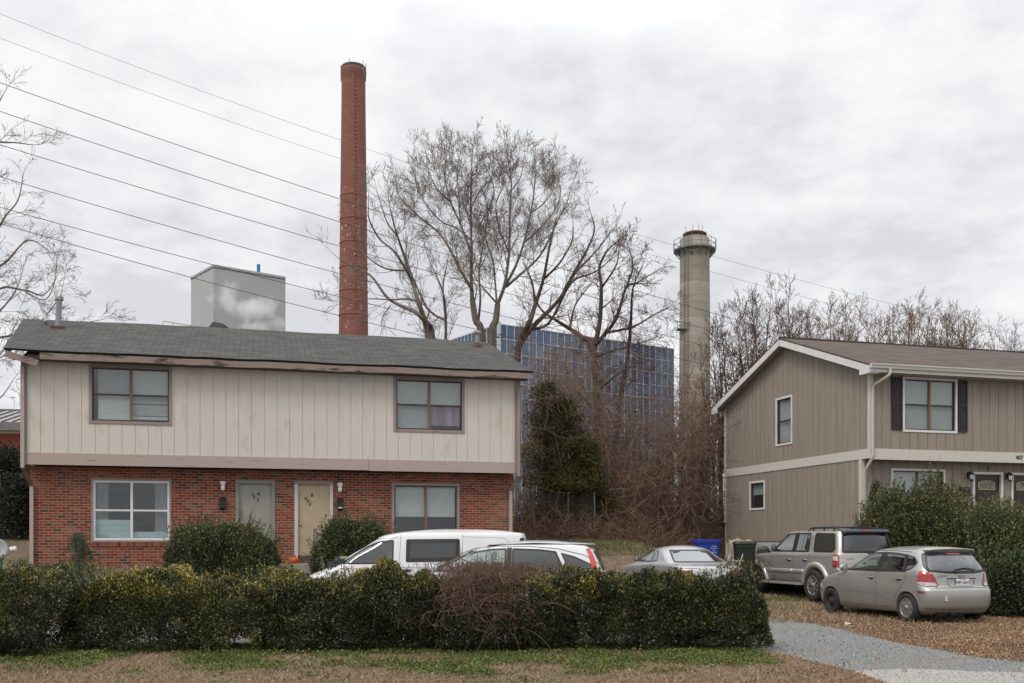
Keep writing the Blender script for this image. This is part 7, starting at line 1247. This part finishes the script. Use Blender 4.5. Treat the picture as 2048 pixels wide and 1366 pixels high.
def blades(name, label, cat, n, area, hmin, hmax, m, f, w=.006, colf=None, lean=.5):
    x, y, z = scatter(n, *area, f); k = len(x); h = rng.uniform(hmin, hmax, k); a = rng.uniform(0, 6.28, k); ln = rng.normal(0, lean, (k, 2))*h[:, None]; b = np.stack([x, y, z], 1); wv = np.stack([np.cos(a)*w, np.sin(a)*w, np.zeros(k)], 1); md = b+np.stack([ln[:, 0]*.35, ln[:, 1]*.35, h*.55], 1); tp = b+np.stack([ln[:, 0], ln[:, 1], h*.95], 1)
    V = np.stack([b-wv, b+wv, md+wv*.7, md-wv*.7, tp], 1).reshape(-1, 3); i = np.arange(k)[:, None]*5; F = np.concatenate([i+[[0, 1, 2]], i+[[0, 2, 3]], i+[[3, 2, 4]]]); c = colf(x, y) if colf else rng.random(k); o = np_mesh(name, V, F, m, None, attr=np.concatenate([c, c, c])); return tag(o, label, cat, kind='stuff')
m_dry = attr_mat('dormant grass', [(0, (.15, .105, .07)), (.5, (.30, .22, .15)), (1, (.46, .36, .25))], rough=.9, spec=.15); m_grn = attr_mat('green weeds', [(0, (.035, .052, .012)), (.5, (.085, .120, .024)), (1, (.19, .21, .05))], rough=.6, spec=.3)
m_lit = attr_mat('dead leaves', [(0, (.13, .075, .048)), (.4, (.25, .15, .09)), (.8, (.40, .26, .165)), (1, (.54, .40, .28))], rough=.8, spec=.25)
front = lambda x, y: ~indrive(x, y)
blades('dormant_grass', 'brown dormant grass of the verge below the hedge', 'grass', 300000, (-8.5, 5.8, 10.9, 15.6), .015, .06, m_dry, front, .003, lean=1.1)
def greens(x, y): return (~indrive(x, y)) & (nz(x, y, .9, 4)+np.interp(y, [11, 12.6, 13.6, 14.6, 15.4], [-.9, -.34, .08, .3, .25])+rng.normal(0, .22, len(x))+.35*nz(x, y, 3.1, 7)+.25*sm(-5, -1, x)-.12 > 0)
x, y, z = scatter(105000, -8.6, 3.6, 11.2, 15.6, greens); k = len(x); hh = rng.uniform(.01, .06, k)+.05*np.clip(nz(x, y, 2.2, 8), 0, 1)
wd_ = leaf_mesh('green_weeds', np.stack([x, y, z+hh], 1), rng.uniform(.018, .045, k), .55+.4*nz(x, y, 1.3, 2)+rng.normal(0, .15, k), m_grn, None, .7, .35); tag(wd_, 'low green weeds and clover under the hedge', 'weeds', kind='stuff')
blades('green_grass', 'fresh green grass tufts under the hedge', 'grass', 52000, (-8.6, 3.6, 12.2, 15.8), .03, .11, m_grn, greens, .0035, lean=.6)
def rightlot(x, y): return (~indrive(x, y)) & (x > 3.3)
x, y, z = scatter(260000, 3.6, 15., 11.5, 30, rightlot); k = len(x)
lt_ = leaf_mesh('leaf_litter', np.stack([x, y, z+.006+rng.random(k)*.012], 1), rng.uniform(.014, .045, k), np.clip(.08+rng.beta(2, 2.2, k)+.2*nz(x, y, .5, 3), 0, 1), m_lit, None, .6, .05, fold=.2); tag(lt_, 'brown leaves and straw covering the parking lot on the right', 'leaf litter', kind='stuff')
x, y, z = scatter(1500, -8.6, 5.5, 11.2, 15.3, front); k = len(x); l2 = leaf_mesh('fallen_leaves', np.stack([x, y, z+.03+rng.random(k)*.02], 1), rng.uniform(.025, .055, k), rng.beta(2.5, 2, k), m_lit, None, .6, .1, fold=.2); tag(l2, 'dead leaves strewn on the grass verge', 'leaf litter', kind='stuff')
x, y, z = scatter(5200, 2.5, 14, 11.8, 21, lambda x, y: indrive(x, y) & (nz(x, y, .8, 6)-.3*np.abs(y-16)/4 > -.1)); k = len(x); l3 = leaf_mesh('leaves_on_gravel', np.stack([x, y, z+.016], 1), rng.uniform(.02, .05, k), rng.beta(2.5, 2, k), m_lit, None, .6, .0, fold=.15); tag(l3, 'scattered dead leaves on the gravel driveway', 'leaf litter', kind='stuff')
blades('bank_grass', 'green grass on the bank behind the coupe', 'grass', 60000, (-.5, 12, 25, 33), .03, .12, m_grn, lambda x, y: (nz(x, y, .5, 14)+.15 > 0), .006, lean=.5)
blades('bank_straw', 'straw coloured dry grass on the bank behind the cars', 'grass', 70000, (-12, 10, 20, 34), .03, .14, m_dry, None, .006, lean=.7)
x, y, z = scatter(150000, -9, 15, 11.5, 21.5, indrive); k = len(x); ph = rng.uniform(0, 6.28, k); s_ = rng.uniform(.005, .015, k)                        # gravel stones: little irregular pyramids
V = []; b = np.stack([x, y, z+.006], 1)
for j in range(3): V.append(b+np.stack([np.cos(ph+j*2.09)*s_*rng.uniform(.7, 1.2, k), np.sin(ph+j*2.09)*s_*rng.uniform(.7, 1.2, k), np.zeros(k)], 1))
V.append(b+np.stack([rng.normal(0, .2, k)*s_, rng.normal(0, .2, k)*s_, s_*.75], 1)); V = np.stack(V, 1).reshape(-1, 3); i = np.arange(k)[:, None]*4; F = np.concatenate([i+[[0, 1, 3]], i+[[1, 2, 3]], i+[[2, 0, 3]]]); c = rng.random(k)
gs = np_mesh('gravel_stones', V, F, attr_mat('gravel stone', [(0, (.10, .11, .11)), (.5, (.21, .225, .225)), (1, (.36, .37, .36))], rough=.85), None, attr=np.concatenate([c, c, c])); tag(gs, 'crushed blue grey stone of the driveway', 'gravel', kind='stuff')
# ================================================================ small things
def ground_at(u, y): x = P(u, HOR, y).x; return Vector((x, y, Gs(x, y)))
def cart(name, label, u, y, w, h, m, ml, rz, dz=0.):
    p = ground_at(u, y); t = thing(name, label, 'wheeled bin', (p.x, p.y, p.z+dz), rz); mb = MB(); lv = [(0.04, .74), (.12, .77), (h*.86, .98), (h*.88, 1.0), (h*.93, 1.0)]; d = w*1.05; vs = []; fs = []
    for z, s in lv:
        for a in range(24): q = 2*math.pi*a/24; c, s_ = math.cos(q), math.sin(q); vs.append((w/2*s*math.copysign(abs(c)**.35, c), d/2*s*math.copysign(abs(s_)**.35, s_)+(1-s)*.1, z))
    for j in range(len(lv)-1): fs += [(j*24+i, j*24+(i+1) % 24, (j+1)*24+(i+1) % 24, (j+1)*24+i) for i in range(24)]
    mb.add(vs, fs+[list(range(24))[::-1]]); mb.build('bin_body', m, t); mb = MB(); vs = []; lv = [(h*.93, 1.06), (h*.955, 1.08), (h*.985, 1.02), (h, .75)]; fs = []
    for z, s in lv:
        for a in range(24): q = 2*math.pi*a/24; c, s_ = math.cos(q), math.sin(q); vs.append((w/2*s*math.copysign(abs(c)**.3, c), d/2*s*math.copysign(abs(s_)**.3, s_), z))
    for j in range(len(lv)-1): fs += [(j*24+i, j*24+(i+1) % 24, (j+1)*24+(i+1) % 24, (j+1)*24+i) for i in range(24)]
    mb.add(vs, fs+[list(range(24))[::-1], list(range(72, 96))]); mb.build('lid', ml, t); mb = MB(); mb.tube([(-w*.4, d*.55, h*.9), (-w*.4, d*.62, h*.92), (w*.4, d*.62, h*.92), (w*.4, d*.55, h*.9)], .015, 6); mb.build('handle', ml, t)
    for sx in (-1, 1): MB().lathe([(.001, -.025), (.12, -.025), (.13, 0), (.12, .025), (.001, .025)], 20, Matrix.Translation((sx*(w*.42), d*.42, .13)) @ Matrix.Rotation(R(90), 4, 'Y')).build('wheel', m_tyre, t)
    return t
m_blue = mat('blue bin plastic', (.010, .035, .33), (.008, .028, .27), rough=.4); m_grnb = mat('dark green bin plastic', (.010, .020, .013), (.007, .014, .009), rough=.45)
# blue cart: wide flared tub
p = ground_at(1413, 27.4); bl = thing('recycling_cart', 'blue recycling cart beside the dark wooden railing', 'recycling bin', (p.x, p.y, p.z), R(4)); zt = EYE+(HOR-1079)/FPX*27.4-p.z; mb = MB(); vs = []; fs = []; lv = [(0.05, .27), (.1, .285), (zt-.10, .335), (zt-.10, .375), (zt-.02, .385), (zt, .38), (zt, .34), (zt-.06, .33)]
for z, r in [(z, r*.92) for z, r in lv]:
    for a in range(28): q = 2*math.pi*a/28; c, s_ = math.cos(q), math.sin(q); vs.append((r*math.copysign(abs(c)**.35, c), r*math.copysign(abs(s_)**.35, s_), z))
for j in range(len(lv)-1): fs += [(j*28+i, j*28+(i+1) % 28, (j+1)*28+(i+1) % 28, (j+1)*28+i) for i in range(28)]
mb.add(vs, fs+[list(range(28))[::-1], list(range(7*28, 8*28))]); mb.build('bin_body', m_blue, bl); text('bin_lettering', 'RECYCLE\nWASTE RED', .055, mat('pale lettering', (.5, .6, .8)), bl, Matrix.Translation((.10, -.335, zt-.30)) @ Matrix.Rotation(R(84), 4, 'X'), .001) if False else None
mwl = mat('pale bin print', (.35, .45, .75), rough=.6); mb = MB()
for j, (w_, dx) in enumerate([(.13, 0), (.20, 0), (.06, 0), (.16, .01)]): mb.box(.12+dx-w_/2, .12+dx+w_/2, -.343+.011*j, -.336+.011*j, zt-.19-.055*j, zt-.175-.055*j)
mb.build('bin_print', mwl, bl)
for sx in (-1, 1): MB().lathe([(.001, -.025), (.12, -.025), (.13, 0), (.12, .025), (.001, .025)], 20, Matrix.Translation((sx*.3, .26, .13)) @ Matrix.Rotation(R(90), 4, 'Y')).build('wheel', m_tyre, bl)
MB().tube([(-.28, .40, zt-.05), (-.28, .45, zt-.02), (.28, .45, zt-.02), (.28, .40, zt-.05)], .015, 6).build('handle', m_blue, bl)
zg = Gs(P(1490, HOR, 27.2).x, 27.2); cart('trash_cart', 'dark green trash cart against the taupe house gable wall', 1489, 27.2, .58, EYE+(HOR-1082)/FPX*27.2-zg, m_grnb, m_grnb, R(-8))
# condenser
y = 33.0; p = ground_at(1514, y); ac = thing('air_conditioner', 'grey air conditioning condenser beside the dark green trash cart', 'air conditioner', (p.x, p.y, p.z), R(15.5)); zt = EYE+(HOR-1094)/FPX*y-p.z; w = .41; m_ac = mat('grey condenser metal', (.17, .17, .175), (.13, .13, .135), rough=.5); MB().box(-w, w, -w, w, .06, zt-.1).build('coil', mat('condenser coil', (.06, .06, .065), rough=.7), ac)
mb = MB(); frame4(mb, -w-.01, w+.01, .05, zt-.06, .04, -w-.02, -w+.01); frame4(mb, -w-.01, w+.01, .05, zt-.06, .04, w-.01, w+.02)
for k in range(15): x = -w+.03+k*(2*w-.06)/14; mb.box(x-.004, x+.004, -w-.012, -w, .08, zt-.1)
for k in range(10): z = .1+k*(zt-.2)/9; mb.box(-w, w, -w-.016, -w-.008, z-.003, z+.003)
for sx in (-1, 1): mb.box(sx*(w+.01)-.01, sx*(w+.01)+.01, -w, w, .05, .1); mb.box(sx*(w+.01)-.01, sx*(w+.01)+.01, -w, w, zt-.10, zt-.061)
mb.build('casing', m_ac, ac); MB().box(-w-.02, w+.02, -w-.021, w+.021, zt-.06, zt-.03).build('top_panel', m_ac, ac); mb = MB(); mb.lathe([(.36, zt-.03), (.36, zt+.02), (.2, zt+.07), (.06, zt+.08), (.001, zt+.08)], 24); mb.build('fan_guard', m_ac, ac); MB().box(-w-.08, w+.08, -w-.08, w+.08, -.3, .05).build('pad', mat('concrete pad', (.4, .39, .37), rough=.9), ac)
# folded cardboard / tarp and lawn chair
p = ground_at(1478, 28.2); zt = EYE+(HOR-1078)/FPX*28.2-p.z; tb = MB(); n = 14; vs = []
for i in range(n+1):
    x = -.28+.75*i/n
    for j in range(9): z = zt*(j/8)*(1-.12*((i/n)-.3)**2)-.03*math.sin(i); vs.append((x+.02*math.sin(j*2), .05*math.sin(i*1.3+j*.7)+.10*(1-j/8)*-1, z))
tb.add(vs, [(i*9+j, (i+1)*9+j, (i+1)*9+j+1, i*9+j+1) for i in range(n) for j in range(8)], True); o = tb.build('folded_tarp', mat('tan canvas', (.40, .32, .24), (.30, .23, .17), rough=.9), None); o.location = p; tag(o, 'tan crumpled canvas leaning behind the dark green trash cart', 'canvas'); sl_m = o.modifiers.new('thickness', 'SOLIDIFY'); sl_m.thickness = .02
p = ground_at(1456, 26.3); ch = thing('folding_chair', 'folded aluminium lawn chair leaning by the dark green trash cart', 'chair', p, R(10)); zt = EYE+(HOR-1108)/FPX*26.3-p.z; m_al = mat('aluminium tube', (.5, .5, .5), rough=.35, metal=.8)
for x0, x1, y0 in ((-.25, .05, 0), (.12, .42, 0)): MB().tube([(x0-.15, y0-.15, .0), (x1-.12, y0, zt*.7), (x1+.02, y0+.05, zt)], .014, 6).build('frame_tube', m_al, ch)
for k in range(4): MB().tube([(-.22+.07*k, -.1+.03*k, zt*(.35+.17*k)), (.25+.05*k, -.1+.03*k, zt*(.33+.17*k))], .013, 6).build('cross_tube', m_al, ch)
MB().box(-.15, .3, -.06, -.05, zt*.45, zt*.62).build('webbing', mat('grey webbing', (.25, .25, .26), rough=.8), ch)
# dark wooden railing behind the coupe
q0 = P(1396, HOR, 35.5); q1 = P(1450, HOR, 36.5); z0 = EYE+(HOR-1115)/FPX*36; z1 = EYE+(HOR-1047)/FPX*35.5; wf = thing('wooden_railing', 'dark brown wooden porch railing of thin slats behind the taupe house', 'railing', (q0.x, q0.y, 0), math.atan2(q1.y-q0.y, q1.x-q0.x)); LN = math.hypot(q1.x-q0.x, q1.y-q0.y); m_rw = mat('weathered dark wood', (.11, .07, .055), (.05, .03, .025), rough=.9, scale=6, stretch=(1, 1, .2))
MB().box(-.05, LN, -.05, .07, z1, z1+.05).build('top_rail', m_rw, wf); MB().box(0, LN, -.0, .04, z0+.15, z0+.22).build('bottom_rail', m_rw, wf); MB().box(-.04, .05, -.05, .04, z0-.6, z1).build('post', m_rw, wf); x = .09
while x < LN: MB().box(x, x+.045, -.03, -.001, z0+.1, z1-.003).build('slat', m_rw, wf); x += .092
MB().box(0, LN+2, .05, 2.4, z0-.1, z0+.0).build('deck', m_rw, wf)
# chain-link fence
m_gp = mat('galvanised post', (.20, .21, .21), (.12, .12, .12), rough=.6, metal=.4); f = thing('chain_link_fence', 'rusting chain-link fence in front of the thicket', 'fence', (0, 0, 0)); pts = [(1066, 34.9), (1138, 34.3), (1190, 34.0)]
for u, y in pts:
    p = ground_at(u, y); MB().tube([p-Vector((0, 0, .2)), p+Vector((rs.uniform(-.05, .05), 0, 1.62))], .024, 8).build('post', m_gp, f)
a = ground_at(900, 36.0); b = ground_at(1187, 34.0); d = b-a; n = 120; A = []; B = []
for k in (0, .5, 1.0, 1.55): A.append(tuple(a+Vector((0, 0, k+.04)))); B.append(tuple(b+Vector((0, 0, k+.04))))
for i in range(n):
    for s_ in (1, -1):
        for j in range(12):
            t0 = (i+(j % 2 if s_ > 0 else 1-j % 2)*.5)/n; t1 = (i+.5*s_*(1)+(j % 2 if s_ > 0 else 1-j % 2)*.5)/n; A.append(tuple(a+d*t0+Vector((0, 0, .04+j*.126)))); B.append(tuple(a+d*min(1, t1)+Vector((0, 0, .04+(j+1)*.126))))
segs_mesh('wire_mesh', A, B, [.0022]*len(A), [.0022]*len(A), mat('rusty wire', (.16, .13, .11), rough=.8, metal=.2), f, 3)
# pumpkins and porch stairs
y = 24.3
def pumpkin(label, u, v, r, y):
    p = P(u, v, y); t = thing('pumpkin', label, 'pumpkin', (p.x, p.y, p.z-r*.8), 0, 'pumpkins on the porch of the tan door'); vs = []; n = 40; m = 14
    for j in range(m+1):
        th = math.pi*j/m
        for i in range(n): a = 2*math.pi*i/n; rr = r*(1-.10*abs(math.sin(a*5))**.6)*math.sin(th)**.85; vs.append((rr*math.cos(a), rr*math.sin(a), r*.8-r*.8*math.cos(th)*(1-.25*math.exp(-((th-0)/.5)**2)-.25*math.exp(-((th-math.pi)/.5)**2))))
    np_mesh('shell', vs, [(j*n+i, j*n+(i+1) % n, (j+1)*n+(i+1) % n, (j+1)*n+i) for j in range(m) for i in range(n)], mat('orange pumpkin skin', (.62, .13, .015), (.5, .09, .01), rough=.4, scale=4), t, smooth=True); MB().tube([(0, 0, r*1.4), (.01, 0, r*1.65), (.03, 0, r*1.8)], [.03, .02, .018], 7).build('stem', mat('pumpkin stem', (.15, .13, .05), rough=.9), t)
pumpkin('large orange pumpkin beside the foot of the tan door', 589, 1121, .125, 24.9); pumpkin('small orange pumpkin left of the large one', 574, 1127, .055, 24.9)
ps = thing('porch_steps', 'concrete porch steps with a grey wooden handrail before the tan door', 'steps', (HL.o[0], HL.o[1], 0), HL.yaw); m_cc = mat('porch concrete pale', (.38, .36, .33), (.3, .28, .26), rough=.9)
MB().box(dB[0]-.5, dB[1]+.35, -1.25, -.03, .2, 1.07).build('landing', m_cc, ps)
for k in range(4): MB().box(dB[0]-.1, dB[1]+.3, -1.25-.28*(k+1), -1.25-.28*k-.003, .0, 1.07-.2*(k+1)).build('step', m_cc, ps)
sx, sz = HL.loc(627, 1060, -1.0); e_, ez = HL.loc(648, 1128, -1.9); mrl = mat('grey weathered rail', (.27, .25, .24), (.18, .165, .16), rough=.9); s0_, z0_ = HL.loc(629, 1059, -1.2); s1_, z1_ = HL.loc(647, 1128, -2.2); MB().beam((s0_, -1.2, z0_-.03), (s1_, -2.2, z1_-.1), .05, .16).build('handrail', mrl, ps); MB().box(s0_-.03, s0_+.06, -1.24, -1.15, .4, z0_+.02).build('rail_post', mrl, ps); MB().box(s1_-.04, s1_+.05, -2.25, -2.16, .05, z1_).build('rail_post', mrl, ps)
# satellite dish on a green chair frame
y = 20.5; p = P(-9, 1099, y); g = Gs(p.x, y); sd = thing('satellite_dish', 'grey satellite dish with white receiver arm on a green stand at the left edge', 'satellite dish', (p.x, y, g)); h = p.z-g; r = .22; M = Matrix.Translation((0, 0, h)) @ Matrix.Rotation(R(30), 4, 'Z') @ Matrix.Rotation(R(78), 4, 'X')
mb = MB(); mb.lathe([(.001, 0), (r*.4, .012), (r*.75, .04), (r, .075), (r+.006, .07), (r*.75, .03), (.001, -.012)], 36, M, cap=False); mb.build('dish', mat('grey dish', (.34, .36, .36), (.3, .32, .32), rough=.5), sd); q = P(28, 1098, y-.25)-Vector((p.x, y, g)); MB().tube([(0.05, -.02, h-.2), Vector((q.x-.03, q.y+.03, q.z-.05))], .012, 6).build('receiver_arm', mat('grey arm', (.2, .2, .21)), sd); mb = MB(); mb.lathe([(.02, -.07), (.03, -.03), (.055, .02), (.05, .04), (.001, .045)], 16, Matrix.Translation(q) @ Matrix.Rotation(R(70), 4, 'Y')); mb.ball(q+Vector((-.07, .02, .01)), .035, 8); mb.build('receiver', m_white, sd)
m_gn = mat('green painted metal', (.01, .10, .06), rough=.5)
for dx, dx2 in ((.04, .12), (.16, .20), (-.2, -.25)): MB().tube([(dx, 0, h-.1), (dx2*.6, -.02, h-.25), (dx2, -.05, .0)], .022, 8).build('stand_leg', m_gn, sd)
# small curled dead leaf on gravel
x, y = gp(1690, 1252); o = MB().add([(0, 0, .01), (.16, -.03, .05), (.22, .10, .02), (.05, .16, .06)], [(0, 1, 2), (0, 2, 3)]).build('paper_scrap', mat('tan paper', (.55, .42, .3), rough=.8), None); o.location = (x, y, .01); tag(o, 'pale tan scrap of paper on the gravel near the hatchback', 'litter'); o.modifiers.new('t', 'SOLIDIFY').thickness = .004
